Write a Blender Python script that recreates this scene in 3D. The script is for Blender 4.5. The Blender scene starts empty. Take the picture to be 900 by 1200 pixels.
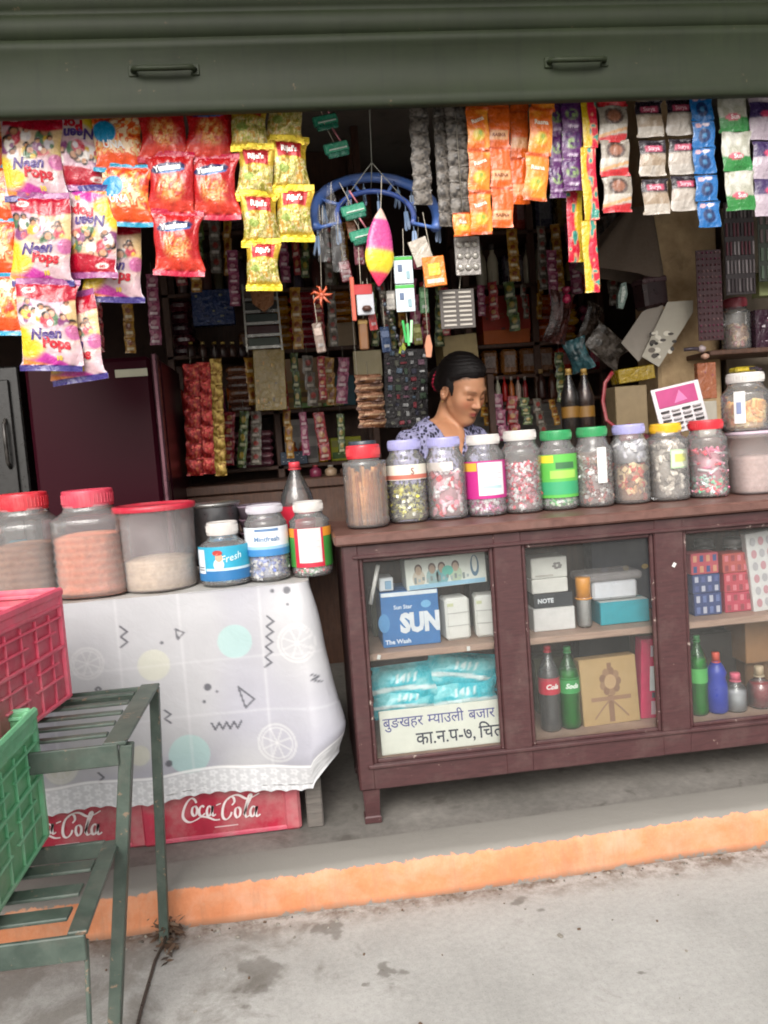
import bpy, bmesh, math, random
import numpy as np
from mathutils import Matrix, Vector, Euler

random.seed(7)
np.random.seed(7)
sc = bpy.context.scene
col = sc.collection
R = math.radians

# ------------------------------------------------------------------ camera
FOC, YAW, PITCH, ROLL, CAMH = 950.0, R(6), R(-4.8), R(4.2), 1.27
_f = np.array([math.sin(YAW) * math.cos(PITCH), math.cos(YAW) * math.cos(PITCH), math.sin(PITCH)])
_r0 = np.array([math.cos(YAW), -math.sin(YAW), 0.0])
_u0 = np.cross(_r0, _f)
_u = _u0 * math.cos(ROLL) + _r0 * math.sin(ROLL)
_r = _r0 * math.cos(ROLL) - _u0 * math.sin(ROLL)
cam_d = bpy.data.cameras.new('camera')
cam = bpy.data.objects.new('camera', cam_d)
col.objects.link(cam)
cam_d.sensor_fit = 'VERTICAL'
cam_d.sensor_height = 36.0
cam_d.lens = FOC / 1200.0 * 36.0
cam_d.clip_start = 0.05
cam_d.clip_end = 500
cam.matrix_world = Matrix(((_r[0], _u[0], -_f[0], 0), (_r[1], _u[1], -_f[1], 0), (_r[2], _u[2], -_f[2], CAMH), (0, 0, 0, 1)))
sc.camera = cam


def at(px, py, Y):
    """the point at depth Y that photo measurement (px, py) refers to"""
    d = _f + _r * (px - 450) / FOC - _u * (py - 600) / FOC
    return Vector(np.array([0, 0, CAMH]) + d * (Y / d[1]))


def atz(px, py, Z):
    d = _f + _r * (px - 450) / FOC - _u * (py - 600) / FOC
    return Vector(np.array([0, 0, CAMH]) + d * ((Z - CAMH) / d[2]))


def ppm(Y):
    return FOC / Y


# ------------------------------------------------------------------ light
SUN_EL, SUN_AZ = R(38), R(195)      # soft overcast sun, behind the camera
w = bpy.data.worlds.new('World')
sc.world = w
w.use_nodes = True
nt = w.node_tree
bg = nt.nodes['Background']
sky = nt.nodes.new('ShaderNodeTexSky')
sky.sky_type = 'NISHITA'
sky.sun_disc = False
sky.sun_elevation = SUN_EL
sky.sun_rotation = SUN_AZ
sky.air_density = 1.0
sky.dust_density = 6.0
sky.ozone_density = 0.6
hs = nt.nodes.new('ShaderNodeHueSaturation')
hs.inputs['Saturation'].default_value = 0.30
nt.links.new(sky.outputs[0], hs.inputs['Color'])
nt.links.new(hs.outputs[0], bg.inputs[0])
bg.inputs[1].default_value = 0.15
sun_d = bpy.data.lights.new('sun', 'SUN')
sun_d.energy = 1.2
sun_d.angle = R(40)
sun_d.color = (1.0, 0.95, 0.9)
sun = bpy.data.objects.new('sun', sun_d)
col.objects.link(sun)
# direction to the sun: Nishita rotation is measured from +Y towards +X
_sd = Vector((math.sin(SUN_AZ) * math.cos(SUN_EL), math.cos(SUN_AZ) * math.cos(SUN_EL), math.sin(SUN_EL)))
sun.rotation_euler = _sd.to_track_quat('Z', 'Y').to_euler()
sun.location = (0, -3, 8)
sc.view_settings.view_transform = 'Standard'
sc.view_settings.look = 'None'
sc.view_settings.gamma = 1
sc.view_settings.use_curve_mapping = False
sc.view_settings.exposure = 0.7
sc.cycles.use_denoising = True
sc.cycles.filter_width = 1.9
sc.cycles.max_bounces = 8
sc.cycles.diffuse_bounces = 5
sc.cycles.glossy_bounces = 3
sc.cycles.transmission_bounces = 4
sc.cycles.transparent_max_bounces = 24
sc.cycles.caustics_reflective = False
sc.cycles.caustics_refractive = False


# ------------------------------------------------------------------ colours
def lin(c):
    c = np.asarray(c, dtype=float)
    return np.where(c <= 0.04045, c / 12.92, ((c + 0.055) / 1.055) ** 2.4)


def h(s):
    """'#rrggbb' -> linear rgb tuple"""
    s = s.lstrip('#')
    return tuple(lin([int(s[i:i + 2], 16) / 255 for i in (0, 2, 4)]))


WHITE, BLACK = h('#d8d8d4'), h('#181414')


# ------------------------------------------------------------------ mesh builder
class MB:
    def __init__(self):
        self.v, self.f, self.c, self.m, self.s = [], [], [], [], []
        self.n = 0

    def add(self, V, F, c=(0.5, 0.5, 0.5), mat=0, smooth=False, M=None):
        V = np.asarray(V, dtype=float).reshape(-1, 3)
        if M is not None:
            A = np.array(M)
            V = V @ A[:3, :3].T + A[:3, 3]
        c = np.asarray(c, dtype=float)
        if c.ndim == 1:
            c = np.repeat(c[None, :], len(V), 0)
        self.v.append(V)
        self.c.append(c[:, :3])
        n = self.n
        for f in F:
            self.f.append([i + n for i in f])
        self.m += [mat] * len(F)
        self.s += [smooth] * len(F)
        self.n += len(V)
        return self

    def box(self, c, s, color=(0.5, 0.5, 0.5), bev=0.0, M=None, mat=0, fc=None):
        cx, cy, cz = c
        hx, hy, hz = [q / 2 for q in s]
        b = min(bev, hx * .9, hy * .9, hz * .9)
        fc = fc or {}
        ax = {'x': 0, 'y': 1, 'z': 2}
        H = [hx, hy, hz]
        I = [hx - b, hy - b, hz - b]
        C = np.array(c, dtype=float)

        def P(i, si, sj, sk, j, k):
            p = [0, 0, 0]
            p[i] = si * H[i]
            p[j] = sj * I[j]
            p[k] = sk * I[k]
            return C + p
        for nm, i in ax.items():
            j, k = [(1, 2), (2, 0), (0, 1)][i]
            for sg in (1, -1):
                q = [P(i, sg, a, d, j, k) for a, d in ((-1, -1), (1, -1), (1, 1), (-1, 1))]
                if sg < 0:
                    q.reverse()
                self.add(q, [[0, 1, 2, 3]], fc.get(('+' if sg > 0 else '-') + nm, color), mat, False, M)
        if b > 0:
            for i in range(3):
                j, k = [(1, 2), (2, 0), (0, 1)][i]
                for sj in (1, -1):
                    for sk in (1, -1):
                        q = [P(j, sj, sk, -1, k, i), P(j, sj, sk, 1, k, i), P(k, sk, 1, sj, i, j), P(k, sk, -1, sj, i, j)]
                        if sj * sk > 0:
                            q.reverse()
                        self.add(q, [[0, 1, 2, 3]], color, mat, False, M)
            for sx in (1, -1):
                for sy in (1, -1):
                    for sz in (1, -1):
                        q = [P(0, sx, sy, sz, 1, 2), P(1, sy, sz, sx, 2, 0), P(2, sz, sx, sy, 0, 1)]
                        if sx * sy * sz < 0:
                            q.reverse()
                        self.add(q, [[0, 1, 2]], color, mat, False, M)
        return self

    def lathe(self, prof, n=24, color=(0.5, 0.5, 0.5), M=None, mat=0, smooth=True, sq=0.0, cb=True, ct=True, ax=1.0, ay=1.0):
        """prof: [(r, z)] bottom to top; sq squares the section; color: one or one per profile point"""
        th = np.linspace(0, 2 * math.pi, n, endpoint=False)
        ca, sa = np.cos(th), np.sin(th)
        if sq > 0:
            p = 2 + sq * 4
            k = (np.abs(ca) ** p + np.abs(sa) ** p) ** (-1.0 / p)
            k = 1 + (k - 1) * 0.75
        else:
            k = np.ones(n)
        V, C = [], []
        cc = np.asarray(color, dtype=float)
        for i, (r, z) in enumerate(prof):
            V.append(np.stack([r * k * ca * ax, r * k * sa * ay, np.full(n, z)], 1))
            C.append(np.repeat((cc[i] if cc.ndim == 2 else cc)[None, :], n, 0))
        F = []
        for i in range(len(prof) - 1):
            for j in range(n):
                a, b = i * n + j, i * n + (j + 1) % n
                F.append([a, b, b + n, a + n])
        if cb:
            F.append(list(range(n - 1, -1, -1)))
        if ct:
            F.append([(len(prof) - 1) * n + j for j in range(n)])
        return self.add(np.concatenate(V), F, np.concatenate(C), mat, smooth, M)

    def tube(self, pts, r=0.01, n=6, color=(0.5, 0.5, 0.5), M=None, mat=0, smooth=True, flat=1.0, closed=False):
        pts = [Vector(p) for p in pts]
        m = len(pts)
        rs = r if hasattr(r, '__len__') else [r] * m
        V = []
        t0 = (pts[1] - pts[0]).normalized()
        up = Vector((0, 0, 1)) if abs(t0.z) < 0.9 else Vector((1, 0, 0))
        nrm = (up - t0 * up.dot(t0)).normalized()
        for i in range(m):
            if closed:
                t = (pts[(i + 1) % m] - pts[i - 1]).normalized()
            else:
                t = (pts[min(i + 1, m - 1)] - pts[max(i - 1, 0)])
                t = t.normalized() if t.length > 1e-9 else t0
            nrm = nrm - t * nrm.dot(t)
            nrm = nrm.normalized() if nrm.length > 1e-6 else t.orthogonal().normalized()
            bn = t.cross(nrm)
            for k in range(n):
                a = 2 * math.pi * (k + .5) / n
                V.append(pts[i] + nrm * (math.cos(a) * rs[i]) + bn * (math.sin(a) * rs[i] * flat))
        F = []
        for i in range(m if closed else m - 1):
            i2 = (i + 1) % m
            for k in range(n):
                k2 = (k + 1) % n
                F.append([i * n + k, i * n + k2, i2 * n + k2, i2 * n + k])
        if not closed:
            F.append(list(range(n - 1, -1, -1)))
            F.append([(m - 1) * n + k for k in range(n)])
        return self.add([tuple(v) for v in V], F, color, mat, smooth, M)

    def bar(self, a, b, w_, d_=None, color=(0.5, 0.5, 0.5), mat=0, up=(0, 0, 1), bev=0.0):
        """a square bar from a to b"""
        a, b = Vector(a), Vector(b)
        d_ = d_ or w_
        z = (b - a).normalized()
        u_ = Vector(up)
        if abs(z.dot(u_)) > 0.95:
            u_ = Vector((0, 1, 0))
        x = u_.cross(z).normalized()
        y = z.cross(x)
        M = Matrix(((x.x, y.x, z.x, 0), (x.y, y.y, z.y, 0), (x.z, y.z, z.z, 0), (0, 0, 0, 1)))
        M.translation = (a + b) / 2
        return self.box((0, 0, 0), (w_, d_, (b - a).length), color, bev, M, mat)

    def grid(self, P, C=None, mat=0, smooth=True, M=None, flip=False):
        nu, nv = P.shape[:2]
        F = []
        for i in range(nu - 1):
            for j in range(nv - 1):
                q = [i * nv + j, (i + 1) * nv + j, (i + 1) * nv + j + 1, i * nv + j + 1]
                F.append(q[::-1] if flip else q)
        C = (0.5, 0.5, 0.5) if C is None else C
        C = np.asarray(C)
        return self.add(P.reshape(-1, 3), F, C.reshape(-1, 3) if C.ndim == 3 else C, mat, smooth, M)

    def prism(self, poly, th, color=(0.5, 0.5, 0.5), M=None, mat=0, side=None):
        """2D outline in local XZ, thickness along local Y (front face at -th/2)"""
        n = len(poly)
        A = [(x, -th / 2, z) for x, z in poly]
        B = [(x, th / 2, z) for x, z in poly]
        self.add(A, [list(range(n))], color, mat, False, M)
        self.add(B, [list(range(n - 1, -1, -1))], color, mat, False, M)
        for i in range(n):
            j = (i + 1) % n
            self.add([A[i], B[i], B[j], A[j]], [[0, 1, 2, 3]], side or color, mat, False, M)
        return self

    def build(self, name, mats, parent=None, label=None, kind=None, loc=None, rot=None):
        me = bpy.data.meshes.new(name)
        V = np.concatenate(self.v) if self.v else np.zeros((0, 3))
        me.from_pydata(V.tolist(), [], self.f)
        if not isinstance(mats, (list, tuple)):
            mats = [mats]
        for m_ in mats:
            me.materials.append(m_)
        me.polygons.foreach_set('material_index', np.array(self.m, dtype=np.int32))
        me.polygons.foreach_set('use_smooth', np.array(self.s, dtype=bool))
        at_ = me.color_attributes.new('Col', 'FLOAT_COLOR', 'POINT')
        C = np.concatenate(self.c)
        at_.data.foreach_set('color', np.concatenate([C, np.ones((len(C), 1))], 1).astype(np.float32).ravel())
        me.update()
        o = bpy.data.objects.new(name, me)
        col.objects.link(o)
        if parent is not None:
            o.parent = parent
        if label:
            o['label'] = label
        if kind:
            o['kind'] = kind
        if loc is not None:
            o.location = loc
        if rot is not None:
            o.rotation_euler = rot
        return o


def thing(name, label, cat, loc=(0, 0, 0), rot=(0, 0, 0), group=None):
    o = bpy.data.objects.new(name, None)
    o.empty_display_size = 0.05
    col.objects.link(o)
    o.location = loc
    o.rotation_euler = rot
    o['label'] = label
    o['category'] = cat
    if group:
        o['group'] = group
    return o


def tag(o, label, cat, group=None):
    o['label'] = label
    o['category'] = cat
    if group:
        o['group'] = group
    return o


def dup(root, label, loc=None, rot=None, group=None):
    """a copy of a thing with copies of its parts and sub-parts (mesh data shared)"""
    r = root.copy()
    col.objects.link(r)
    r['label'] = label
    if group:
        r['group'] = group
    if loc is not None:
        r.location = loc
    if rot is not None:
        r.rotation_euler = rot
    for ch in list(root.children):
        c_ = ch.copy()
        col.objects.link(c_)
        c_.parent = r
        for g in list(ch.children):
            d_ = g.copy()
            col.objects.link(d_)
            d_.parent = c_
    return r


# ------------------------------------------------------------------ lettering
_tx = {}


def glyphs(s, bold=0.0, shear=0.0, space=1.0, cut=None):
    """the outline faces of a word, height 1: (Nx2 points, faces, width)"""
    key = (s, bold, shear, space, cut)
    if key not in _tx:
        c = bpy.data.curves.new('word', 'FONT')
        c.body = s
        c.size = 1
        c.resolution_u = 2
        c.offset = bold
        c.shear = shear
        c.space_character = space
        o = bpy.data.objects.new('word', c)
        col.objects.link(o)
        dg = bpy.context.evaluated_depsgraph_get()
        m = bpy.data.meshes.new_from_object(o.evaluated_get(dg))
        if cut:
            b = bmesh.new()
            b.from_mesh(m)
            bmesh.ops.bisect_plane(b, geom=b.verts[:] + b.edges[:] + b.faces[:], plane_co=(cut, 0, 0), plane_no=(1, 0, 0), clear_outer=True)
            b.to_mesh(m)
            b.free()
        P = np.array([(v.co.x, v.co.y) for v in m.vertices])
        F = [list(p.vertices) for p in m.polygons]
        bpy.data.objects.remove(o)
        bpy.data.meshes.remove(m)
        bpy.data.curves.remove(c)
        _tx[key] = (P, F, P[:, 0].max())
    return _tx[key]


def put_text(mb, s, fn, size, center=(0, 0), color=BLACK, bold=0.0, shear=0.0, mat=0, angle=0.0, sx=1.0, cut=None, align='c', arc=0.0):
    """lay a word on a surface: fn maps Nx2 surface metres to Nx3 points"""
    P, F, wd = glyphs(s, bold, shear, 1.0, cut)
    Q = P * size
    Q[:, 0] *= sx
    if align == 'c':
        Q[:, 0] -= wd * size * sx / 2
    Q[:, 1] -= 0.33 * size
    if arc:
        Q[:, 1] += arc * Q[:, 0] ** 2
    ca, sa = math.cos(angle), math.sin(angle)
    Q = np.stack([Q[:, 0] * ca - Q[:, 1] * sa + center[0], Q[:, 0] * sa + Q[:, 1] * ca + center[1]], 1)
    mb.add(fn(Q), F, color, mat, False)
    return wd * size * sx


def ribbon(mb, pts, wfun, fn, color, mat=0, steps=6):
    """a brush stroke through pts (2D, smoothed) laid on a surface by fn"""
    p = np.array(pts, dtype=float)
    q = []
    n = len(p)
    for i in range(n - 1):
        p0, p1, p2, p3 = p[max(i - 1, 0)], p[i], p[i + 1], p[min(i + 2, n - 1)]
        for t in np.linspace(0, 1, steps, endpoint=False):
            q.append(0.5 * ((2 * p1) + (-p0 + p2) * t + (2 * p0 - 5 * p1 + 4 * p2 - p3) * t * t + (-p0 + 3 * p1 - 3 * p2 + p3) * t ** 3))
    q.append(p[-1])
    q = np.array(q)
    t = np.gradient(q, axis=0)
    t /= np.maximum(np.linalg.norm(t, axis=1, keepdims=True), 1e-9)
    nrm = np.stack([-t[:, 1], t[:, 0]], 1)
    s = np.linspace(0, 1, len(q))
    wd = np.array([wfun(si, ti) for si, ti in zip(s, t)])[:, None] / 2
    L, Rr = q + nrm * wd, q - nrm * wd
    P = np.stack([fn(L), fn(Rr)], 1)
    mb.grid(P, np.asarray(color, dtype=float), mat, False)


# ------------------------------------------------------------------ 2D painting of printed patterns
def vnoise(x, y, seed=0):
    rs = np.random.RandomState(seed)
    T = rs.rand(64, 64)
    xi, yi = np.floor(x).astype(int), np.floor(y).astype(int)
    fx, fy = x - xi, y - yi
    fx, fy = fx * fx * (3 - 2 * fx), fy * fy * (3 - 2 * fy)
    g = lambda a, b: T[a % 64, b % 64]
    return (g(xi, yi) * (1 - fx) + g(xi + 1, yi) * fx) * (1 - fy) + (g(xi, yi + 1) * (1 - fx) + g(xi + 1, yi + 1) * fx) * fy


def mixc(C, c, a):
    a = np.clip(a, 0, 1)[..., None]
    return C * (1 - a) + np.asarray(c) * a


def sstep(a, b, x):
    t = np.clip((x - a) / (b - a), 0, 1)
    return t * t * (3 - 2 * t)


def seg_dist(X, Y, pts):
    d = np.full(X.shape, 1e9)
    for (x0, y0), (x1, y1) in zip(pts[:-1], pts[1:]):
        dx, dy = x1 - x0, y1 - y0
        L = dx * dx + dy * dy + 1e-12
        t = np.clip(((X - x0) * dx + (Y - y0) * dy) / L, 0, 1)
        d = np.minimum(d, np.hypot(X - x0 - t * dx, Y - y0 - t * dy))
    return d


# ------------------------------------------------------------------ materials
def newmat(name):
    m = bpy.data.materials.new(name)
    m.use_nodes = True
    n = m.node_tree
    return m, n, n.nodes['Principled BSDF'], n.nodes['Material Output']


def node(n, t, **kw):
    x = n.nodes.new(t)
    for k, v in kw.items():
        if k in x.inputs:
            x.inputs[k].default_value = v
        else:
            setattr(x, k, v)
    return x


def mixrgb(n, fac, a, b, mode='MIX'):
    x = n.nodes.new('ShaderNodeMix')
    x.data_type = 'RGBA'
    x.blend_type = mode
    for i, v in ((0, fac), (6, a), (7, b)):
        if hasattr(v, 'is_linked') or isinstance(v, bpy.types.NodeSocket):
            n.links.new(v, x.inputs[i])
        elif i == 0:
            x.inputs[0].default_value = v
        else:
            x.inputs[i].default_value = (*v[:3], 1)
    return x.outputs[2]


def ramp(n, src, stops, interp='LINEAR'):
    x = n.nodes.new('ShaderNodeValToRGB')
    x.color_ramp.interpolation = interp
    el = x.color_ramp.elements
    while len(el) < len(stops):
        el.new(0.5)
    for e, (p, c_) in zip(el, stops):
        e.position = p
        e.color = (*c_, 1) if len(c_) == 3 else c_
    n.links.new(src, x.inputs[0])
    return x.outputs[0]


def noise(n, scale, detail=4, rough=0.6, coord=None, dist=0.0):
    x = n.nodes.new('ShaderNodeTexNoise')
    x.inputs['Scale'].default_value = scale
    x.inputs['Detail'].default_value = detail
    x.inputs['Roughness'].default_value = rough
    x.inputs['Distortion'].default_value = dist
    if coord is not None:
        n.links.new(coord, x.inputs['Vector'])
    return x.outputs[0]


def coords(n, kind='Object', scale=None):
    t = n.nodes.new('ShaderNodeTexCoord')
    if scale is None:
        return t.outputs[kind]
    mp = n.nodes.new('ShaderNodeMapping')
    mp.inputs['Scale'].default_value = scale
    n.links.new(t.outputs[kind], mp.inputs['Vector'])
    return mp.outputs[0]


def bump(n, bsdf, hsock, strength=0.3, dist=0.002):
    b = n.nodes.new('ShaderNodeBump')
    b.inputs['Strength'].default_value = strength
    b.inputs['Distance'].default_value = dist
    n.links.new(hsock, b.inputs['Height'])
    n.links.new(b.outputs[0], bsdf.inputs['Normal'])


GREY3 = lambda v: (v, v, v)


def printed(name, rough=0.4, var=0.18, nscale=30, bstr=0.0, bscale=40, bdist=0.004, metallic=0.0, spec=0.5, coat=0.0, dust=0.0, sss=0):
    """anything coloured by print or dye: the colour attribute, broken up by grime and handling marks"""
    m, n, b, o = newmat(name)
    a = n.nodes.new('ShaderNodeAttribute')
    a.attribute_name = 'Col'
    co = coords(n)
    f = noise(n, nscale, 5, 0.65, co)
    g = ramp(n, f, [(0.3, GREY3(1 - var)), (0.7, GREY3(1.0))])
    c = mixrgb(n, 1.0, a.outputs['Color'], g, 'MULTIPLY')
    if dust:
        d = ramp(n, noise(n, nscale * 0.4, 6, 0.7, co), [(0.45, GREY3(0)), (0.75, GREY3(dust))])
        c = mixrgb(n, d, c, (0.42, 0.38, 0.34))
    n.links.new(c, b.inputs['Base Color'])
    rr = ramp(n, noise(n, nscale * 1.7, 3, 0.6, co), [(0.3, GREY3(max(0.03, rough - 0.12))), (0.7, GREY3(min(1, rough + 0.15)))])
    n.links.new(rr, b.inputs['Roughness'])
    b.inputs['Metallic'].default_value = metallic
    b.inputs['Specular IOR Level'].default_value = spec
    b.inputs['Coat Weight'].default_value = coat
    b.inputs['Coat Roughness'].default_value = 0.12
    if bstr:
        bump(n, b, noise(n, bscale, 3, 0.55, co, 0.6), bstr, bdist)
    return m


M_FILM = printed('plastic_film', 0.25, 0.12, 40, 0.85, 34, 0.008, spec=0.5, coat=0.15)
M_BUBBLE = printed('dull_bubble_film', 0.45, 0.3, 60, 0.5, 60, 0.005)
M_FOIL = printed('foil_film', 0.3, 0.15, 40, 0.6, 60, 0.006, metallic=0.35)
M_CARD = printed('card', 0.55, 0.18, 25, 0.1, 30, 0.002)
M_PAPER = printed('paper', 0.7, 0.12, 18, 0.15, 20, 0.003)
M_PLASTIC = printed('moulded_plastic', 0.35, 0.15, 25, 0.12, 60, 0.001, dust=0.25)
M_LID = printed('lid_plastic', 0.38, 0.15, 30, 0.1, 60, 0.001, dust=0.2)
M_CANDY = printed('candy_wrapper', 0.3, 0.15, 60, 0.3, 120, 0.002)
M_CRATE = printed('crate_plastic', 0.5, 0.3, 14, 0.15, 50, 0.002, dust=0.45)
M_METAL = printed('dull_metal', 0.35, 0.2, 30, 0.1, 60, 0.001, metallic=0.8)
M_STEM = printed('painted_goods', 0.35, 0.2, 30, 0.15, 50, 0.002)
M_THREAD = printed('thread', 0.8, 0.1, 50)


def clear_mat(name, tint=(0.93, 0.94, 0.94), milk=0.07, rough=0.08, fres=0.35, milkc=(0.8, 0.8, 0.8), bstr=0.25, bscale=35):
    """thin clear plastic or glass: see-through, mirror-like at a slant, a little hazy"""
    m, n, b, o = newmat(name)
    n.nodes.remove(b)
    tr = node(n, 'ShaderNodeBsdfTransparent')
    tr.inputs[0].default_value = (*tint, 1)
    gl = node(n, 'ShaderNodeBsdfGlossy')
    gl.inputs['Roughness'].default_value = rough
    gl.inputs[0].default_value = (0.9, 0.9, 0.9, 1)
    df = node(n, 'ShaderNodeBsdfDiffuse')
    df.inputs[0].default_value = (*milkc, 1)
    co = coords(n)
    bm = n.nodes.new('ShaderNodeBump')
    bm.inputs['Strength'].default_value = bstr
    bm.inputs['Distance'].default_value = 0.004
    n.links.new(noise(n, bscale, 3, 0.5, co, 0.5), bm.inputs['Height'])
    n.links.new(bm.outputs[0], gl.inputs['Normal'])
    lw = node(n, 'ShaderNodeFresnel')
    lw.inputs['IOR'].default_value = 1.45
    n.links.new(bm.outputs[0], lw.inputs['Normal'])
    sc_ = n.nodes.new('ShaderNodeMath')
    sc_.operation = 'MULTIPLY'
    sc_.inputs[1].default_value = fres
    n.links.new(lw.outputs[0], sc_.inputs[0])
    dm = n.nodes.new('ShaderNodeMath')
    dm.operation = 'MULTIPLY'
    dm.inputs[1].default_value = milk * 2
    n.links.new(ramp(n, noise(n, 9, 3, 0.5, co), [(0.3, GREY3(.4)), (0.7, GREY3(.6))]), dm.inputs[0])
    m1 = node(n, 'ShaderNodeMixShader')
    n.links.new(dm.outputs[0], m1.inputs[0])
    n.links.new(tr.outputs[0], m1.inputs[1])
    n.links.new(df.outputs[0], m1.inputs[2])
    m2 = node(n, 'ShaderNodeMixShader')
    n.links.new(sc_.outputs[0], m2.inputs[0])
    n.links.new(m1.outputs[0], m2.inputs[1])
    n.links.new(gl.outputs[0], m2.inputs[2])
    n.links.new(m2.outputs[0], o.inputs[0])
    return m


M_JAR = clear_mat('clear_jar_plastic', tint=(0.98, 0.98, 0.98), milk=0.12, rough=0.04, fres=1.1, milkc=(.92, .91, .90), bstr=0.6, bscale=28)
M_TUB = clear_mat('cloudy_tub_plastic', tint=(0.94, 0.92, 0.91), milk=0.22, rough=0.25, fres=0.6, milkc=(0.75, 0.70, 0.70))
M_PET = clear_mat('bottle_plastic', milk=0.05, rough=0.06, fres=1.6)
M_GREENPET = clear_mat('green_bottle_plastic', tint=(0.25, 0.75, 0.3), milk=0.06, rough=0.06, fres=1.2, milkc=(0.1, 0.5, 0.15))
M_GLASS = clear_mat('cabinet_glass', tint=(0.94, 0.95, 0.95), milk=0.02, rough=0.03, fres=0.45, milkc=(0.75, 0.75, 0.72), bstr=0.03, bscale=4)
M_AMBER = clear_mat('dark_bottle_glass', tint=(0.45, 0.25, 0.05), milk=0.01, rough=0.04, fres=1.0)
M_CELLO = clear_mat('cellophane', tint=(.985, .985, .985), milk=0.03, rough=0.15, fres=0.35, bstr=0.6, bscale=50)
# ================================================================== the setting
ZF = 0.12            # shop floor above the street
KY = 2.155           # kerb face


def mat_ground():
    m, n, b, o = newmat('street_concrete')
    co = coords(n)
    big = ramp(n, noise(n, 2.2, 8, 0.62, co), [(0.3, h('#959490')), (0.55, h('#a6a5a1')), (0.75, h('#b0afab'))])
    fine = ramp(n, noise(n, 60, 6, 0.75, co), [(0.3, GREY3(0.82)), (0.6, GREY3(1.0))])
    c = mixrgb(n, 1.0, big, fine, 'MULTIPLY')
    grit = ramp(n, noise(n, 260, 2, 0.5, co), [(0.32, GREY3(0.82)), (0.42, GREY3(1))])
    c = mixrgb(n, 1.0, c, grit, 'MULTIPLY')
    # damp dirt: denser to the left of the shop
    sx = n.nodes.new('ShaderNodeSeparateXYZ')
    n.links.new(co, sx.inputs[0])
    lf = n.nodes.new('ShaderNodeMapRange')
    n.links.new(sx.outputs[0], lf.inputs[0])
    lf.inputs[1].default_value, lf.inputs[2].default_value = 0.25, -0.55
    lf.inputs[3].default_value, lf.inputs[4].default_value = 0.0, 0.21
    ad = n.nodes.new('ShaderNodeMath')
    ad.operation = 'ADD'
    n.links.new(noise(n, 6.5, 7, 0.7, co, 0.4), ad.inputs[0])
    n.links.new(lf.outputs[0], ad.inputs[1])
    st = ramp(n, ad.outputs[0], [(0.62, GREY3(0)), (0.76, GREY3(0.6))])
    c = mixrgb(n, st, c, h('#6a655e'))
    # a few wet spots of their own shape
    wob = n.nodes.new('ShaderNodeMixRGB')
    wob.blend_type = 'LINEAR_LIGHT'
    wob.inputs[0].default_value = 0.10
    n.links.new(co, wob.inputs[1])
    nz = n.nodes.new('ShaderNodeTexNoise')
    nz.inputs['Scale'].default_value = 14
    nz.inputs['Detail'].default_value = 4
    n.links.new(co, nz.inputs['Vector'])
    n.links.new(nz.outputs['Color'], wob.inputs[2])
    for px, py, rr in ((388, 1090, 0.03), (612, 1058, 0.028), (312, 1140, 0.05), (300, 1165, 0.03), (455, 1140, 0.022), (750, 1140, 0.014), (445, 1150, 0.015)):
        p = atz(px, py, 0)
        v = n.nodes.new('ShaderNodeVectorMath')
        v.operation = 'DISTANCE'
        n.links.new(wob.outputs[0], v.inputs[0])
        v.inputs[1].default_value = p
        s_ = ramp(n, v.outputs['Value'], [(0.0, GREY3(0.7)), (rr, GREY3(0.6)), (rr * 1.5, GREY3(0))])
        c = mixrgb(n, s_, c, h('#57524b'))
    # the dirt line at the foot of the kerb
    ky = n.nodes.new('ShaderNodeMapRange')
    n.links.new(sx.outputs[1], ky.inputs[0])
    ky.inputs[1].default_value, ky.inputs[2].default_value = KY - 0.10, KY
    am = n.nodes.new('ShaderNodeMath')
    am.operation = 'MULTIPLY'
    n.links.new(ky.outputs[0], am.inputs[0])
    n.links.new(ramp(n, noise(n, 18, 5, 0.7, co), [(0.42, GREY3(0)), (0.62, GREY3(1))]), am.inputs[1])
    c = mixrgb(n, am.outputs[0], c, h('#5a4a3c'))
    n.links.new(c, b.inputs['Base Color'])
    b.inputs['Roughness'].default_value = 0.85
    bump(n, b, noise(n, 70, 6, 0.7, co), 0.3, 0.005)
    return m


def mat_floor():
    m, n, b, o = newmat('worn_floor_concrete')
    co = coords(n)
    a = ramp(n, noise(n, 3, 8, 0.65, co), [(0.3, h('#5d5a55')), (0.7, h('#84807a'))])
    f = ramp(n, noise(n, 40, 6, 0.75, co), [(0.3, GREY3(0.7)), (0.65, GREY3(1))])
    c = mixrgb(n, 1, a, f, 'MULTIPLY')
    s_ = ramp(n, noise(n, 9, 5, 0.6, co, 0.5), [(0.60, GREY3(0)), (0.68, GREY3(0.6))])
    c = mixrgb(n, s_, c, h('#4a4540'))
    n.links.new(c, b.inputs['Base Color'])
    b.inputs['Roughness'].default_value = 0.7
    bump(n, b, noise(n, 50, 5, 0.65, co), 0.3, 0.003)
    return m


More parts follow.
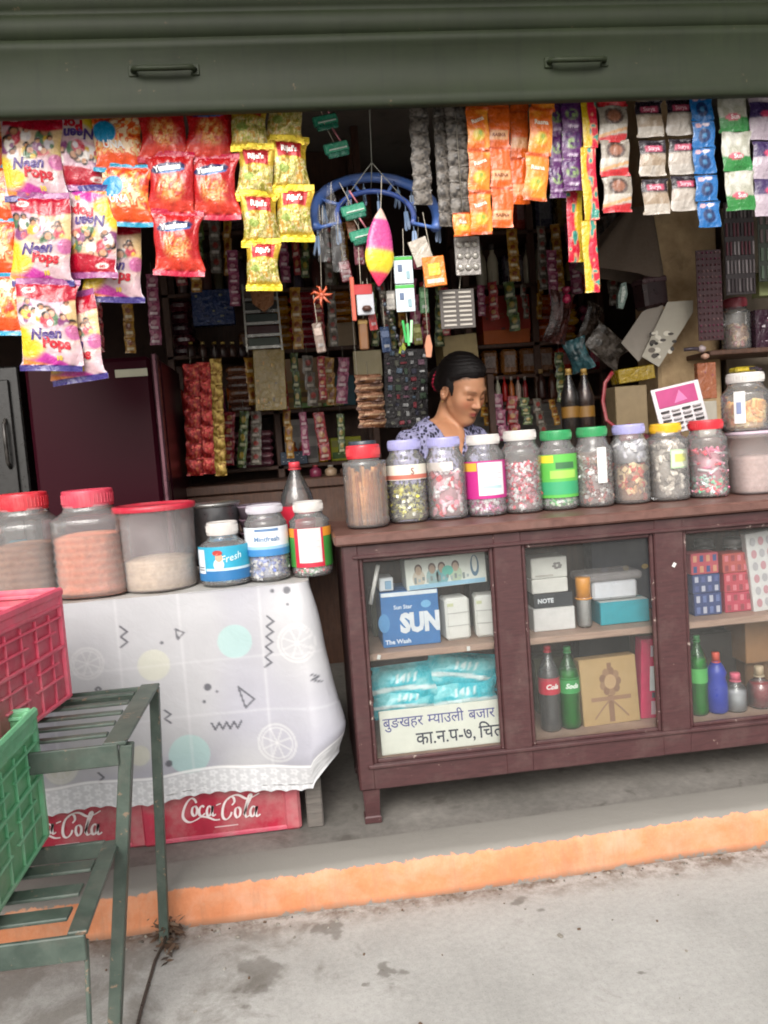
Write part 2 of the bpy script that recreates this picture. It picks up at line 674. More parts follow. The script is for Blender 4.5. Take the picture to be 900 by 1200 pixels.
def mat_kerb():
    m, n, b, o = newmat('orange_kerb_paint')
    co = coords(n)
    p = ramp(n, noise(n, 9, 6, 0.7, co), [(0.25, h('#b06a42')), (0.55, h('#c47f58')), (0.8, h('#cb967a'))])
    dirt = ramp(n, noise(n, 5, 6, 0.75, co, 0.3), [(0.45, GREY3(0)), (0.7, GREY3(0.7))])
    p = mixrgb(n, dirt, p, h('#b8957c'))
    grime = ramp(n, noise(n, 5, 6, 0.75, coords(n, 'Object', (4, 4, .6)), 0.3), [(0.5, GREY3(0)), (0.72, GREY3(0.45))])
    p = mixrgb(n, grime, p, h('#8a6a54'))
    sx = n.nodes.new('ShaderNodeSeparateXYZ')
    n.links.new(co, sx.inputs[0])
    hi = n.nodes.new('ShaderNodeMapRange')
    n.links.new(sx.outputs[2], hi.inputs[0])
    hi.inputs[1].default_value, hi.inputs[2].default_value = 0.098, 0.123
    hi.inputs[3].default_value, hi.inputs[4].default_value = 0.0, 0.62
    lo = n.nodes.new('ShaderNodeMapRange')
    n.links.new(sx.outputs[2], lo.inputs[0])
    lo.inputs[1].default_value, lo.inputs[2].default_value = 0.026, 0.0
    lo.inputs[3].default_value, lo.inputs[4].default_value = 0.0, 0.22
    ad = n.nodes.new('ShaderNodeMath')
    ad.operation = 'ADD'
    n.links.new(noise(n, 22, 6, 0.7, co, 0.4), ad.inputs[0])
    n.links.new(hi.outputs[0], ad.inputs[1])
    ad2 = n.nodes.new('ShaderNodeMath')
    ad2.operation = 'ADD'
    n.links.new(ad.outputs[0], ad2.inputs[0])
    n.links.new(lo.outputs[0], ad2.inputs[1])
    chip = ramp(n, ad2.outputs[0], [(0.69, GREY3(0)), (0.76, GREY3(1))])
    lod = ramp(n, lo.outputs[0], [(0.03, GREY3(0)), (0.20, GREY3(.8))])
    p = mixrgb(n, lod, p, h('#7a5c48'))
    c = mixrgb(n, chip, p, h('#75726c'))
    n.links.new(c, b.inputs['Base Color'])
    b.inputs['Roughness'].default_value = 0.75
    bump(n, b, ad2.outputs[0], 0.5, 0.006)
    return m


def mat_plaster(name, c0, c1, sc_=4):
    m, n, b, o = newmat(name)
    co = coords(n)
    a = ramp(n, noise(n, sc_, 7, 0.65, co), [(0.3, c0), (0.7, c1)])
    s_ = ramp(n, noise(n, 11, 5, 0.65, co, 0.4), [(0.55, GREY3(0)), (0.72, GREY3(0.5))])
    c = mixrgb(n, s_, a, tuple(x * 0.55 for x in c0))
    n.links.new(c, b.inputs['Base Color'])
    b.inputs['Roughness'].default_value = 0.85
    bump(n, b, noise(n, 60, 5, 0.6, co), 0.3, 0.003)
    return m


def mat_shutter():
    m, n, b, o = newmat('green_shutter_paint')
    co = coords(n, 'Object', (1, 1, 1))
    a = ramp(n, noise(n, 3, 6, 0.65, co), [(0.3, h('#1a2012')), (0.7, h('#232b19'))])
    co2 = coords(n, 'Object', (0.8, 1, 9))
    st = ramp(n, noise(n, 4, 5, 0.7, co2), [(0.45, GREY3(0)), (0.8, GREY3(0.45))])
    c = mixrgb(n, st, a, h('#292b20'))
    co3 = coords(n, 'Object', (14, 1, 1.2))
    drip = ramp(n, noise(n, 3, 5, 0.7, co3), [(0.5, GREY3(0)), (0.75, GREY3(0.5))])
    c = mixrgb(n, drip, c, h('#161a12'))
    rust = ramp(n, noise(n, 26, 4, 0.7, co), [(0.67, GREY3(0)), (0.72, GREY3(0.7))])
    c = mixrgb(n, rust, c, h('#5a4c3a'))
    n.links.new(c, b.inputs['Base Color'])
    b.inputs['Roughness'].default_value = 0.6
    b.inputs['Specular IOR Level'].default_value = 0.25
    bump(n, b, noise(n, 9, 4, 0.5, co), 0.25, 0.006)
    return m


def mat_wood(name, c0, c1, chipc, rough=0.42, chip=0.70, grain=(3, 3, 30)):
    m, n, b, o = newmat(name)
    co = coords(n)
    cg = coords(n, 'Object', grain)
    g = noise(n, 3.2, 6, 0.65, cg, 0.4)
    a = ramp(n, g, [(0.3, c0), (0.7, c1)])
    dust = ramp(n, noise(n, 7, 6, 0.7, co), [(0.5, GREY3(0)), (0.8, GREY3(0.35))])
    a = mixrgb(n, dust, a, h('#6f605a'))
    ch = ramp(n, noise(n, 34, 5, 0.72, co, 0.3), [(chip, GREY3(0)), (chip + 0.03, GREY3(1))])
    c = mixrgb(n, ch, a, chipc)
    n.links.new(c, b.inputs['Base Color'])
    b.inputs['Roughness'].default_value = rough
    bump(n, b, g, 0.25, 0.002)
    return m


M_WOOD = mat_wood('maroon_varnish', h('#361f20'), h('#482b2c'), h('#8c7a70'), chip=0.675, grain=(6, 6, 40))
M_BEAD = mat_wood('scuffed_bead', h('#361f20'), h('#482b2c'), h('#9a8e86'), chip=0.62, grain=(6, 6, 40))
M_TOPWOOD = mat_wood('maroon_top', h('#50352f'), h('#6b4c44'), h('#8c7668'), grain=(8, 40, 8))
M_SHELFWOOD = mat_wood('pale_shelf_board', h('#8a6f60'), h('#a58b7a'), h('#c0ae9c'), rough=0.6)
M_DARKWOOD = mat_wood('dark_rack_wood', h('#3c261c'), h('#573a2a'), h('#6a5040'), rough=0.6, grain=(30, 4, 4))
M_TABLEWOOD = mat_wood('grey_table_wood', h('#4a4643'), h('#6a655f'), h('#8a857c'), rough=0.7)
M_GREENPAINT = mat_wood('chipped_green_paint', h('#2d3a33'), h('#4a554d'), h('#756353'), rough=0.5, chip=0.62, grain=(5, 5, 5))
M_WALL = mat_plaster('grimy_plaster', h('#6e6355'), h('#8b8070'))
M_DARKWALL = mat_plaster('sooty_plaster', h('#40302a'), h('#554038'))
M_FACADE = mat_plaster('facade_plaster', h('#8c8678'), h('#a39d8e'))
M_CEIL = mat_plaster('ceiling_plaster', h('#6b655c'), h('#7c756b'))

# street: one sheet out to the horizon
mb = MB()
xs = np.concatenate([[-150, -40, -12], np.linspace(-4, 5, 10), [12, 40, 150]])
ys = np.concatenate([[-150, -40, -12, -4], np.linspace(-1, KY + 0.02, 6)])
P = np.array([[(x, y, 0.0) for y in ys] for x in xs])
mb.grid(P, h('#a8a49a'), smooth=False)
g = mb.build('ground', mat_ground())
g['kind'] = 'structure'

mb = MB()
mb.box((0.5, 3.88, ZF - 0.075), (9.0, 3.25, 0.15), h('#77736d'))
o = mb.build('shop_floor', mat_floor())
o['kind'] = 'structure'
# worn kerb nosing with an uneven edge
mb = MB()
nx = 240
prof = [(0.0, -0.01), (0.0, 0.06), (0.002, 0.098), (0.010, 0.114), (0.026, 0.1225), (0.135, 0.1245)]
P = np.zeros((nx, len(prof), 3))
for i, x in enumerate(np.linspace(-4, 5, nx)):
    for j, (y, z) in enumerate(prof):
        wv = 0.010 * (vnoise(np.array(x * 3.0), np.array(j * .2), 3) - .5) + 0.006 * (vnoise(np.array(x * 15.0), np.array(j * .6), 4) - .5)
        P[i, j] = (x, KY + y + 0.030 * min(max((x - .2) / 1.1, 0), 1.4) + float(wv) * (1 if j < 5 else 0), z - (0.004 * float(vnoise(np.array(x * 9.0), np.array(0.0), 8)) if 2 <= j < 5 else 0))
mb.grid(P, h('#e08a4a'), flip=True)
o = mb.build('kerb', mat_kerb())
o['kind'] = 'structure'

# the shop: side walls, back wall, ceiling, front wall round the opening, unseen shade slab
OX0, OX1 = -1.75, 2.35
shop = thing('shop_building', 'plastered roadside shop front with a wide open bay and a dim goods-filled room', 'building', (0, 0, 0))
mb = MB()
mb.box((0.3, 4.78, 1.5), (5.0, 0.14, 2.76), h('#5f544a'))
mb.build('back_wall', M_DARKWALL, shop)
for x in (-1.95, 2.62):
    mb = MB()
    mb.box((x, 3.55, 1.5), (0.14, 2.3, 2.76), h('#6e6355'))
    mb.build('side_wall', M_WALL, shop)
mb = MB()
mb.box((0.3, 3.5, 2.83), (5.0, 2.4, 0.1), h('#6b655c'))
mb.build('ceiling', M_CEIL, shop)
for x0, x1 in ((-3.9, OX0 - 0.03), (OX1 + 0.03, 4.9)):
    mb = MB()
    mb.box(((x0 + x1) / 2, 2.49, 1.62), (x1 - x0, 0.2, 3.0), h('#98927f'), 0.01)
    mb.build('front_wall', M_FACADE, shop)
mb = MB()
mb.box((0.5, 2.49, 3.06), (8.8, 0.19, 0.36), h('#98927f'), 0.005)
mb.build('lintel', M_FACADE, shop)
mb = MB()
mb.box((0.5, 2.04, 3.32), (9.2, 1.1, 0.14), h('#98927f'), 0.01)  # unseen overhang, added to keep the overhead sky off the upper front
mb.build('shade_slab', M_FACADE, shop)
# pale masonry pier inside, right of the counter
pr = atz(800, 430, 1.4)
mb = MB()
a_, b_ = at(772, 430, 3.35), at(846, 430, 3.35)
mb.box(((a_.x + b_.x) / 2, 3.46, 1.45), (b_.x - a_.x, 0.22, 2.66), h('#8c7658'), 0.012)
mb.build('pier', mat_plaster('ochre_plaster', h('#8a6f4e'), h('#c0a680'), 7), shop)

# ------------------------------------------------------------------ rolling shutter, half raised
sh = thing('rolling_shutter', 'dark green steel rolling shutter pulled up above the shop opening', 'shutter', (0.3, 2.40, 2.235))
M_SH = mat_shutter()
mb = MB()
nz = 0.205
prof = [(0.0, 0.205), (0.0, 0.210)]
pts = []
z = 0.205
while z < 0.62:
    for k in range(8):
        t = k / 8
        pts.append((0.012 - 0.016 * math.sin(math.pi * t) ** 0.7, z + 0.072 * t))
    z += 0.072
P = np.array([[(x, y, z_) for (y, z_) in pts] for x in (-2.02, 2.02)])
mb.grid(P, h('#454d3b'), smooth=True)
P2 = P.copy()
P2[:, :, 1] += 0.004
mb.grid(P2, h('#454d3b'), smooth=True, flip=True)
mb.build('slat_curtain', M_SH, sh)
mb = MB()
# sheet bottom rail: a pressed panel with a lip and rolled lower edge
pp = [(0.016, -0.002), (-0.006, -0.004), (-0.012, 0.004), (-0.010, 0.030), (-0.004, 0.040), (-0.004, 0.165), (-0.011, 0.172), (-0.011, 0.198), (0.010, 0.207)]
nxp = 60
P = np.array([[(x, y - 0.003 * math.sin(x * 3.1 + j) * (1 if 3 < j < 7 else 0), z_ + 0.002 * math.sin(x * 2.3)) for j, (y, z_) in enumerate(pp)] for x in np.linspace(-2.02, 2.02, nxp)])
mb.grid(P, h('#454d3b'), smooth=True)
mb.build('bottom_rail', M_SH, sh)
for px, py in ((192, 82), (676, 72)):
    p = at(px, py, 2.39) - sh.location
    mb = MB()
    wd = 0.085
    mb.tube([(p.x - wd, p.y + .004, p.z), (p.x - wd + .006, p.y - .014, p.z - .001), (p.x - wd + .02, p.y - .020, p.z - .003), (p.x, p.y - .021, p.z - .004), (p.x + wd - .02, p.y - .020, p.z - .003), (p.x + wd - .006, p.y - .014, p.z - .001), (p.x + wd, p.y + .004, p.z)], 0.0075, 8, h('#5a6054'))
    for s_ in (-1, 1):
        mb.box((p.x + s_ * wd, p.y + .004, p.z), (0.024, 0.006, 0.03), h('#4a5042'), 0.002)
    mb.build('handle', M_SH, sh)
# shutter guide rails belong to the shop
for x in (OX0, OX1):
    mb = MB()
    mb.box((x + (0.02 if x < 0 else -0.02), 2.37, 1.5), (0.06, 0.05, 2.74), h('#454d3b'), 0.004)
    mb.build('guide_rail', M_SH, shop)

# ------------------------------------------------------------------ display cabinet
CX0, CX1, CY0, CY1 = 0.115, 1.745, 2.375, 2.83
CZ1 = 1.012
cab = thing('display_cabinet', 'long maroon wooden display cabinet with glazed bays holding shop stock', 'cabinet', (CX0, CY0, ZF))


def L(p):
    return Vector(p) - cab.location


def cbox(name, x0, x1, y0, y1, z0, z1, mat=None, bev=0.004, parent=None, c_=h('#5a2f33')):
    mb = MB()
    mb.box((((x0 + x1) / 2) - CX0, ((y0 + y1) / 2) - CY0, ((z0 + z1) / 2) - ZF), (x1 - x0, y1 - y0, z1 - z0), c_, bev)
    return mb.build(name, mat or M_WOOD, parent or cab)


cbox('counter_top', CX0 - 0.02, CX1 + 0.02, CY0 - 0.025, CY1 + 0.02, CZ1 - 0.032, CZ1, M_TOPWOOD, 0.006)
RZ0, RZ1 = 0.228, 0.308      # bottom rail
TZ0 = 0.936                  # top rail lower edge
cbox('top_rail', CX0, CX1, CY0, CY0 + 0.035, TZ0, CZ1 - 0.034)
cbox('bottom_rail', CX0, CX1, CY0, CY0 + 0.035, RZ0, RZ1)
mb = MB()                    # lower bead that stands proud of the bottom rail
mb.box(((CX1 - CX0) / 2, -0.004, RZ1 - ZF - 0.006), (CX1 - CX0 - 0.06, 0.012, 0.012), h('#5a2f33'), 0.003)
mb.box(((CX1 - CX0) / 2, -0.004, TZ0 - ZF + 0.006), (CX1 - CX0 - 0.06, 0.012, 0.012), h('#5a2f33'), 0.003)
mb.build('moulding', M_WOOD, cab)
bays = []
stiles = []
for pxl, pxr in ((398, 428), (585, 618), (772, 806), (968, 1000)):
    a_, b_ = at(pxl, 760, CY0).x, at(pxr, 760, CY0).x
    stiles.append((a_, b_))
stiles[0] = (CX0 + 0.002, stiles[0][1])
stiles[-1] = (CX1 - 0.075, CX1 - 0.002)
for a_, b_ in stiles:
    cbox('stile', a_, b_, CY0 - 0.003, CY0 + 0.033, RZ0 + 0.002, CZ1 - 0.033)
for k in range(3):
    x0, x1 = stiles[k][1], stiles[k + 1][0]
    bays.append((x0, x1))
    mb = MB()
    mb.box(((x0 + x1) / 2 - CX0, 0.022, (RZ1 + TZ0) / 2 - ZF), (x1 - x0 - 0.004, 0.004, TZ0 - RZ1 - 0.004), (0.8, 0.8, 0.8))
    mb.build('glass_pane', M_GLASS, cab)
    mb = MB()
    for (xa, xb, za, zb) in ((x0, x0 + 0.012, RZ1, TZ0), (x1 - 0.012, x1, RZ1, TZ0), (x0 + 0.012, x1 - 0.012, RZ1, RZ1 + 0.012), (x0 + 0.012, x1 - 0.012, TZ0 - 0.012, TZ0)):
        mb.box(((xa + xb) / 2 - CX0, 0.011, (za + zb) / 2 - ZF), (xb - xa, 0.014, zb - za), h('#5a2f33'), 0.003)
    mb.build('pane_bead', M_BEAD, cab)
SHZ = 0.633                  # middle shelf top
mb = MB()
mb.box(((CX1 - CX0) / 2, 0.24, SHZ - ZF - 0.011), (CX1 - CX0 - 0.07, 0.38, 0.022), h('#9a8272'), 0.003)
mb.build('shelf', M_SHELFWOOD, cab)
mb = MB()
mb.box(((CX1 - CX0) / 2, 0.24, RZ1 - ZF - 0.012), (CX1 - CX0 - 0.07, 0.39, 0.02), h('#9a8272'), 0.003)
mb.build('shelf', M_SHELFWOOD, cab)
BTZ = RZ1 - 0.002            # lower shelf top
cbox('back_panel', CX0, CX1, CY1 - 0.02, CY1, RZ0, CZ1 - 0.034, M_DARKWOOD, 0.002)
for xa, xb in ((CX0, CX0 + 0.03), (CX1 - 0.03, CX1)):
    cbox('side_panel', xa + 0.001, xb - 0.001, CY0 + 0.037, CY1 - 0.022, RZ0 + 0.001, CZ1 - 0.035)
for x in (CX0 + 0.004, CX1 - 0.066):
    for y in (CY0 + 0.001, CY1 - 0.062):
        mb = MB()
        mb.lathe([(0.036, 0.003), (0.036, 0.02), (0.031, 0.024), (0.036, RZ0 - ZF - 0.001)], 4, h('#4a2629'), Matrix.Translation((x + 0.03 - CX0, y + 0.03 - CY0, 0)) @ Matrix.Rotation(R(45), 4, 'Z'), smooth=False)
        mb.build('leg', M_WOOD, cab)

# ------------------------------------------------------------------ table, its cloth, crates below
TX0, TX1, TY0, TY1, TZ = -1.32, 0.0, 2.40, 2.98, 0.872
tb = thing('wooden_table', 'rough grey wooden table standing under the printed plastic cloth', 'table', (TX0, TY0, ZF))
mb = MB()
mb.box(((TX1 - TX0) / 2, (TY1 - TY0) / 2, TZ - ZF - 0.015), (TX1 - TX0, TY1 - TY0, 0.03), h('#5a5550'), 0.004)
mb.build('table_top', M_TABLEWOOD, tb)
for x in (0.04, TX1 - TX0 - 0.026):
    for y in (0.03, TY1 - TY0 - 0.05):
        mb = MB()
        mb.box((x, y, (TZ - ZF - 0.032) / 2), (0.05, 0.05, TZ - ZF - 0.032), h('#5a5550'), 0.004)
        mb.build('leg', M_TABLEWOOD, tb)
mb = MB()
mb.box(((TX1 - TX0) / 2, 0.03, TZ - ZF - 0.075), (TX1 - TX0 - 0.14, 0.022, 0.08), h('#5a5550'), 0.003)
mb.build('apron', M_TABLEWOOD, tb)


def mat_cloth():
    m, n, b, o = newmat('printed_plastic_cloth')
    a = n.nodes.new('ShaderNodeAttribute')
    a.attribute_name = 'Col'
    co = coords(n)
    g_ = ramp(n, noise(n, 5, 6, 0.65, co), [(0.3, GREY3(0.88)), (0.7, GREY3(1.0))])
    c = mixrgb(n, 1, a.outputs['Color'], g_, 'MULTIPLY')
    n.links.new(c, b.inputs['Base Color'])
    b.inputs['Roughness'].default_value = 0.38
    b.inputs['Specular IOR Level'].default_value = 0.45
    bump(n, b, noise(n, 16, 4, 0.55, co, 0.6), 0.35, 0.008)
    return m


# cloth: outline path of the table edge (left end -> front right corner -> back along the right side)
TLEN = TX1 + 0.012 - TX0
RC = 0.035
arc = RC * math.pi / 2
SIDE = TY1 - TY0 - 0.04
tot = (TLEN - RC) + arc + SIDE
NS, NT = 470, 236
s = np.linspace(0, tot, NS)
DROP = 0.607
t = np.linspace(0, 1, NT)
S, T = np.meshgrid(s, t, indexing='ij')
xf = TX0 + np.minimum(S, TLEN - RC)
ang = np.clip((S - (TLEN - RC)) / arc, 0, 1) * math.pi / 2
side = np.clip(S - (TLEN - RC) - arc, 0, None)
px_ = xf + RC * np.sin(ang)
py_ = (TY0 - 0.012) + RC * (1 - np.cos(ang)) + side
nx_, ny_ = np.sin(ang), -np.cos(ang)
corner = np.exp(-((S - (TLEN - RC + arc * .5)) / 0.10) ** 2)
fold = (0.007 * np.sin(S * 11 + 0.6) + 0.004 * np.sin(S * 23 + 1.7) + 0.002 * np.sin(S * 47)) * T ** 1.2
bulge = corner * (0.080 * T ** .9 * (1 - .55 * sstep(.80, 1.0, T)) + 0.005 * np.sin(T * 9)) + 0.012 * T
out = fold * (1 - 0.5 * corner) + bulge + 0.004 * (vnoise(S * 9, T * 6, 5) - .5)
dl = DROP * (1 - 0.13 * corner * np.sin(ang) ** 0.5 - 0.0 * S) + 0.006 * np.sin(S * 17) * T
zz = (TZ + 0.006) - dl * T + 0.0
# soft roll over the table edge
zz = zz + 0.006 * (1 - np.clip(T / 0.03, 0, 1)) - 0.004
P = np.stack([px_ + nx_ * out, py_ + ny_ * out, zz], 2)
# printed pattern, in (distance along the edge, height) metres
U, V = px_ + np.where(ang > 0, side + (ang * RC), 0), zz
C = np.empty(U.shape + (3,))
C[:] = h('#9b9ba4')
C = mixc(C, h('#a9a9ac'), sstep(.35, .65, vnoise(U * 5, V * 4, 11)))
ins = lambda px, py: tuple(np.array(at(px, py, TY0 - 0.02))[[0, 2]])


def stroke(pts, wd, c_, a=1.0):
    global C
    q = [ins(*p) for p in pts]
    d = seg_dist(U, V, q)
    C = mixc(C, c_, a * (1 - sstep(wd * .5, wd * .5 + 0.002, d)))


def disc(px, py, r, c_, a=1.0, ell=1.0):
    global C
    x, z_ = ins(px, py)
    d = np.hypot((U - x), (V - z_) * ell)
    C = mixc(C, c_, a * (1 - sstep(r - 0.002, r + 0.002, d)))


def ringp(px, py, r, wd, c_, a=1.0):
    global C
    x, z_ = ins(px, py)
    d = np.abs(np.hypot(U - x, V - z_) - r)
    C = mixc(C, c_, a * (1 - sstep(wd * .5, wd * .5 + 0.002, d)))


def lemon(px, py, r, c_, a):
    ringp(px, py, r, 0.005, c_, a)
    ringp(px, py, r * .82, 0.003, c_, a)
    k = r * .8 * ppm(TY0)
    for q in range(4):
        an = q * math.pi / 4 + .3
        stroke([(px - k * math.cos(an), py - k * math.sin(an)), (px + k * math.cos(an), py + k * math.sin(an))], 0.003, c_, a)


CY_, CR_, INK = h('#97c4be'), h('#bfbfa8'), h('#42424a')
for bx, by, r_, c_ in ((180, 780, .046, CR_), (275, 752, .050, CY_), (222, 885, .060, CY_), (72, 898, .05, CR_), (398, 880, .05, CR_), (-60, 800, .05, CY_), (-130, 860, .05, CR_), (468, 800, .05, CY_), (164, 885, .03, CR_), (565, 850, .05, CR_)):
    disc(bx, by, r_, c_, 0.5)
for bx, by, r_ in ((102, 778, .045), (348, 752, .055), (72, 898, .045), (325, 868, .055), (-40, 900, .05), (440, 900, .05)):
    lemon(bx, by, r_, h('#c0c0c0'), 0.5)


def zig(x, y, n_, dx, dy, amp, vert):
    pts = []
    for i in range(n_ + 1):
        o_ = amp if i % 2 else -amp
        pts.append((x + o_ + dx * i, y + dy * i) if vert else (x + dx * i, y + dy * i + o_))
    stroke(pts, 0.0036, INK, 0.9)


zig(144, 735, 4, 0.3, 6, 4, True)
zig(317, 722, 10, -.3, 6, 4, True)
zig(119, 905, 3, .2, 5, 3, True)
zig(196, 833, 3, .2, 5, 3.5, True)
zig(367, 787, 3, .8, 3, 4, True)
zig(369, 887, 3, .2, 5, 3, True)
zig(248, 852, 8, 4.4, -.5, 4, False)
zig(20, 760, 5, .3, 6, 4, True)
zig(480, 840, 5, .3, 6, 4, True)
for tri in (((205, 738), (215, 742), (208, 750)), ((279, 805), (298, 819), (288, 829)), ((390, 822), (398, 806), (399, 824)), ((30, 850), (45, 862), (33, 872)), ((520, 790), (538, 800), (524, 812))):
    stroke(list(tri) + [tri[0]], 0.0036, INK, 0.85)
for dx_, dy_, r_ in ((243, 806, .011), (239, 823, .005), (254, 811, .004), (198, 895, .010), (189, 754, .005), (336, 692, .011), (319, 693, .006), (337, 708, .004), (393, 845, .004), (390, 880, .005), (389, 838, .006), (400, 740, .006), (60, 830, .008), (20, 935, .008)):
    disc(dx_, dy_, r_, INK if dy_ != 838 else h('#a0a0a4'), 0.85)
ringp(115, 808, 0.006, 0.004, INK, .8)
# light along crossed fold creases, painted in as faint pale lines
for fx in (143, 217, 312, 60):
    x = ins(fx, 800)[0]
    C = mixc(C, h('#d2d2d4'), 0.22 * np.exp(-((U - x) / 0.004) ** 2))
for fy in (775, 838):
    z_ = ins(240, fy)[1]
    C = mixc(C, h('#d2d2d4'), 0.15 * np.exp(-((V - z_) / 0.004) ** 2))
# lace border
lb = (T * DROP)
e = DROP - lb
lace = sstep(0.078, 0.070, e)
C = mixc(C, h('#cfd0d2'), lace)
cell = 0.030
a1, b1 = (S / cell) % 1 - .5, ((e + (np.floor(S / cell) % 2) * .015) / 0.032) % 1 - .5
fl = np.hypot(a1, b1)
an = np.arctan2(b1, a1)
C = mixc(C, h('#8f9196'), lace * 0.35 * sstep(.34 + .10 * np.cos(an * 5), .40 + .10 * np.cos(an * 5), fl))
C = mixc(C, h('#9a9ca0'), lace * 0.4 * sstep(.13, .09, fl))
C = mixc(C, h('#e2e2e2'), sstep(0.074, 0.078, e) * sstep(0.086, 0.082, e) * .8)
# scalloped hem
P[..., 2] += np.where(T > .97, 0.006 * np.abs(np.sin(S * 3.14159 / 0.045)), 0)
mb = MB()
mb.grid(P, C, smooth=True)
# top sheet with a worn, dusty look
nxs, nys = 70, 30
X_, Y_ = np.meshgrid(np.linspace(TX0, TX1 + .012, nxs), np.linspace(TY0 - .012, TY1 - .02, nys), indexing='ij')
rcx = np.clip((X_ - (TX1 + .012 - RC)) / RC, 0, 1)
Y_ = Y_ + (1 - np.clip((Y_ - TY0 + .012) / RC, 0, 1)) * RC * (1 - np.sqrt(np.clip(1 - rcx ** 2, 0, 1)))
Z_ = TZ + 0.005 + 0.003 * vnoise(X_ * 12, Y_ * 12, 9)
Ct = np.empty(X_.shape + (3,))
Ct[:] = h('#aeaca8')
Ct = mixc(Ct, h('#8f887e'), 0.6 * sstep(.4, .75, vnoise(X_ * 7, Y_ * 9, 21)))
mb.grid(np.stack([X_, Y_, Z_], 2), Ct, smooth=True)
o = mb.build('tablecloth', mat_cloth())
tag(o, 'white plastic tablecloth with zigzag and lemon print and a lace border', 'tablecloth')

# ------------------------------------------------------------------ red drink crates under the table
LOGO = [
    [(195, 122), (186, 102), (168, 96), (142, 122), (120, 168), (114, 206), (128, 229), (152, 236), (186, 222), (216, 204), (252, 207), (288, 221), (318, 219)],
    [(190, 140), (172, 150), (166, 180), (176, 198), (190, 186), (196, 156), (188, 140)],
    [(236, 146), (224, 138), (208, 160), (206, 188), (218, 198), (238, 182)],
    [(276, 146), (262, 140), (250, 164), (250, 190), (262, 196), (276, 170), (284, 138), (278, 178), (284, 196), (298, 186)],
    [(304, 134), (332, 122)],
    [(392, 132), (408, 112), (404, 86), (384, 84), (352, 120), (336, 172), (338, 208), (356, 216), (378, 196), (388, 172)],
    [(372, 98), (400, 76), (436, 72), (476, 92), (512, 82), (552, 58)],
    [(428, 142), (412, 152), (406, 184), (416, 204), (432, 190), (438, 158), (428, 142)],
    [(454, 190), (474, 140), (500, 90), (506, 70), (496, 68), (478, 112), (462, 172), (468, 200), (486, 190)],
    [(522, 140), (508, 138), (494, 162), (494, 190), (508, 194), (524, 164), (532, 136), (524, 176), (530, 196), (548, 182)],
]


def soda_crate(label, x0, x1, yf, group):
    wd, dp, ht = x1 - x0, 0.33, 0.20
    r_ = thing('drink_crate', label, 'crate', ((x0 + x1) / 2, yf + dp / 2, ZF), (0, 0, 0), group)
    red = h('#a8203a')
    mb = MB()
    mb.box((0, -dp / 2 + .008, ht / 2 + .002), (wd - .05, 0.016, ht - .008), red, 0.003)
    mb.box((0, dp / 2 - .008, ht / 2 + .002), (wd - .05, 0.016, ht - .008), red, 0.003)
    for s_ in (-1, 1):
        mb.box((s_ * (wd / 2 - .008), 0, ht / 2 + .002), (0.016, dp - .05, ht - .008), red, 0.003)
        for q in (-1, 1):
            mb.box((s_ * (wd / 2 - .017), q * (dp / 2 - .017), ht / 2), (0.05, 0.05, ht), h('#b32f48'), 0.008)
    mb.box((0, 0, 0.008), (wd - .03, dp - .03, 0.012), red, 0.002)
    mb.box((0, -dp / 2 + .003, .010), (wd - .06, 0.016, 0.014), h('#c04a62'), 0.003)
    mb.box((0, -dp / 2 + .003, ht - .012), (wd - .06, 0.016, 0.014), red, 0.003)
    fn = lambda Q: np.stack([Q[:, 0], np.full(len(Q), -dp / 2 - .0012 - .0004 * si_), Q[:, 1]], 1)
    k = 0.235 / 445
    for si_, st in enumerate(LOGO):
        pts = [((x - 332) * k + 0.0, 0.094 - (y - 150 + (x - 332) * .13) * k) for x, y in st]
        ribbon(mb, pts, lambda s_, t_: 0.0030 + 0.0062 * abs(t_[1] * .8 - t_[0] * .3) * (0.6 + .4 * math.sin(math.pi * s_)), fn, h('#e6dcdc'))
    mb.box((0.01, -dp / 2 - .0006, 0.036), (0.07, 0.0012, 0.003), h('#d8b8bc'))
    mb.build('crate_body', M_CRATE, r_)
    return r_


a_, b_ = atz(170, 1000, ZF), atz(356, 981, ZF)
soda_crate('red drink crate with a whole white script logo, at the right end under the table', a_.x, b_.x - .012, 2.412, 'red drink crates under the table')
soda_crate('red drink crate half hidden behind the metal rack, left of its twin', a_.x - 0.475, a_.x - 0.006, 2.418, 'red drink crates under the table')

# ------------------------------------------------------------------ stepped metal rack and its two crates
rk = thing('metal_rack', 'chipped dark green angle-iron rack with two stepped slatted shelves', 'rack', (-0.44, 1.70, 0))
gc = h('#44574b')


def rbar(name, a, b, w_=0.028, d_=None, up=(0, 0, 1)):
    mb = MB()
    o_ = rk.location
    mb.bar(Vector(a) - o_, Vector(b) - o_, w_, d_, gc, 0, up, 0.002)
    return mb.build(name, M_GREENPAINT, rk)


XR = -0.405
XL = -1.35
ZT, ZL = 0.690, 0.470
for xo, xb in ((XR, -0.445), (XL, XL - 0.02)):
    sx = 1 if xo == XR else -1
    rbar('leg', (xo + .0, 2.095, ZT), (xb, 2.105, 0.0), 0.024)
    rbar('leg', (xo + .010, 1.700, ZT - .002), (xb - .045, 1.700, 0.0), 0.027)
    rbar('shelf_bearer', (xo - .012 * sx, 1.684, ZT + .004), (xo - .012 * sx, 2.11, ZT + .004), 0.048, 0.008)
    rbar('shelf_bearer', (xo - .030 * sx, 1.380, ZL + .004), (xo - .045 * sx, 1.715, ZL + .004), 0.034, 0.008)
    rbar('stay', (xo - .018 * sx, 1.385, ZL - .01), (xo - .03 * sx, 1.32, 0.0), 0.008)
rbar('shelf_edge', (XL, 1.684, ZT - .018), (XR - 0.005, 1.684, ZT - .018), 0.046, 0.010, (0, 1, 0))
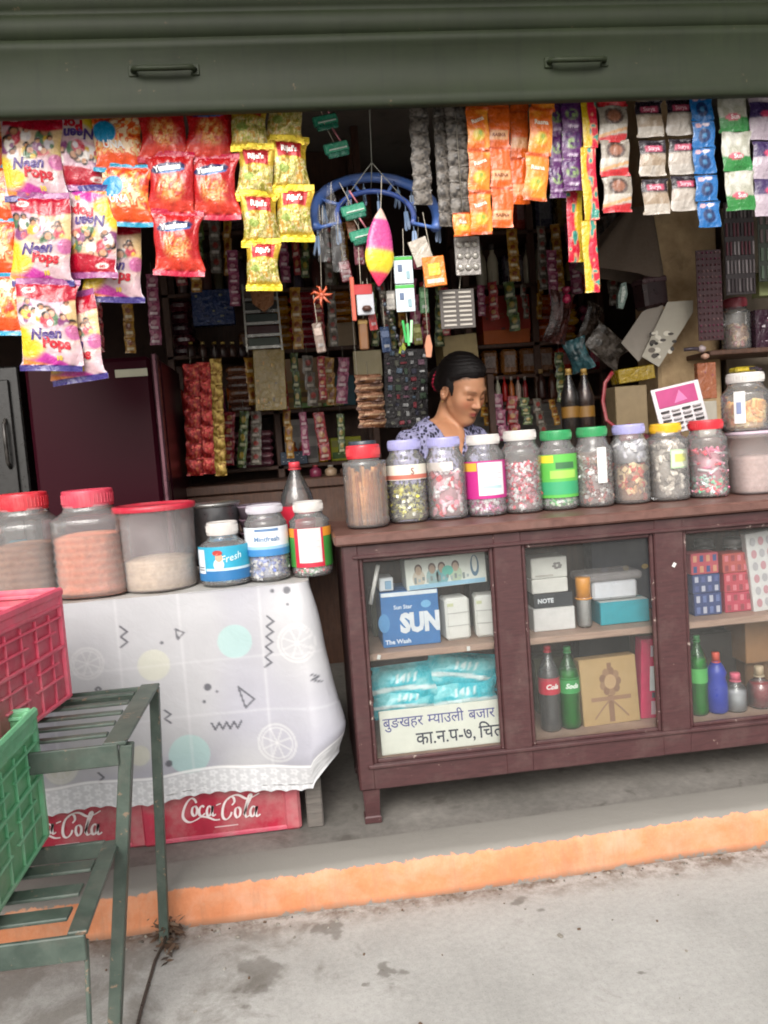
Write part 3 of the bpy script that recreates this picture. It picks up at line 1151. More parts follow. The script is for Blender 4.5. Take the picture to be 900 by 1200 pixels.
rbar('shelf_edge', (XL, 2.112, ZT - .016), (XR, 2.112, ZT - .016), 0.036, 0.010, (0, 1, 0))
rbar('shelf_edge', (XL, 1.376, ZL - .018), (XR - 0.016, 1.376, ZL - .018), 0.046, 0.010, (0, 1, 0))
rbar('shelf_edge', (XL, 1.72, ZL - .012), (XR - 0.06, 1.72, ZL - .012), 0.036, 0.010, (0, 1, 0))
for y in (1.755, 1.83, 1.905, 1.98, 2.05):
    rbar('slat', (XL, y, ZT + .003), (XR - .04, y, ZT + .003), 0.007, 0.022, (0, 1, 0))
for y in (1.45, 1.53, 1.62):
    rbar('slat', (XL, y, ZL + .003), (XR - .06, y, ZL + .003), 0.007, 0.040, (0, 1, 0))


def plastic_crate(label, c0, c1, x1, y0, y1, z0, ht, wd, rz=0.0):
    """a moulded crate whose right side shows: lattice of ribs, rim, hand hole"""
    lx, ly = wd, y1 - y0
    r_ = thing('plastic_crate', label, 'crate', (x1 - lx / 2, (y0 + y1) / 2, z0), (0, 0, rz))
    mb = MB()
    tl = 0.012
    # inner shell
    for s_ in (-1, 1):
        mb.box((s_ * (lx / 2 - .011), 0, ht / 2), (0.008, ly - .03, ht - .012), c1)
        mb.box((0, s_ * (ly / 2 - .011), ht / 2), (lx - .03, 0.008, ht - .012), c1)
    mb.box((0, 0, .008), (lx - .03, ly - .03, 0.008), c1)
    for sx in (-1, 1):                                   # corner posts
        for sy in (-1, 1):
            mb.box((sx * (lx / 2 - .013), sy * (ly / 2 - .013), ht / 2), (0.026, 0.026, ht - .004), c0, 0.006)
    rows = [0.010, 0.062, 0.098, 0.134, 0.172, 0.205, 0.232, 0.256]
    rows = [z_ * ht / 0.27 for z_ in rows]
    for ax in (0, 1):
        for s_ in (-1, 1):
            for i, z_ in enumerate(rows):
                big = i in (0, 3, 6, 7)
                d_ = 0.020 if big else 0.013
                th = 0.009 if big else 0.006
                if ax == 0:
                    if i in (1, 2, 4):                   # short ribs that stop and restart
                        for q in range(2):
                            yy = (-.25 + q * .5) * (ly - .06)
                            mb.box((s_ * (lx / 2 - d_ / 2), yy, z_ + .003 * q), (d_, (ly - .06) * (.44 - .1 * ((i + q) % 2)), th), c0, 0.002)
                    else:
                        mb.box((s_ * (lx / 2 - d_ / 2), 0, z_), (d_, ly - .03, th), c0, 0.002)
                else:
                    mb.box((0, s_ * (ly / 2 - d_ / 2), z_), (lx - .03, d_, th), c0, 0.002)
            nv = 5 if ax == 0 else 6
            for k in range(1, nv):
                q = (k / nv - .5)
                if ax == 0:
                    mb.box((s_ * (lx / 2 - .008), q * (ly - .02), ht * .43), (0.012, 0.005, ht * .78), c0, 0.0015)
                else:
                    mb.box((q * (lx - .02), s_ * (ly / 2 - .008), ht * .43), (0.006, 0.014, ht * .78), c0, 0.0015)
    # top rim band
    for s_ in (-1, 1):
        mb.box((s_ * (lx / 2 - .005), 0, ht - .008), (0.014, ly + .004, 0.022), c0, 0.005)
        mb.box((0, s_ * (ly / 2 - .005), ht - .008), (lx - .02, 0.014, 0.022), c0, 0.005)
        mb.box((s_ * (lx / 2 - .006), 0, ht * .925), (0.008, ly - .04, ht * .12), c0, 0.002)
        mb.box((0, s_ * (ly / 2 - .006), ht * .925), (lx - .04, 0.008, ht * .12), c0, 0.002)
    mb.build('crate_body', M_CRATE, r_)
    return r_


plastic_crate('dusty red plastic crate on the upper shelf of the green rack', h('#dc5870'), h('#c43e58'), -0.612, 1.70, 2.07, ZT + .012, 0.275, 0.46, R(-8))
plastic_crate('faded green plastic crate on the lower step of the metal rack', h('#6bb184'), h('#57a06c'), -0.585, 1.385, 1.755, ZL + .012, 0.285, 0.46)

# cord and leaf litter at the foot of the rack
p0, p1, p2, p3 = atz(196, 1088, 0.03), atz(182, 1125, 0.004), atz(166, 1180, 0.004), atz(140, 1290, 0.004)
mb = MB()
mb.tube([p0, (p0 + p1) / 2 + Vector((.006, 0, 0)), p1, p2, p3], 0.0045, 6, h('#3a332c'))
o = mb.build('cord', M_STEM)
tag(o, 'thin dark cord lying on the street beside the rack leg', 'cord')
mb = MB()
rs = random.Random(5)
for i in range(160):
    b0 = atz(198 + rs.gauss(0, 7), 1098 + rs.gauss(0, 14), 0)
    an, ln = rs.uniform(0, 6.28), rs.uniform(.006, .022)
    z0 = rs.random() ** 2 * 0.05
    d_ = Vector((math.cos(an), math.sin(an), rs.uniform(-.4, .4))) * ln
    wv = Vector((-math.sin(an), math.cos(an), .2)) * ln * .35
    c0 = Vector((b0.x, min(b0.y, 2.135), z0 + .003))
    mb.add([c0 - d_, c0 + wv, c0 + d_, c0 - wv], [[0, 1, 2, 3]], [h('#5a4636'), h('#6b5a4a'), h('#453a32')][i % 3])
o = mb.build('leaf_litter', M_PAPER)
o['kind'] = 'stuff'
tag(o, 'dry brown leaf litter heaped round the rear leg of the rack', 'litter')

# grit, crumbs of paint and scraps along the kerb foot and on the street
mb = MB()
rs = random.Random(41)
for i in range(160):
    near = rs.random() < .6
    x = rs.uniform(-.9, 1.7)
    y = KY - abs(rs.gauss(0, .035)) - .006 if near else rs.uniform(1.2, KY - .02)
    y += .03 * min(max((x - .2) / 1.1, 0), 1.2) if near else 0
    s_ = rs.uniform(.0015, .005) * (1.5 if rs.random() < .06 else 1)
    c_ = h(rs.choice(['#6a645c', '#8a857c', '#4f4a44', '#5a4636', '#98948c', '#7a756c']))
    mb.box((0, 0, 0), (s_ * 2, s_ * 1.4, s_), c_, s_ * .3, Matrix.Translation((x, y, s_ * .4)) @ Euler((rs.uniform(-.3, .3), rs.uniform(-.3, .3), rs.uniform(0, 6))).to_matrix().to_4x4())
o = mb.build('gravel', M_PAPER)
o['kind'] = 'stuff'
tag(o, 'fine grit and paint crumbs along the foot of the kerb', 'grit')
# ================================================================== hanging goods
HY = 2.52
rod = MB()
rod.tube([(OX0 + .01, HY, 2.43), (0.3, HY, 2.428), (OX1 - .01, HY, 2.43)], 0.007, 8, h('#5a5850'))
tag(rod.build('hanging_rod', M_METAL), 'long steel rod behind the shutter from which packets hang', 'rod')


def bag_part(name, W, H, T, paint, seed, seal=0.07, pinch=0.13, nu=44, nv=64, texts=(), back=(0.5, 0.5, 0.5), mat=None, parent=None, sag=0.0):
    """one sealed pillow bag, centre at the origin, front to -Y"""
    rs = np.random.RandomState(seed)
    o1, o2 = rs.rand() * 30, rs.rand() * 30
    ph = rs.rand(4) * 6

    def surf(u, v, sgn=-1, off=0.0):
        vv = np.clip((v - seal) / (1 - 2 * seal), 0, 1)
        e = np.sin(math.pi * vv) ** 0.55 * np.clip(1 - np.abs(2 * u - 1) ** 2.4, 0, 1) ** 0.75
        wv = 1 - pinch * np.sin(math.pi * vv) ** 0.6 + 0.012 * np.sin(v * 17 + ph[0])
        x = (u - .5) * W * wv + 0.006 * W / .15 * np.sin(v * 5 + ph[1]) * (vv > 0) * (vv < 1)
        wr = (vnoise(u * 5 + o1, v * 4 + o2, 1) - .5) * 0.45 + (np.abs(vnoise(u * 9 + o1, v * 6 + o2, 2) - .5) - .25) * 0.34
        near = np.exp(-np.minimum(vv, 1 - vv) * 7) * (vv > 0) * (vv < 1)
        wr = wr * e + near * 0.16 * np.sin(u * 26 + ph[2])
        y = T / 2 * (e + wr)
        fl = (vv <= 0) | (vv >= 1)
        wave = 0.006 * W / .15 * np.sin(u * 6 + ph[3])
        y = np.where(fl, 0.0012 + 0.0008 * np.sin(v * H * 900), y)
        z = (v - .5) * H - sag * (u - .5) ** 2
        return np.stack([x, sgn * (y + off) + wave * np.exp(-np.minimum(v, 1 - v) * 9), z], -1)
    mb = MB()
    T *= .8
    U_, V_ = np.meshgrid(np.linspace(0, 1, nu), np.linspace(0, 1, nv), indexing='ij')
    C_ = paint(U_, V_, W, H, rs)
    mb.grid(surf(U_, V_), C_, smooth=True)
    U2, V2 = np.meshgrid(np.linspace(0, 1, 14), np.linspace(0, 1, 20), indexing='ij')
    mb.grid(surf(U2, V2, 1), back, smooth=True, flip=True)
    fn = lambda Q: surf(Q[:, 0] / W + .5, Q[:, 1] / H + .5, -1, 0.0022)
    for tx in texts:
        put_text(mb, tx['s'], fn, tx['size'] * W, (tx['x'] * W, tx['y'] * H), tx.get('c', BLACK), tx.get('bold', 0.03), tx.get('shear', 0), 0, tx.get('a', 0), tx.get('sx', 1.0), arc=tx.get('arc', 0))
    return mb.build(name, mat or M_FILM, parent)


def pal(C, n_, cols, k0=0.18, k1=0.82):
    """break a noise field into printed patches"""
    m = len(cols)
    q = np.clip(((n_ - k0) / (k1 - k0) * m).astype(int), 0, m - 1)
    return np.asarray(cols)[q]


def p_neon(U, V, W, H, rs):
    o = rs.rand() * 20
    C = np.empty(U.shape + (3,))
    C[:] = h('#c8a8ae')
    C = mixc(C, h('#e2cf2c'), sstep(.42, .1, U + .25 * (vnoise(U * 4 + o, V * 4, 3) - .5)) * sstep(.55, .3, V))
    C = mixc(C, h('#d8c840'), sstep(.75, .95, U) * sstep(.25, .5, V) * .7)
    sw = V - (.20 - .13 * U)
    C = mixc(C, h('#b0308c'), sstep(.02, -.01, sw - .05 * np.sin(U * 5)))
    C = mixc(C, h('#b23a90'), sstep(1, .7, np.hypot((U - .92) / .16, (V - .42) / .10)) * .8)
    C = mixc(C, h('#d2b61f'), sstep(1, .6, np.hypot((U - .12) / .36, (V - .32) / .24)) * .95)
    C = mixc(C, h('#d2b61f'), sstep(1, .6, np.hypot((U - .9) / .14, (V - .62) / .12)) * .8)
    C = mixc(C, h('#e58a3c'), sstep(.0, -.03, sw + .055))
    pic = sstep(.46, .50, V + .05 * np.sin(U * 4.5))
    n1 = vnoise(U * 3 + o, V * 4 + o, 6)
    C = mixc(C, h('#d2b08a'), pic * sstep(.4, .6, n1) * .8)
    C = mixc(C, h('#caa0b4'), pic * sstep(.55, .35, n1) * .6)
    hx, sk, bd = [h('#241a18'), h('#4a2c1c'), h('#1c1418')], [h('#b98562'), h('#c8977a'), h('#9a6a4c')], [h('#dcd4cc'), h('#7a3a6a'), h('#d0a83a'), h('#b83a4a'), h('#e0d8d4'), h('#4a6a4a'), h('#c8c0c4')]
    for q in range(13):
        fx, fy = .06 + .88 * ((q * .37 + rs.rand() * .2) % 1.0), .49 + .25 * rs.rand()
        sz = .8 + .7 * rs.rand()
        E_ = lambda x, y, a, b: sstep(1.1, .8, np.hypot((U - x) / (a * sz), (V - y) / (b * sz))) * pic
        C = mixc(C, bd[(q + int(o)) % 7], E_(fx, fy - .05, .10, .065))
        C = mixc(C, bd[(q * 3 + int(o)) % 7], E_(fx + .05, fy - .07, .04, .03))
        C = mixc(C, hx[q % 3], E_(fx, fy + .018, .062, .036))
        C = mixc(C, sk[q % 3], E_(fx + .008, fy + .004, .042, .026))
    C = mixc(C, h('#a80f2a'), sstep(.755, .78, V - .03 * np.cos(U * 5)))
    C = mixc(C, h('#e6dcd6'), sstep(1, .85, np.hypot((U - .22) / .12, (V - .87) / .035)) * .9)
    C = mixc(C, h('#3a2f74'), sstep(.075, .065, V))
    C = mixc(C, h('#7a5a9a'), sstep(.93, .94, V) * .6)
    cl = np.hypot((U - .52) / .38, (V - .34 + .25 * (U - .5)) / .10)
    C = mixc(C, h('#cfc2bd'), sstep(1.15, .8, cl) * .8)
    return C


def p_orange(U, V, W, H, rs):
    o = rs.rand() * 20
    C = np.empty(U.shape + (3,))
    C[:] = h('#d6481f')
    n1 = vnoise(U * 6 + o, V * 6 + o, 6) * .6 + vnoise(U * 14 + o, V * 14, 7) * .4
    P_ = pal(C, n1, [h('#b8301a'), h('#e0601f'), h('#eea04a'), h('#e6c48a'), h('#d8551f'), h('#f0d8b0')], .25, .75)
    C = mixc(C, P_, sstep(.2, .3, V) * sstep(.92, .85, V) * .9)
    C = mixc(C, h('#1c86b4'), sstep(1, .9, np.hypot((U - .24) / .26, (V - .62) / .18)))
    C = mixc(C, h('#e0521f'), sstep(.26, .22, V - .06 * np.sin(U * 3.1)))
    C = mixc(C, h('#1f8fb2'), sstep(.085, .075, V))
    C = mixc(C, h('#1f8fb2'), sstep(.93, .94, V))
    return C


def p_red(U, V, W, H, rs):
    o = rs.rand() * 20
    C = np.empty(U.shape + (3,))
    C[:] = h('#ad1a1c')
    n1 = vnoise(U * 9 + o, V * 10 + o, 6) * .5 + vnoise(U * 22 + o, V * 22, 7) * .5
    P_ = pal(C, n1, [h('#b3401f'), h('#cf6a2a'), h('#dd9340'), h('#e2a95a'), h('#c45a28'), h('#e6c07a')], .25, .75)
    C = mixc(C, P_, sstep(1.05, .45, np.hypot((U - .5) / .38, (V - .44) / .27)) * .7)
    C = mixc(C, h('#d8442c'), sstep(.30, .22, V) * .6)
    bn = np.hypot((U - .46) / .40, (V - .735 - .10 * (U - .44)) / .085)
    C = mixc(C, h('#141c4c'), sstep(1.0, .92, bn))
    C = mixc(C, h('#2c62a0'), sstep(1.0, .92, np.hypot((U - .54) / .30, (V - .685 - .10 * (U - .44)) / .03)))
    C = mixc(C, h('#b5173a'), sstep(.09, .08, V))
    C = mixc(C, h('#b5173a'), sstep(.92, .93, V))
    return C


def p_gold(U, V, W, H, rs):
    o = rs.rand() * 20
    C = np.empty(U.shape + (3,))
    C[:] = h('#b8962a')
    n1 = vnoise(U * 9 + o, V * 9 + o, 6) * .5 + vnoise(U * 30 + o, V * 18, 7) * .5
    P_ = pal(C, n1, [h('#7a7a2a'), h('#b09a4a'), h('#cdbf86'), h('#9aa24a'), h('#d8c8a0'), h('#b88a3a')], .25, .75)
    C = mixc(C, P_, sstep(.14, .2, V) * sstep(.62, .56, V) * .85)
    C = mixc(C, h('#6f8a34'), sstep(1, .8, np.hypot((U - .3) / .17, (V - .42) / .08)) * .8)
    rd = sstep(.36, .33, np.abs(U - .5 + .1 * (V - .75))) * sstep(.62, .65, V + .2 * (U - .5) ** 2) * sstep(.90, .87, V)
    C = mixc(C, h('#a01c22'), rd)
    C = mixc(C, h('#d8bc2c'), sstep(.13, .12, V))
    C = mixc(C, h('#d8bc2c'), sstep(.91, .92, V))
    return C


PURP, NAVY, REDT = h('#4a3276'), h('#2a2450'), h('#b81c2c')
KINDS_ = {
    'neon': dict(W=.176, H=.266, T=.045, p=p_neon, seal=.065, pinch=.09, nu=56, nv=84, back=h('#c8b8c0'),
                 t=[dict(s='Neen', size=.24, x=-.06, y=-.10, c=PURP, shear=.3, bold=.035, a=.06), dict(s='Pops', size=.24, x=.10, y=-.20, c=REDT, bold=.05, a=-.08), dict(s='OFF', size=.06, x=-.28, y=.372, c=REDT), dict(s='10', size=.10, x=.12, y=-.36, c=h('#e0c23c'), bold=.05)]),
    'orange': dict(W=.150, H=.180, T=.045, p=p_orange, seal=.08, pinch=.12, back=h('#c84a20'),
                   t=[dict(s='UNA', size=.2, x=-.1, y=-.08, c=h('#e8e4e0'), bold=.03)]),
    'red': dict(W=.150, H=.192, T=.050, p=p_red, seal=.085, pinch=.16, back=h('#b51c20'),
                t=[dict(s='Yumkans', size=.158, x=-.05, y=.240, c=h('#efece8'), bold=.05, a=.13, sx=1.0)]),
    'gold': dict(W=.116, H=.168, T=.036, p=p_gold, seal=.11, pinch=.15, back=h('#b8962a'), mat=M_FOIL,
                 t=[dict(s="Rijal's", size=.2, x=0, y=.26, c=h('#eee6dc'), bold=.035)]),
}
_bags = {}


def snack_bag(kind, i, label, px, py, Y, group, tilt=0.0, turn=0.0, scale=1.0, name='snack_bag', flipv=False, swing=0.0):
    K = KINDS_[kind]
    key = (kind, i % 3)
    p = at(px, py, Y)
    if key not in _bags:
        o = bag_part(name, K['W'], K['H'], K['T'], K['p'], hash(kind) % 97 * 0 + len(kind) * 7 + i, K['seal'], K['pinch'], K.get('nu', 44), K.get('nv', 60), K['t'], K['back'], K.get('mat'))
        _bags[key] = o
    else:
        o = _bags[key].copy()
        col.objects.link(o)
    o.location = p
    o.rotation_euler = (swing, R(tilt) + (math.pi if flipv else 0), turn)
    o.scale = (scale,) * 3
    tag(o, label, 'snack bag', group)
    return o


G = 'pink and yellow snack bags hanging at the left'
snack_bag('neon', 0, 'topmost pink and yellow snack bag in the left column, its lettering upright', 40, 182, 2.50, G, 2, .06)
snack_bag('neon', 1, 'second pink and yellow snack bag down the left column, red band above cartoon print', 48, 281, 2.495, G, 3, -.05)
snack_bag('neon', 2, 'lowest front pink and yellow snack bag, bottom end of the left column', 58, 381, 2.49, G, 4, .05)
snack_bag('neon', 1, 'pink and yellow bag half hidden behind the lowest front bag', 86, 396, 2.535, G, -4, -.25)
snack_bag('neon', 2, 'topmost upside-down snack bag of the second column, red end down', 91, 170, 2.525, G, 4, .08, flipv=True)
snack_bag('neon', 0, 'lower upside-down snack bag of the second column, red end down', 102, 272, 2.515, G, 4, -.10, flipv=True)
snack_bag('neon', 1, 'pink and yellow snack bag under the orange and blue pair, purple hem down', 131, 302, 2.56, G, 2, .12)
G = 'orange snack bags with blue seals'
for i, (px, py, lb) in enumerate(((-13, 165, 'topmost orange and blue snack bag at the left edge, mostly cut off'), (-9, 229, 'second orange and blue snack bag down the left edge'), (-5, 292, 'third orange and blue snack bag down the left edge'), (1, 357, 'lowest orange and blue snack bag at the left edge'))):
    snack_bag('orange', i, lb, px, py, 2.545 - i * .006, G, 4, .1 - .08 * i)
snack_bag('orange', 1, 'upper orange and blue snack bag of the pair beside the red bags', 140, 166, 2.515, G, 3, .1)
snack_bag('orange', 2, 'lower orange and blue snack bag of the pair beside the red bags', 149, 229, 2.51, G, 4, -.05)
G = 'red chips bags hanging in two columns'
snack_bag('red', 0, 'topmost red chips bag of the longer red column, only its lower half below the shutter', 190, 152, 2.51, G, 3, .05)
snack_bag('red', 1, 'middle red chips bag of the longer red column', 199, 217, 2.505, G, 3.5, -.08)
snack_bag('red', 2, 'lowest red chips bag, hanging alone below the longer red column', 209, 285, 2.50, G, 4, .06)
snack_bag('red', 1, 'upper red chips bag of the shorter red column, cut off by the shutter', 244, 152, 2.515, G, 2.5, .12)
snack_bag('red', 2, 'lower red chips bag of the shorter red column, beside the gold packets', 252, 219, 2.51, G, 3, -.06)
G = 'gold packets with red name panels'
for i, (px, py, lb) in enumerate(((293, 145, 'topmost gold packet of the longer gold column'), (299, 202, 'second gold packet of the longer gold column'), (305, 257, 'third gold packet of the longer gold column'), (309, 310, 'lowest gold packet, pinched at the end of the longer gold column'))):
    snack_bag('gold', i, lb, px, py, 2.505 - i * .004, G, 3.5, .08 * (-1) ** i, 1 if i < 3 else .92, 'gold_packet')
for i, (px, py, lb) in enumerate(((333, 136, 'topmost gold packet of the shorter gold column'), (340, 193, 'middle gold packet of the shorter gold column, near the blue ring'), (346, 250, 'lowest gold packet of the shorter gold column, beside the blue ring'))):
    snack_bag('gold', i + 1, lb, px, py, 2.512 - i * .004, G, 4, -.1 * (-1) ** i, 1, 'gold_packet')


# ------------------------------------------------------------------ strips of sachets
def p_osachet(U, V, W, H, rs):
    o = rs.rand() * 20
    C = np.empty(U.shape + (3,))
    C[:] = h('#d2641c')
    C = mixc(C, h('#df8a2a'), sstep(.3, .7, vnoise(U * 3 + o, V * 3, 5)))
    C = mixc(C, h('#c8b43a'), sstep(1, .6, np.hypot((U - .5) / .34, (V - .36) / .17)) * .9)
    C = mixc(C, h('#7a9a34'), sstep(1, .6, np.hypot((U - .58) / .12, (V - .40) / .07)) * .8)
    C = mixc(C, h('#b84a16'), sstep(.93, .95, V) + sstep(.06, .04, V))
    return C


def p_oplain(U, V, W, H, rs):
    C = np.empty(U.shape + (3,))
    C[:] = h('#cf5c1c')
    C = mixc(C, h('#d8a878'), sstep(.13, .11, np.abs(V - .3)) * sstep(.46, .42, np.abs(U - .5)) * .8)
    C = mixc(C, h('#a83c14'), sstep(.025, .015, np.abs(V - .95)))
    return C


def p_purple(U, V, W, H, rs):
    o = rs.rand() * 20
    C = np.empty(U.shape + (3,))
    C[:] = h('#5a2a62')
    C = mixc(C, h('#7f9a5a'), sstep(1.05, .7, np.hypot((U - .5) / .36, (V - .6) / .2)) * .85)
    n1 = vnoise(U * 9 + o, V * 9 + o, 6)
    C = mixc(C, h('#4a2a5a'), sstep(.55, .6, n1) * sstep(.45, .5, V))
    C = mixc(C, h('#b7a0bb'), sstep(.05, .03, np.abs(V - .22)) * sstep(.3, .25, np.abs(U - .5)))
    return C


def p_coffee(U, V, W, H, rs):
    C = np.empty(U.shape + (3,))
    C[:] = h('#8d8478')
    C = mixc(C, h('#b4ada2'), sstep(.52, .48, V))
    r_ = np.hypot((U - .5) / .36, (V - .72) / .24)
    C = mixc(C, h('#4a3a34'), sstep(1, .9, r_))
    C = mixc(C, h('#8a5a44'), sstep(.7, .6, r_))
    C = mixc(C, h('#b82a30'), sstep(.17, .13, V - .1 * U))
    C = mixc(C, h('#c88a3a'), sstep(.06, .03, np.abs(V - .28 - .2 * (U - .5))) * .7)
    return C


def p_tan(U, V, W, H, rs):
    o = rs.rand() * 20
    C = np.empty(U.shape + (3,))
    C[:] = h('#241c24')
    low = sstep(.62, .60, V)
    C = mixc(C, h('#968470'), low)
    C = mixc(C, h('#b4aca2'), low * sstep(.30, .26, V))
    C = mixc(C, h('#a89c8e'), low * sstep(.55, .62, vnoise(U * 6 + o, V * 5, 4)) * .7)
    C = mixc(C, h('#b04a62'), sstep(.34, .3, np.abs(U - .52)) * sstep(.09, .07, np.abs(V - .76)))
    return C


def p_white2(U, V, W, H, rs):
    C = p_tan(U, V, W, H, rs)
    low = sstep(.62, .60, V)
    return mixc(C, h('#b2aca6'), low * .6)


def p_blue(U, V, W, H, rs):
    C = np.empty(U.shape + (3,))
    C[:] = h('#1c609e')
    r_ = np.hypot((U - .5) / .3, (V - .45) / .3)
    C = mixc(C, h('#1a2f5a'), sstep(1, .85, r_))
    C = mixc(C, h('#3a6f9a'), sstep(.4, .3, r_))
    C = mixc(C, h('#c8a0a8'), sstep(1, .8, np.hypot((U - .25) / .15, (V - .85) / .1)))
    C = mixc(C, h('#d0c0c8'), sstep(1, .8, np.hypot((U - .6) / .2, (V - .88) / .07)))
    return C


def p_green(U, V, W, H, rs):
    o = rs.rand() * 20
    C = np.empty(U.shape + (3,))
    C[:] = h('#a09f90')
    C = mixc(C, h('#bebcb2'), sstep(.4, .6, vnoise(U * 5 + o, V * 4, 4)))
    C = mixc(C, h('#2d7a3a'), sstep(.42, .38, V + .04 * np.sin(U * 9)))
    C = mixc(C, h('#c0586a'), sstep(1, .85, np.hypot((U - .45) / .28, (V - .37) / .09)))
    return C


def p_violet(U, V, W, H, rs):
    C = np.empty(U.shape + (3,))
    C[:] = h('#a89aa4')
    C = mixc(C, h('#3a2a54'), sstep(.55, .6, V))
    C = mixc(C, h('#b03a5a'), sstep(1, .85, np.hypot((U - .6) / .25, (V - .68) / .1)))
    return C


def p_grey(U, V, W, H, rs):
    o = rs.rand() * 20
    C = np.empty(U.shape + (3,))
    C[:] = h('#4a443e')
    n1 = vnoise(U * 4 + o, V * 4 + o, 6) * .5 + vnoise(U * 9 + o, V * 9, 7) * .5
    C = mixc(C, h('#6e675f'), sstep(.5, .65, n1))
    C = mixc(C, h('#2a2522'), sstep(.42, .36, n1))
    return C


def p_yr(U, V, W, H, rs):
    o = rs.rand() * 20
    C = np.empty(U.shape + (3,))
    C[:] = h('#c4a41a')
    C = mixc(C, h('#c21a34'), sstep(.42, .52, U + .12 * np.sin(V * 8 + o)))
    n1 = vnoise(U * 4 + o, V * H * 60 + o, 6)
    C = mixc(C, h('#d88a6a'), sstep(.62, .68, n1) * sstep(.4, .5, U))
    C = mixc(C, h('#3a8a7a'), sstep(.74, .78, n1) * sstep(.4, .5, U))
    return C


def p_yr_small(U, V, W, H, rs):
    return p_yr(1 - U * .9, V, W, H, rs)


_sm = {}


def sachet_strip(label, group, cat, paint, items, wpx, hpx, Y, T=0.012, mat=None, texts=(), part='sachet', seal=.06, pinch=.03, tilt=0.0, turn=0.0, nu=20, nv=24, loop=False):
    """a perforated strip: items are the photo centres of its sachets from the top down"""
    k = ppm(Y)
    W_, H_ = wpx / k, hpx / k
    pt = [at(x, y, Y) for x, y in items]
    top = Vector((pt[0].x, Y, 2.425))
    r_ = thing('sachet_strip' if part == 'sachet' else 'packet_strip', label, cat, tuple(pt[0]), (0, 0, turn), group)
    key = (paint.__name__, round(W_, 3), round(H_, 3))
    for i, p in enumerate(pt):
        kk = key + (i % 2,)
        if kk not in _sm:
            o = bag_part(part, W_, H_ * .995, T, paint, len(_sm) * 3 + 11, seal, pinch, nu, nv, texts, paint(np.array([[.5]]), np.array([[.5]]), W_, H_, np.random.RandomState(1))[0, 0], mat)
            _sm[kk] = o
        else:
            o = _sm[kk].copy()
            col.objects.link(o)
        o.parent = r_
        rel = p - pt[0]
        o.location = (rel.x, -0.001 * i, rel.z)
        o.rotation_euler = (0, R(tilt), 0)
    if loop:
        mb = MB()
        mb.tube([(0, 0, H_ / 2 - .004), (0, .004, H_ / 2 + .05)], 0.0012, 5, h('#8a8478'))
        mb.build('string', M_THREAD, r_)
    elif pt[0].z + H_ / 2 < 2.42:                   # hanging loop up to the rod
        mb = MB()
        mb.tube([(0, 0, H_ / 2 - .004), (top.x - pt[0].x, HY - Y, 2.425 - pt[0].z)], 0.0012, 5, h('#8a8478'))
        mb.build('string', M_THREAD, r_)
    return r_


def col_pts(x0, y0, x1, y1, n_):
    return [(x0 + (x1 - x0) * i / max(n_ - 1, 1), y0 + (y1 - y0) * i / max(n_ - 1, 1)) for i in range(n_)]


WT = lambda s, y=.2, sz=.26, c_=h('#e8dccb'), a=.0: [dict(s=s, size=sz, x=0, y=y, c=c_, bold=.03, a=a)]
G = 'orange sachet strips'
sachet_strip('orange sachet strip with slanted white name, next to the grey strips', G, 'sachet strip', p_osachet, col_pts(558, 102, 563, 250, 4), 26, 49, 2.49, texts=WT('Rasna', .2, .26, a=.35), tilt=2)
sachet_strip('longer plain orange sachet strip with pale boxes of print, second of the orange strips', G, 'sachet strip', p_oplain, col_pts(582, 102, 588, 243, 4), 26, 47, 2.505, texts=WT('RASNA', -.2, .2, h('#8a4a20')), tilt=2)
sachet_strip('narrow orange sachet strip hanging behind the short front one', G, 'sachet strip', p_oplain, col_pts(607, 102, 609, 212, 3), 22, 54, 2.53, tilt=1)
sachet_strip('short orange sachet strip slanting to the left, beside the purple sachets', G, 'sachet strip', p_osachet, col_pts(638, 102, 628, 208, 3), 28, 54, 2.49, texts=WT('Rasna'), tilt=6)
sachet_strip('single small orange sachet peeping out below the grey lumpy strip', G, 'sachet strip', p_osachet, [(543, 263)], 24, 27, 2.50, texts=WT('Ras', .1))
G = 'grey bubble strips'
sachet_strip('grey bubble strip hanging alone just right of the blue ring', G, 'blister strip', p_grey, col_pts(489, 112, 495, 232, 8), 22, 17.5, 2.53, 0.014, M_BUBBLE, part='bubble', tilt=3)
sachet_strip('narrow dark grey bubble strip, middle of the three grey ones', G, 'blister strip', p_grey, col_pts(514, 112, 522, 258, 10), 16, 16.5, 2.54, 0.014, M_BUBBLE, part='bubble', tilt=3)
sachet_strip('widest grey bubble strip with a blue band, touching the orange sachets', G, 'blister strip', p_grey, col_pts(533, 110, 541, 242, 8), 26, 19, 2.52, 0.018, M_BUBBLE, part='bubble', tilt=3)
G = 'purple sachet strips'
sachet_strip('thin purple sachet strip partly behind its neighbour', G, 'sachet strip', p_purple, col_pts(652, 106, 653, 214, 4), 20, 36, 2.52, tilt=1)
sachet_strip('wide purple sachet strip with green print, beside the yellow and red ribbon', G, 'sachet strip', p_purple, col_pts(670, 104, 671, 206, 4), 25, 35, 2.505, tilt=1, texts=WT('Fruit', -.3, .2, h('#cdbcd0')))
sachet_strip('long yellow and red ribbon strip hanging lowest of all the strips', 'yellow and red ribbon strips', 'candy strip', p_yr, col_pts(690, 130, 692, 301, 3), 18, 84, 2.49, 0.008, seal=.01, pinch=0, part='ribbon', nv=60)
sachet_strip('short yellow and red ribbon strip below the purple sachets', 'yellow and red ribbon strips', 'candy strip', p_yr_small, [(670, 183), (674, 265)], 19, 84, 2.545, 0.008, seal=.01, pinch=0, part='ribbon', nv=60, tilt=2)
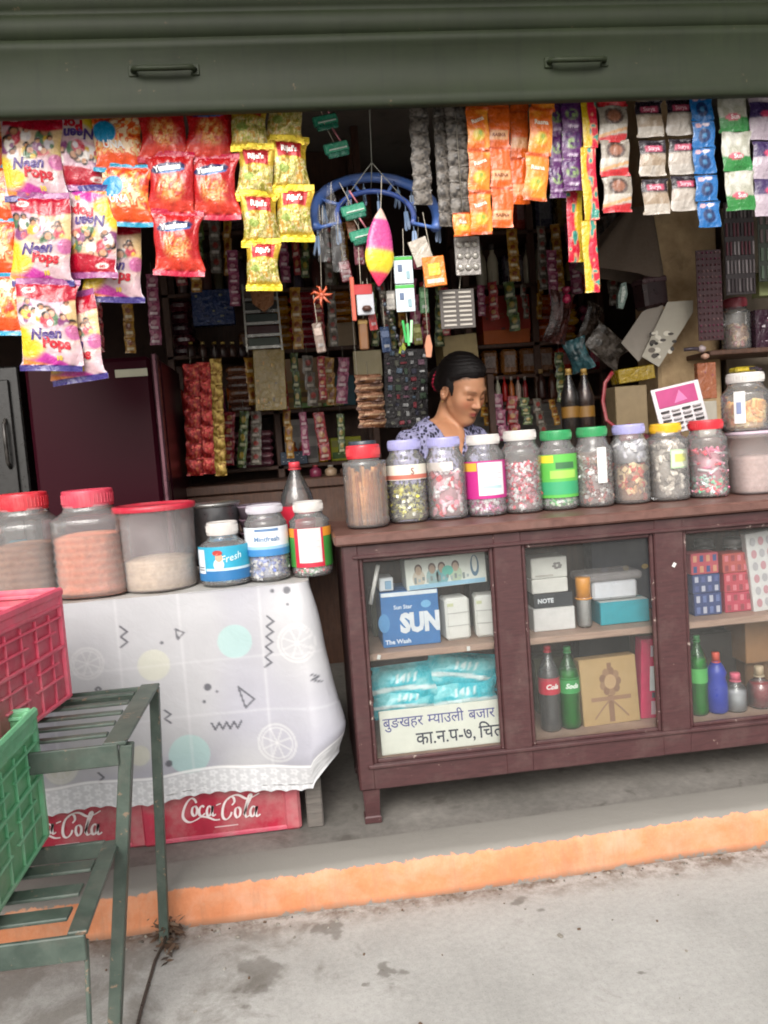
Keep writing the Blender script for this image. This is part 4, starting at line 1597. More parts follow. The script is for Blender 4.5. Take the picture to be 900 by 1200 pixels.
sachet_strip('strip of coffee packets with round cup pictures and red hems', 'hanging packet strips', 'packet strip', p_coffee, [(717, 104), (718, 146), (720, 186), (723, 228)], 36, 42, 2.50, 0.02, part='packet', seal=.07, pinch=.05)
G = 'black topped pouch strips'
sachet_strip('strip of black topped tan pouches, left of the two such strips', G, 'packet strip', p_tan, [(761, 98), (761, 140), (764, 186), (768, 231)], 33, 41, 2.50, 0.02, part='packet', seal=.06, pinch=.04, texts=WT('Surya', .26, .2, h('#e0b0bc')))
sachet_strip('strip of black topped whitish pouches, right of the two such strips', G, 'packet strip', p_white2, [(795, 96), (796, 138), (799, 184), (801, 227)], 33, 41, 2.505, 0.02, part='packet', seal=.06, pinch=.04, texts=WT('Surya', .26, .2, h('#e0b0bc')))
sachet_strip('strip of bright blue sachets with dark round pictures', 'hanging packet strips', 'sachet strip', p_blue, [(821, 96), (822, 127), (824, 158), (825, 189), (827, 221), (830, 252)], 28, 30, 2.49, 0.010)
sachet_strip('strip of green and white packets with red ovals', 'hanging packet strips', 'packet strip', p_green, [(858, 86), (859, 132), (863, 178), (867, 224)], 37, 46, 2.50, 0.022, part='packet', seal=.06, pinch=.04, texts=WT('Sun', -.13, .2, h('#ecd8d8')))
sachet_strip('purple and white packet strip cut off by the right edge', 'hanging packet strips', 'packet strip', p_violet, [(892, 98), (894, 142), (897, 188), (899, 232)], 34, 44, 2.51, 0.02, part='packet', seal=.06, pinch=.04)

# ------------------------------------------------------------------ blue peg ring with trinkets
RY = 2.60
c0 = at(440, 252, RY)
ring = thing('peg_ring', 'blue plastic clothes peg ring hung up as a trinket hanger', 'hanger', tuple(c0))
Rr = (at(511, 250, RY).x - at(366, 250, RY).x) / 2
ztop = at(440, 205, RY).z - c0.z
mb = MB()
# a hoop seen from just below its plane: tilted about X
tl = R(52)


def hoop(a, r_):
    x, y = r_ * math.cos(a), r_ * math.sin(a)
    return Vector((x, y * math.cos(tl), y * math.sin(tl)))


HBL = h('#4466a8')
A0, A1 = R(-24), R(196)
mb.tube([hoop(A0 + (A1 - A0) * i / 40, Rr) for i in range(41)], 0.0125, 8, HBL, flat=1.4)
mb.tube([hoop(A0 + (A1 - A0) * i / 30, Rr * .62) for i in range(31)], 0.009, 6, h('#3a549a'))
for i in range(6):
    a = A0 + (A1 - A0) * (i + .02) / 5.04
    mb.tube([hoop(a, Rr * .62), hoop(a, Rr)], 0.006, 6, HBL)
mb.build('hoop', M_LID, ring)
mb = MB()
up = Vector((0, 0, 2.425 - c0.z))
for i in range(3):
    a = R(20) + i * R(70)
    mb.tube([hoop(a, Rr * .62), Vector((0, 0, .16))], 0.0013, 5, h('#8a8a80'))
mb.tube([Vector((0, 0, .16)), Vector((0, HY - RY, up.z))], 0.0015, 5, h('#8a8a80'))
mb.build('cord', M_THREAD, ring)
pegm = MB()
PC = h('#7f97b8')
for s_ in (-1, 1):
    pegm.prism([(s_ * .001, .03), (s_ * .006, .028), (s_ * .008, .004), (s_ * .011, -.022), (s_ * .007, -.030), (s_ * .003, -.012), (s_ * .001, .0)], 0.007, PC)
pegm.tube([(0, 0, .028), (0, 0, .055)], 0.0015, 6, PC)
peg = None
PEGS = []
for i in range(14):
    a = R(-18) + R(210) * i / 13
    p = hoop(a, Rr if i % 3 else Rr * .62)
    if peg is None:
        peg = pegm.build('peg', M_PLASTIC, ring)
        o = peg
    else:
        o = peg.copy()
        col.objects.link(o)
    o.location = p - Vector((0, 0, .06))
    o.rotation_euler = (0, 0.12 * math.sin(i * 2.3), i * .7)
    PEGS.append(p + c0 - Vector((0, 0, .09)))


def hung(name, label, cat, px, py, Y, mb, mat, string_to=None, group=None, rot=(0, 0, 0), extra=None):
    """a trinket whose origin is its photo centre; string_to = photo point its thread reaches"""
    p = at(px, py, Y)
    r_ = thing(name, label, cat, tuple(p), rot, group)
    mb.build('body', mat, r_)
    if extra:
        extra(r_)
    if string_to:
        q = at(*string_to, Y) - p
        s_ = MB()
        s_.tube([(0, 0, 0.005), tuple(q)], 0.0011, 5, h('#b0a898'))
        s_.build('string', M_THREAD, r_)
    return r_


k = ppm(2.56)
# oval candy packet seen almost edge-on
mb = MB()
n = 26
prof = []
for i in range(n):
    v_ = i / (n - 1)
    prof.append((max(.002, 16 / k * math.sin(math.pi * v_) ** .8 * (1 + .25 * (v_ < .5) * math.sin(2 * math.pi * v_))), (v_ - .5) * 88 / k))
cols = [mixc(mixc(np.array(h('#c84a8a')), h('#e2c832'), np.array(sstep(.5, .42, i / (n - 1)))), h('#d8305a'), np.array(sstep(.22, .15, i / (n - 1)))) for i in range(n)]
cols = [h('#d8b8a8') if i > n * .82 else c_ for i, c_ in enumerate(cols)]
mb.lathe(prof, 20, np.array(cols), smooth=True, ay=.35)
hung('candy_packet', 'oval pink and yellow candy packet hanging from the front of the blue ring', 'packet', 445, 290, 2.53, mb, M_FILM, (439, 205), rot=(0, R(6), .25))
mb = MB()
for i, z_ in enumerate((18, -14)):
    mb.box((0, 0, z_ / k), (22 / k, .004, 31 / k), h('#c2cfd6'), .0015, fc={'-y': h('#c9d4da')})
    mb.box((0, -.001, (z_ + 13) / k), (22 / k, .0045, 4 / k), h('#4aa648'), .001)
    mb.box((-4 / k, -.003, (z_ + 2) / k), (5 / k, .003, 8 / k), h('#5a6a86'), .001)
    mb.box((5 / k, -.003, (z_ - 6) / k), (4 / k, .003, 9 / k), h('#8aa8b0'), .001)
hung('blister_pair', 'pair of white and green blister cards pegged under the ring', 'blister card', 474, 335, 2.55, mb, M_CARD, (472, 268))
mb = MB()
mb.box((0, 0, 0), (26 / k, .005, 34 / k), h('#d2701f'), .002, fc={'-y': h('#d87a24')})
mb.box((0, -.0025, 2 / k), (14 / k, .003, 14 / k), h('#d8b83a'), .001)
mb.box((0, -.0028, -11 / k), (20 / k, .003, 5 / k), h('#e6d2b8'), .001)
mb.box((-6 / k, .001, 26 / k), (22 / k, .003, 30 / k), h('#a89f92'), .001, M=Matrix.Rotation(R(-14), 4, 'Y'))
hung('sachet', 'single orange sachet with a grey paper tag at the right of the ring', 'sachet', 509, 318, 2.54, mb, M_FILM, (500, 248), rot=(0, R(-4), 0))
for i, (px, py, lb) in enumerate(((381, 141, 'topmost green folded packet on the cord above the ring'), (394, 173, 'middle green folded packet, just above the blue hoop'), (414, 246, 'green folded packet inside the ring, white seam showing'), (424, 275, 'lowest green folded packet, inside the ring behind the candy packet'))):
    mb = MB()
    mb.box((0, 0, 0), (30 / k, .012, 12 / k), h('#2f7d63'), .004, fc={'-y': h('#3a8f70')})
    mb.box((0, -.004, -8 / k), (26 / k, .010, 6 / k), h('#276a54'), .003)
    mb.box((1 / k, -.006, -2 / k), (22 / k, .006, 1.6 / k), h('#b8c8bc'), .0005)
    mb.tube([(8 / k, 0, 4 / k), (2 / k, 0, 22 / k)], .003, 6, h('#b8707a'))
    hung('green_packet', lb, 'packet', px, py, 2.585, mb, M_FILM, (px - 9, py - 34), 'green folded packets on a cord', rot=(0, R(-14), .2))
mb = MB()
for i in range(7):
    a = i * 2 * math.pi / 7
    mb.tube([(0, 0, 0), (9 / k * math.cos(a), -.004, 9 / k * math.sin(a)), (13 / k * math.cos(a + .2), .0, 13 / k * math.sin(a + .2) - .004)], [.006, .004, .0015], 6, h('#b8512c'))
mb.lathe([(.001, -.012), (.010, -.004), (.010, .005), (.001, .012)], 10, h('#a8431f'))
hung('rubber_toy', 'small orange rubber toy with splayed legs on a long thread', 'toy', 377, 346, 2.58, mb, M_LID, (374, 240))
mb = MB()
mb.box((4 / k, 0, -4 / k), (20 / k, .006, 26 / k), h('#a8aab0'), .002, fc={'-y': h('#aeb0b6')})
mb.box((2 / k, -.001, 12 / k), (22 / k, .0065, 12 / k), h('#a8262a'), .002)
mb.lathe([(4 / k, -3 / k), (6 / k, 0), (4 / k, 3 / k)], 10, h('#4a2a20'), Matrix.Translation((5 / k, -.006, -10 / k)))
mb.box((-10 / k, 0, 2 / k), (5 / k, .008, 50 / k), h('#b8523c'), .002)
hung('toy_card', 'red and white toy card hanging below the ring on the left side', 'toy', 424, 352, 2.57, mb, M_CARD, (420, 290))
mb = MB()
mb.box((0, 0, 0), (11 / k, .012, 36 / k), h('#6a4420'), .004)
mb.box((0, -.001, 14 / k), (11.5 / k, .0125, 5 / k), h('#8a6a2c'), .002)
hung('incense_tube', 'brown incense tube dangling under the toy card', 'tube', 426, 392, 2.60, mb, M_CARD, (425, 330))
mb = MB()
for i in range(9):
    mb.lathe([(.001, -.008), (.007, -.003), (.007, .003), (.001, .008)], 8, [h('#2a2c38'), h('#4a4438'), h('#38424c')][i % 3], Matrix.Translation((i * 2.9 / k, .001 * (-1) ** i, -i * 9.4 / k)))
    if i:
        mb.tube([((i - 1) * 2.9 / k, 0, -(i - 1) * 9.4 / k), (i * 2.9 / k, 0, -i * 9.4 / k)], .001, 4, h('#2a2c30'))
hung('bead_string', 'dark string of beads slanting below the candy packet', 'beads', 444, 338, 2.58, mb, M_PLASTIC, (441, 320))
mb = MB()
for i, c_ in enumerate((h('#2f9a4a'), h('#58b06a'), h('#a8d0a8'))):
    mb.box(((i - 1) * 4 / k, 0, -(i % 2) * 4 / k), (3 / k, .003, 26 / k), c_, .0008, M=Matrix.Rotation(R(6 * (i - 1)), 4, 'Y'))
hung('green_tassel', 'bright green tassel below the white blister pair', 'tassel', 478, 388, 2.57, mb, M_THREAD, (476, 366))
mb = MB()
mb.prism([(-.011, -.012), (.004, -.018), (.013, .004), (.006, .019), (-.006, .012)], .003, h('#8f9a28'))
hung('leaf_tag', 'lime green leaf shaped tag near the woman', 'tag', 471, 409, 2.60, mb, M_CARD, (476, 380))
mb = MB()
mb.prism([(-.010, -.036), (.006, -.038), (.012, -.004), (.006, .034), (-.004, .030), (-.012, .0)], .010, h('#b3795c'))
hung('doll_card', 'peach coloured tag on a thread beside the woman', 'tag', 502, 405, 2.60, mb, M_CARD, (497, 330))
for i, (px, py, w_, h_, lb) in enumerate(((378, 275, 14, 60, 'limp clear plastic bag pegged at the left of the ring'), (396, 285, 16, 64, 'longer clear plastic bag pegged next to the leftmost one'), (388, 240, 12, 44, 'short crumpled clear bag under the left rim of the ring'))):
    mb = MB()
    U_, V_ = np.meshgrid(np.linspace(-.5, .5, 10), np.linspace(-.5, .5, 16), indexing='ij')
    P_ = np.stack([U_ * w_ / k * (1 - .5 * sstep(.1, .5, V_)), .012 * (vnoise(U_ * 6 + i, V_ * 7, 3) - .5), V_ * h_ / k], 2)
    mb.grid(P_, (.7, .7, .7))
    P_ = P_.copy()
    P_[..., 1] += .01 * np.cos(U_ * 3.14) + .001
    mb.grid(P_, (.7, .7, .7))
    hung('plastic_bag', lb, 'plastic bag', px, py, 2.57, mb, M_CELLO, (px, py - h_ * .5 - 4), 'clear bags pegged to the ring')
mb = MB()
mb.box((0, 0, 0), (30 / k, .004, 44 / k), h('#8a8580'), .0015)
for i in range(3):
    for j in range(3):
        mb.lathe([(4.2 / k, 0), (3.6 / k, .006), (.001, .008)], 10, h('#a8a49c'), Matrix.Translation(((i - 1) * 9 / k, -.002, (j - 1) * 13 / k)) @ Matrix.Rotation(R(90), 4, 'X'))
hung('blister_card', 'silver blister card below the orange strips, round cells', 'blister card', 548, 300, 2.56, mb, M_FOIL, (546, 262), 'silver blister cards')
mb = MB()
mb.box((0, 0, 0), (42 / k, .004, 46 / k), h('#4a4440'), .0015)
for i in range(2):
    for j in range(8):
        mb.box(((i - .5) * 19 / k, -.003, (j - 3.5) * 5.4 / k), (15 / k, .004, 2.4 / k), h('#aaa49a'), .0008, M=Matrix.Translation((0, 0, 0)))
hung('blister_card', 'dark card of pale hair clips in two columns, above the woman', 'blister card', 536, 362, 2.60, mb, M_CARD, (540, 322), 'silver blister cards')

# a few more small packets crowd the ring
rs = random.Random(12)
EX = (('brown and pink beaded packet', 421, 297, 12, 26, '#6a3a44'), ('tiny white paper packet', 458, 352, 11, 22, '#a8a49c'), ('small maroon packet', 405, 318, 13, 24, '#5a2028'), ('small dark blue packet', 452, 398, 12, 30, '#22304a'),
      ('narrow rose packet', 489, 300, 10, 30, '#8a3a4c'), ('narrow clear green packet', 497, 352, 11, 30, '#3a5a3a'), ('small copper packet', 412, 268, 11, 22, '#7a4a2a'), ('small olive packet', 489, 392, 12, 24, '#5a5a2a'), ('tiny red and white striped packet', 436, 372, 10, 30, '#8a2a2a'), ('thin pale packet', 374, 396, 11, 34, '#7a6a60'))
for i, (nm, px, py, w_, h_, c_) in enumerate(EX):
    mb = MB()
    k = ppm(2.62)
    mb.box((0, 0, 0), (w_ / k, .008, h_ / k), h(c_), .003)
    mb.box((0, -.003, h_ / k * .2), (w_ / k * .8, .004, h_ / k * .25), tuple(np.array(h(c_)) * 1.7 + .05), .001)
    mb.box((0, -.003, -h_ / k * .25), (w_ / k * .6, .004, h_ / k * .12), tuple(np.array(h(c_)) * .4 + .15), .001)
    hung('small_packet', nm + ' dangling on a thread among the ring trinkets', 'packet', px, py, 2.60 + .01 * (i % 4), mb, M_FILM, (px - 1, py - h_ - 16), 'small packets crowding the ring', rot=(0, R(rs.uniform(-8, 8)), rs.uniform(-.5, .5)))
# ================================================================== jars on the counter and on the table
M_FILL = printed('loose_food', 0.75, 0.35, 60, 0.6, 90, 0.006)
M_LABEL = printed('label_paper', 0.45, 0.1, 25, 0.05, 30, 0.001)
FN_CYL = lambda R_, zc=0.0: (lambda Q: np.stack([R_ * np.sin(Q[:, 0] / R_), -R_ * np.cos(Q[:, 0] / R_), Q[:, 1] + zc], 1))


def candies(mb, Rj, z0, z1, cols, size, n_, seed, kind='candy'):
    cols = [tuple(np.clip(np.array(c_) * 1.6 + .02, 0, .85)) for c_ in cols]
    size *= 1.18
    """a heap of wrapped pieces against the jar wall and across the top of the heap"""
    rs = random.Random(seed)
    mb.lathe([(Rj * .70, z0 + .004), (Rj * .74, z1 - size * 1.2), (Rj * .5, z1 - size * .6), (.002, z1 - size * .5)], 14, tuple(np.mean(np.array(cols), 0) * .6))
    for i in range(n_):
        top = rs.random() < .22
        a = rs.uniform(0, 2 * math.pi)
        rr = (Rj - size * .55) * (rs.random() ** .5 if top else rs.uniform(.86, 1.0))
        z = z1 - size * rs.uniform(.2, .9) if top else rs.uniform(z0 + size * .4, z1 - size * .3)
        M = Matrix.Translation((rr * math.cos(a), rr * math.sin(a), z)) @ Euler((rs.uniform(0, 6), rs.uniform(0, 6), rs.uniform(0, 6))).to_matrix().to_4x4()
        c_ = cols[rs.randrange(len(cols))]
        c2 = cols[rs.randrange(len(cols))]
        if kind == 'candy':      # twisted wrapper: flared ends, thick middle
            s_ = size
            mb.lathe([(s_ * .34, -s_ * .75), (s_ * .10, -s_ * .45), (s_ * .36, -s_ * .22), (s_ * .38, s_ * .2), (s_ * .10, s_ * .45), (s_ * .33, s_ * .75)], 6, np.array([c2, c2, c_, c_, c2, c2]), M, smooth=False, ay=.7)
        elif kind == 'pillow':
            mb.box((0, 0, 0), (size * .95, size * .4, size * .8), c_, size * .15, M, fc={'+y': c2})
        elif kind == 'ball':
            mb.lathe([(.001, -size * .5), (size * .38, -size * .3), (size * .5, 0), (size * .38, size * .3), (.001, size * .5)], 8, c_, M)
        elif kind == 'roll':
            mb.lathe([(size * .22, -size), (size * .22, size)], 6, c_, M)


def jar(label, px, pyb, pyt, wpx, Y, lid, fills=None, lab=None, group=None, lidh=.10, neck=.80, sq=0.0, shoulder=.74, body=None, name='candy_jar', ribs=True, turn=0.0, lid2=None, cat='jar', base=None, wt=1.0, extra=None, Z=None):
    """a clear plastic jar standing on its base at photo (px, pyb); wpx wide, its top at pyt"""
    k = ppm(Y)
    z0 = Z if Z is not None else at(px, pyb, Y).z
    zt = at(px, pyt, Y).z
    H_ = zt - z0
    Rj = wpx / k / 2
    p = at(px, (pyb + pyt) / 2, Y)
    r_ = thing(name, label, cat, (p.x - 0.5 * H_ * 0.0, Y, z0), (0, 0, turn), group)
    bh = H_ * (1 - lidh)
    mb = MB()
    pr_ = [(Rj * .86, .001), (Rj * .97, H_ * .025), (Rj, H_ * .07)]
    m_ = 15
    for i in range(m_):
        f_ = i / (m_ - 1)
        z = H_ * (.10 + (shoulder - .10) * f_)
        rib = .965 if (ribs and i % 2) else 1.0
        pr_.append((Rj * (wt + (1 - wt) * (1 - f_)) * rib, z))
    sh_ = pr_[-1][0]
    for f_ in (.25, .5, .75, 1.0):
        pr_.append((sh_ + (Rj * neck * .94 - sh_) * math.sin(f_ * math.pi / 2) ** 1.6, H_ * shoulder + (bh - .012 - H_ * shoulder) * f_))
    pr_.append((Rj * neck * .94, bh))
    mb.lathe(pr_, 28, (.8, .8, .8), sq=sq, ct=False)
    mb.build('body', body or M_JAR, r_)
    if lid is not None:
        mb = MB()
        n_ = 40
        rl = Rj * neck
        lp = [(rl * .99, bh - .006), (rl, bh - .003), (rl, H_ - .006), (rl * .985, H_ - .002), (rl * .93, H_), (rl * .90, H_ - .003), (.002, H_ - .003)]
        mb.lathe(lp, n_, lid, ct=False, cb=False)
        for i in range(n_):
            a = 2 * math.pi * i / n_
            mb.box((rl * math.cos(a), rl * math.sin(a), (bh + H_) / 2 - .004), (.0022, .0022, (H_ - bh) * .62), lid)
        mb.build('lid', M_LID, r_)
        if lid2 is not None:
            mb = MB()
            mb.lathe([(rl * .82, H_ - .001), (rl * .82, H_ + .010), (rl * .78, H_ + .012), (.002, H_ + .011)], 28, lid2, cb=False, ct=False)
            mb.build('lid_cap', M_LID, r_)
    for f in fills or ():
        mb = MB()
        f(mb, Rj * .95, H_)
        o = mb.build('filling', M_CANDY if getattr(f, 'wrapped', True) else M_FILL, r_)
        o['kind'] = 'stuff'
    if lab:
        mb = MB()
        lab(mb, Rj + .0012, H_)
        mb.build('label', M_LABEL, r_)
    if extra:
        extra(r_, Rj, H_)
    return r_


def F(cols, size, n_, top, seed, kind='candy', z0=.03):
    def f(mb, Rj, H_):
        candies(mb, Rj, H_ * z0, H_ * top, cols, size, n_, seed, kind)
    f.wrapped = True
    return f


def powder(c0, c1, top, rough=.004, sq=0.0, layers=0):
    def f(mb, Rj, H_):
        cs, pr_ = [], []
        m_ = 16
        for i in range(m_):
            q = i / (m_ - 1)
            cs.append(tuple(np.array(c0) * (1 - (i % 2) * .6) + np.array(c1) * (i % 2) * .6))
            pr_.append((Rj * (.97 if layers and i % 2 else 1.0), .006 + (H_ * top - .006) * q))
        pr_.append((Rj * .6, H_ * top + .006))
        pr_.append((.002, H_ * top + .010))
        cs += [c0, c1]
        mb.lathe(pr_, 26, np.array(cs), sq=sq, ct=False)
    f.wrapped = False
    return f


def band(z0, z1, a0, a1, c_, dr=0.0, n_=20):
    """a paper band on the jar from angle a0 to a1 (0 = towards the street)"""
    def b(mb, R_, H_):
        th = np.linspace(a0, a1, n_)
        P = np.array([[((R_ + dr) * math.sin(t_), -(R_ + dr) * math.cos(t_), H_ * z) for z in np.linspace(z0, z1, 6)] for t_ in th])
        mb.grid(P, c_)
    return b


def words(s, x, z, size, c_, **kw):
    def b(mb, R_, H_):
        put_text(mb, s, FN_CYL(R_ + .0014, H_ * z), size, (x, 0), c_, **kw)
    return b


def labels(*bs):
    def f(mb, R_, H_):
        for b in bs:
            b(mb, R_, H_)
    return f


JY = 2.60
CT = CZ1 + .001
GJ = 'clear candy jars in a row along the cabinet top'
LAV, LIDW, LIDG, LIDR, LIDY = h('#9a98c6'), h('#c4c0bc'), h('#2c8a52'), h('#c22834'), h('#d8a81c')


def sticks(mb, Rj, H_):
    rs = random.Random(3)
    for i in range(90):
        a = rs.uniform(0, 6.28)
        rr = Rj * rs.uniform(.75, .95)
        x, y = rr * math.cos(a), rr * math.sin(a)
        mb.tube([(x, y, .01), (x * .96 + rs.uniform(-.006, .006), y * .96, H_ * rs.uniform(.55, .76))], .0055, 5, [h('#b8743c'), h('#c98a50'), h('#a8622e')][i % 3])
    mb.lathe([(Rj * .72, .008), (Rj * .72, H_ * .66)], 12, h('#8a5428'))


sticks.wrapped = False
jar('bulging jar of orange snack sticks with a red lid capped in black', 428, 612, 521, 52, JY - .06, LIDR, [sticks], None, GJ, lidh=.14, neck=.76, shoulder=.80, lid2=h('#2a3440'), Z=CT)
jar('jar with lavender lid holding yellow and black candies under a white and red band', 476, 608, 515, 48, JY, LAV, [F([h('#c8b848'), h('#d8cc80'), h('#2a2a24'), h('#8a8434'), h('#e0d8b0')], .017, 260, .44, 1)],
    labels(band(.52, .70, -1.5, 1.5, h('#d8d2c4')), band(.53, .58, -1.5, 1.5, h('#b86a5a'), .0006), words('S', .012, .62, .03, h('#7a2a24'))), GJ, Z=CT)
jar('jar with lavender lid and loose pink sweets, right of the yellow candy jar', 522, 604, 512, 48, JY, LAV, [F([h('#c87a8a'), h('#d8a0aa'), h('#b02a3a'), h('#dcc8cc')], .022, 130, .60, 2, 'pillow')],
    labels(band(.60, .70, -1.2, .2, h('#d8ccc4'))), GJ, shoulder=.70, sq=.25, Z=CT)
jar('jar wrapped in a magenta label with a white paper panel', 568, 600, 509, 49, JY, LIDW, [F([h('#b03a7a'), h('#d08ab0'), h('#8a2450'), h('#e0c0d0')], .017, 120, .24, 3)],
    labels(band(.22, .68, -1.55, 1.55, h('#b42a7c')), band(.56, .66, -1.5, -.6, h('#d8a83a'), .0006), band(.26, .66, -.55, .75, h('#dcd8da'), .0008), band(.34, .38, -.35, .6, h('#a8c4c8'), .0012), band(.46, .47, -.4, .6, h('#b8b8be'), .0012), band(.52, .53, -.4, .6, h('#b8b8be'), .0012)), GJ, Z=CT)
jar('unlabelled jar of red, white and pink candies with a dull white lid', 611, 597, 504, 48, JY, LIDW, [F([h('#b82a40'), h('#d8ccc8'), h('#d88a98'), h('#e0d8d4'), h('#8a1c30')], .017, 300, .60, 4)], None, GJ, Z=CT)
jar('jar with green lid and a bright green label', 653, 592, 504, 46, JY, LIDG, [F([h('#3a9a4a'), h('#a8d0a0'), h('#2a7a5a'), h('#d0e0d0')], .017, 130, .25, 5)],
    labels(band(.16, .70, -1.55, 1.55, h('#5aae4a')), band(.60, .69, -1.5, -.5, h('#d8cc3a'), .0006), band(.20, .36, -1.5, 1.5, h('#3a9a6a'), .0006), band(.52, .60, -.4, .6, h('#3a6a44'), .0008), band(.40, .50, -.7, .7, h('#9ac85a'), .0008)), GJ, Z=CT)
jar('jar with green lid holding brown, red and silver candies', 695, 588, 500, 47, JY, LIDG, [F([h('#5a2a24'), h('#8a3a34'), h('#cfc4bc'), h('#d8d0c8'), h('#7a6a60')], .018, 260, .62, 6)],
    labels(band(.30, .74, -.15, .35, h('#d6d6d2'))), GJ, shoulder=.68, neck=.76, Z=CT)
jar('jar with lavender lid half full of tan wrappers, foil above', 738, 585, 497, 47, JY, LAV, [F([h('#b08a60'), h('#c8a880'), h('#6a4a34'), h('#a84a3a')], .024, 110, .50, 7, 'pillow'), F([h('#a8a8b0'), h('#c8c8cc'), h('#808088')], .022, 60, .80, 17, 'pillow', z0=.5)], None, GJ, Z=CT)
jar('jar with yellow lid and a pale green sticker on grey sweets', 781, 582, 496, 49, JY, LIDY, [F([h('#8a8278'), h('#aaa296'), h('#c0b8ac'), h('#6a645c')], .024, 140, .78, 8, 'pillow')],
    labels(band(.42, .66, -.25, .85, h('#a8c4a0')), band(.44, .64, -.2, .8, h('#cfd4b4'), .0006), band(.50, .60, -.05, .65, h('#b8bc6a'), .001)), GJ, sq=.3, neck=.74, shoulder=.78, Z=CT)
jar('jar with red lid holding pink, green and white candy sticks', 828, 578, 492, 50, JY, LIDR, [F([h('#c83a4a'), h('#d88a9a'), h('#dcd4d4'), h('#b85a78')], .018, 110, .62, 9, 'roll'), F([h('#6ab08a'), h('#a8d0b8'), h('#c84a5a')], .020, 60, .28, 10)], None, GJ, Z=CT)

# cloudy tub at the end of the row and the wide jar standing on it
k = ppm(JY)


def tub(label, px, pyb, pyt, wt, wb, Y, c_, lid=None, fill=None, name='storage_tub', sq=0.0, group=None, Z=None, mat=None):
    k = ppm(Y)
    z0 = Z if Z is not None else at(px, pyb, Y).z
    H_ = at(px, pyt, Y).z - z0
    p = at(px, (pyb + pyt) / 2, Y)
    r_ = thing(name, label, 'tub', (p.x, Y, z0), (0, 0, 0), group)
    rb, rt = wb / k / 2, wt / k / 2
    mb = MB()
    mb.lathe([(rb * .95, .001), (rb, .008)] + [(rb + (rt - rb) * f, H_ * f) for f in (.15, .4, .7, .94)] + [(rt * 1.03, H_ * .95), (rt * 1.03, H_ - .004 if lid is not None else H_)], 36, c_, ct=False, sq=sq)
    mb.build('body', mat or M_TUB, r_)
    if lid is not None:
        mb = MB()
        mb.lathe([(rt * 1.05, H_ - .012), (rt * 1.065, H_ - .004), (rt * 1.05, H_ + .004), (rt * .96, H_ + .006), (rt * .93, H_ + .001), (.002, H_ + .002)], 40, lid, cb=False, ct=False, sq=sq)
        mb.build('lid', M_LID, r_)
    if fill:
        mb = MB()
        fill(mb, rb * .965, H_)
        o = mb.build('filling', M_FILL, r_)
        o['kind'] = 'stuff'
    return r_, H_


t_, th_ = tub('pinkish cloudy tub at the right end of the jar row', 882, 574, 509, 62, 54, JY, (.8, .75, .77), None, powder(h('#c0a49c'), h('#c8b0a8'), .62), sq=.35, Z=CT)
mb = MB()
R_ = 30.5 / k
mb.lathe([(R_ * 1.04, 0), (R_ * 1.06, .006), (R_ * 1.02, .012), (.002, .012)], 32, h('#b8a8b4'), sq=.35)
o = mb.build('lid', M_LID, t_)
o.location.z = th_
jar('wide jar of orange snacks with a white lid, standing on the cloudy tub', 874, 508, 437, 58, JY, LIDW, [F([h('#cf8a4a'), h('#d89a5c'), h('#c07a3c'), h('#dca870')], .032, 90, .50, 12, 'pillow')],
    labels(band(.14, .68, -1.0, -.55, h('#d4d2d0')), band(.30, .5, -.9, -.7, h('#7a86a8'), .0006)), None, lidh=.14, neck=.74, shoulder=.62, name='snack_jar', Z=CT + th_ + .013)
mb = MB()
a_ = at(870, 427, JY)
mb.box((0, 0, 0), (.075, .05, .020), h('#8a7a20'), .006, fc={'-y': h('#a8921f')})
mb.box((.025, -.002, .002), (.035, .052, .013), h('#2a2228'), .004)
mb.box((.036, 0, -.002), (.05, .04, .010), h('#3a2c38'), .004)
hh = CT + th_ + .013 + (at(874, 437, JY).z - (CT + th_ + .013))
o = mb.build('snack_packet', M_FILM, None, loc=(a_.x, JY, hh + .010))
tag(o, 'small yellow and black packet lying on the white lid of the snack jar', 'packet')

# blister card of toys leaning behind the jars
mb = MB()
k2 = ppm(2.74)
w_, h_ = 62 / k2, 58 / k2
mb.box((0, 0, 0), (w_, .004, h_), h('#b8b4b8'), .0015, fc={'-y': h('#c6c2c4')})
mb.box((-.002, -.003, h_ * .26), (w_ * .82, .003, h_ * .38), h('#9a3a72'), .001, fc={'-y': h('#a2386c')})
mb.prism([(-w_ * .1, h_ * .12), (w_ * .05, h_ * .38), (w_ * .18, h_ * .15)], .003, h('#b86a98'), M=Matrix.Translation((0, -.0045, 0)))
for i in range(4):
    for j in range(5):
        mb.box(((i - 1.5) * w_ * .22, -.006, -h_ * .02 - j * h_ * .095), (w_ * .17, .010, h_ * .045), [h('#3a3638'), h('#9a9698')][(i + j) % 2], .002)
p = at(797, 478, 2.74)
o = mb.build('toy_blister_card', M_CARD, None, loc=p, rot=(R(-8), R(-9), 0))
tag(o, 'white and purple blister card leaning behind the yellow and red lidded jars', 'blister card')

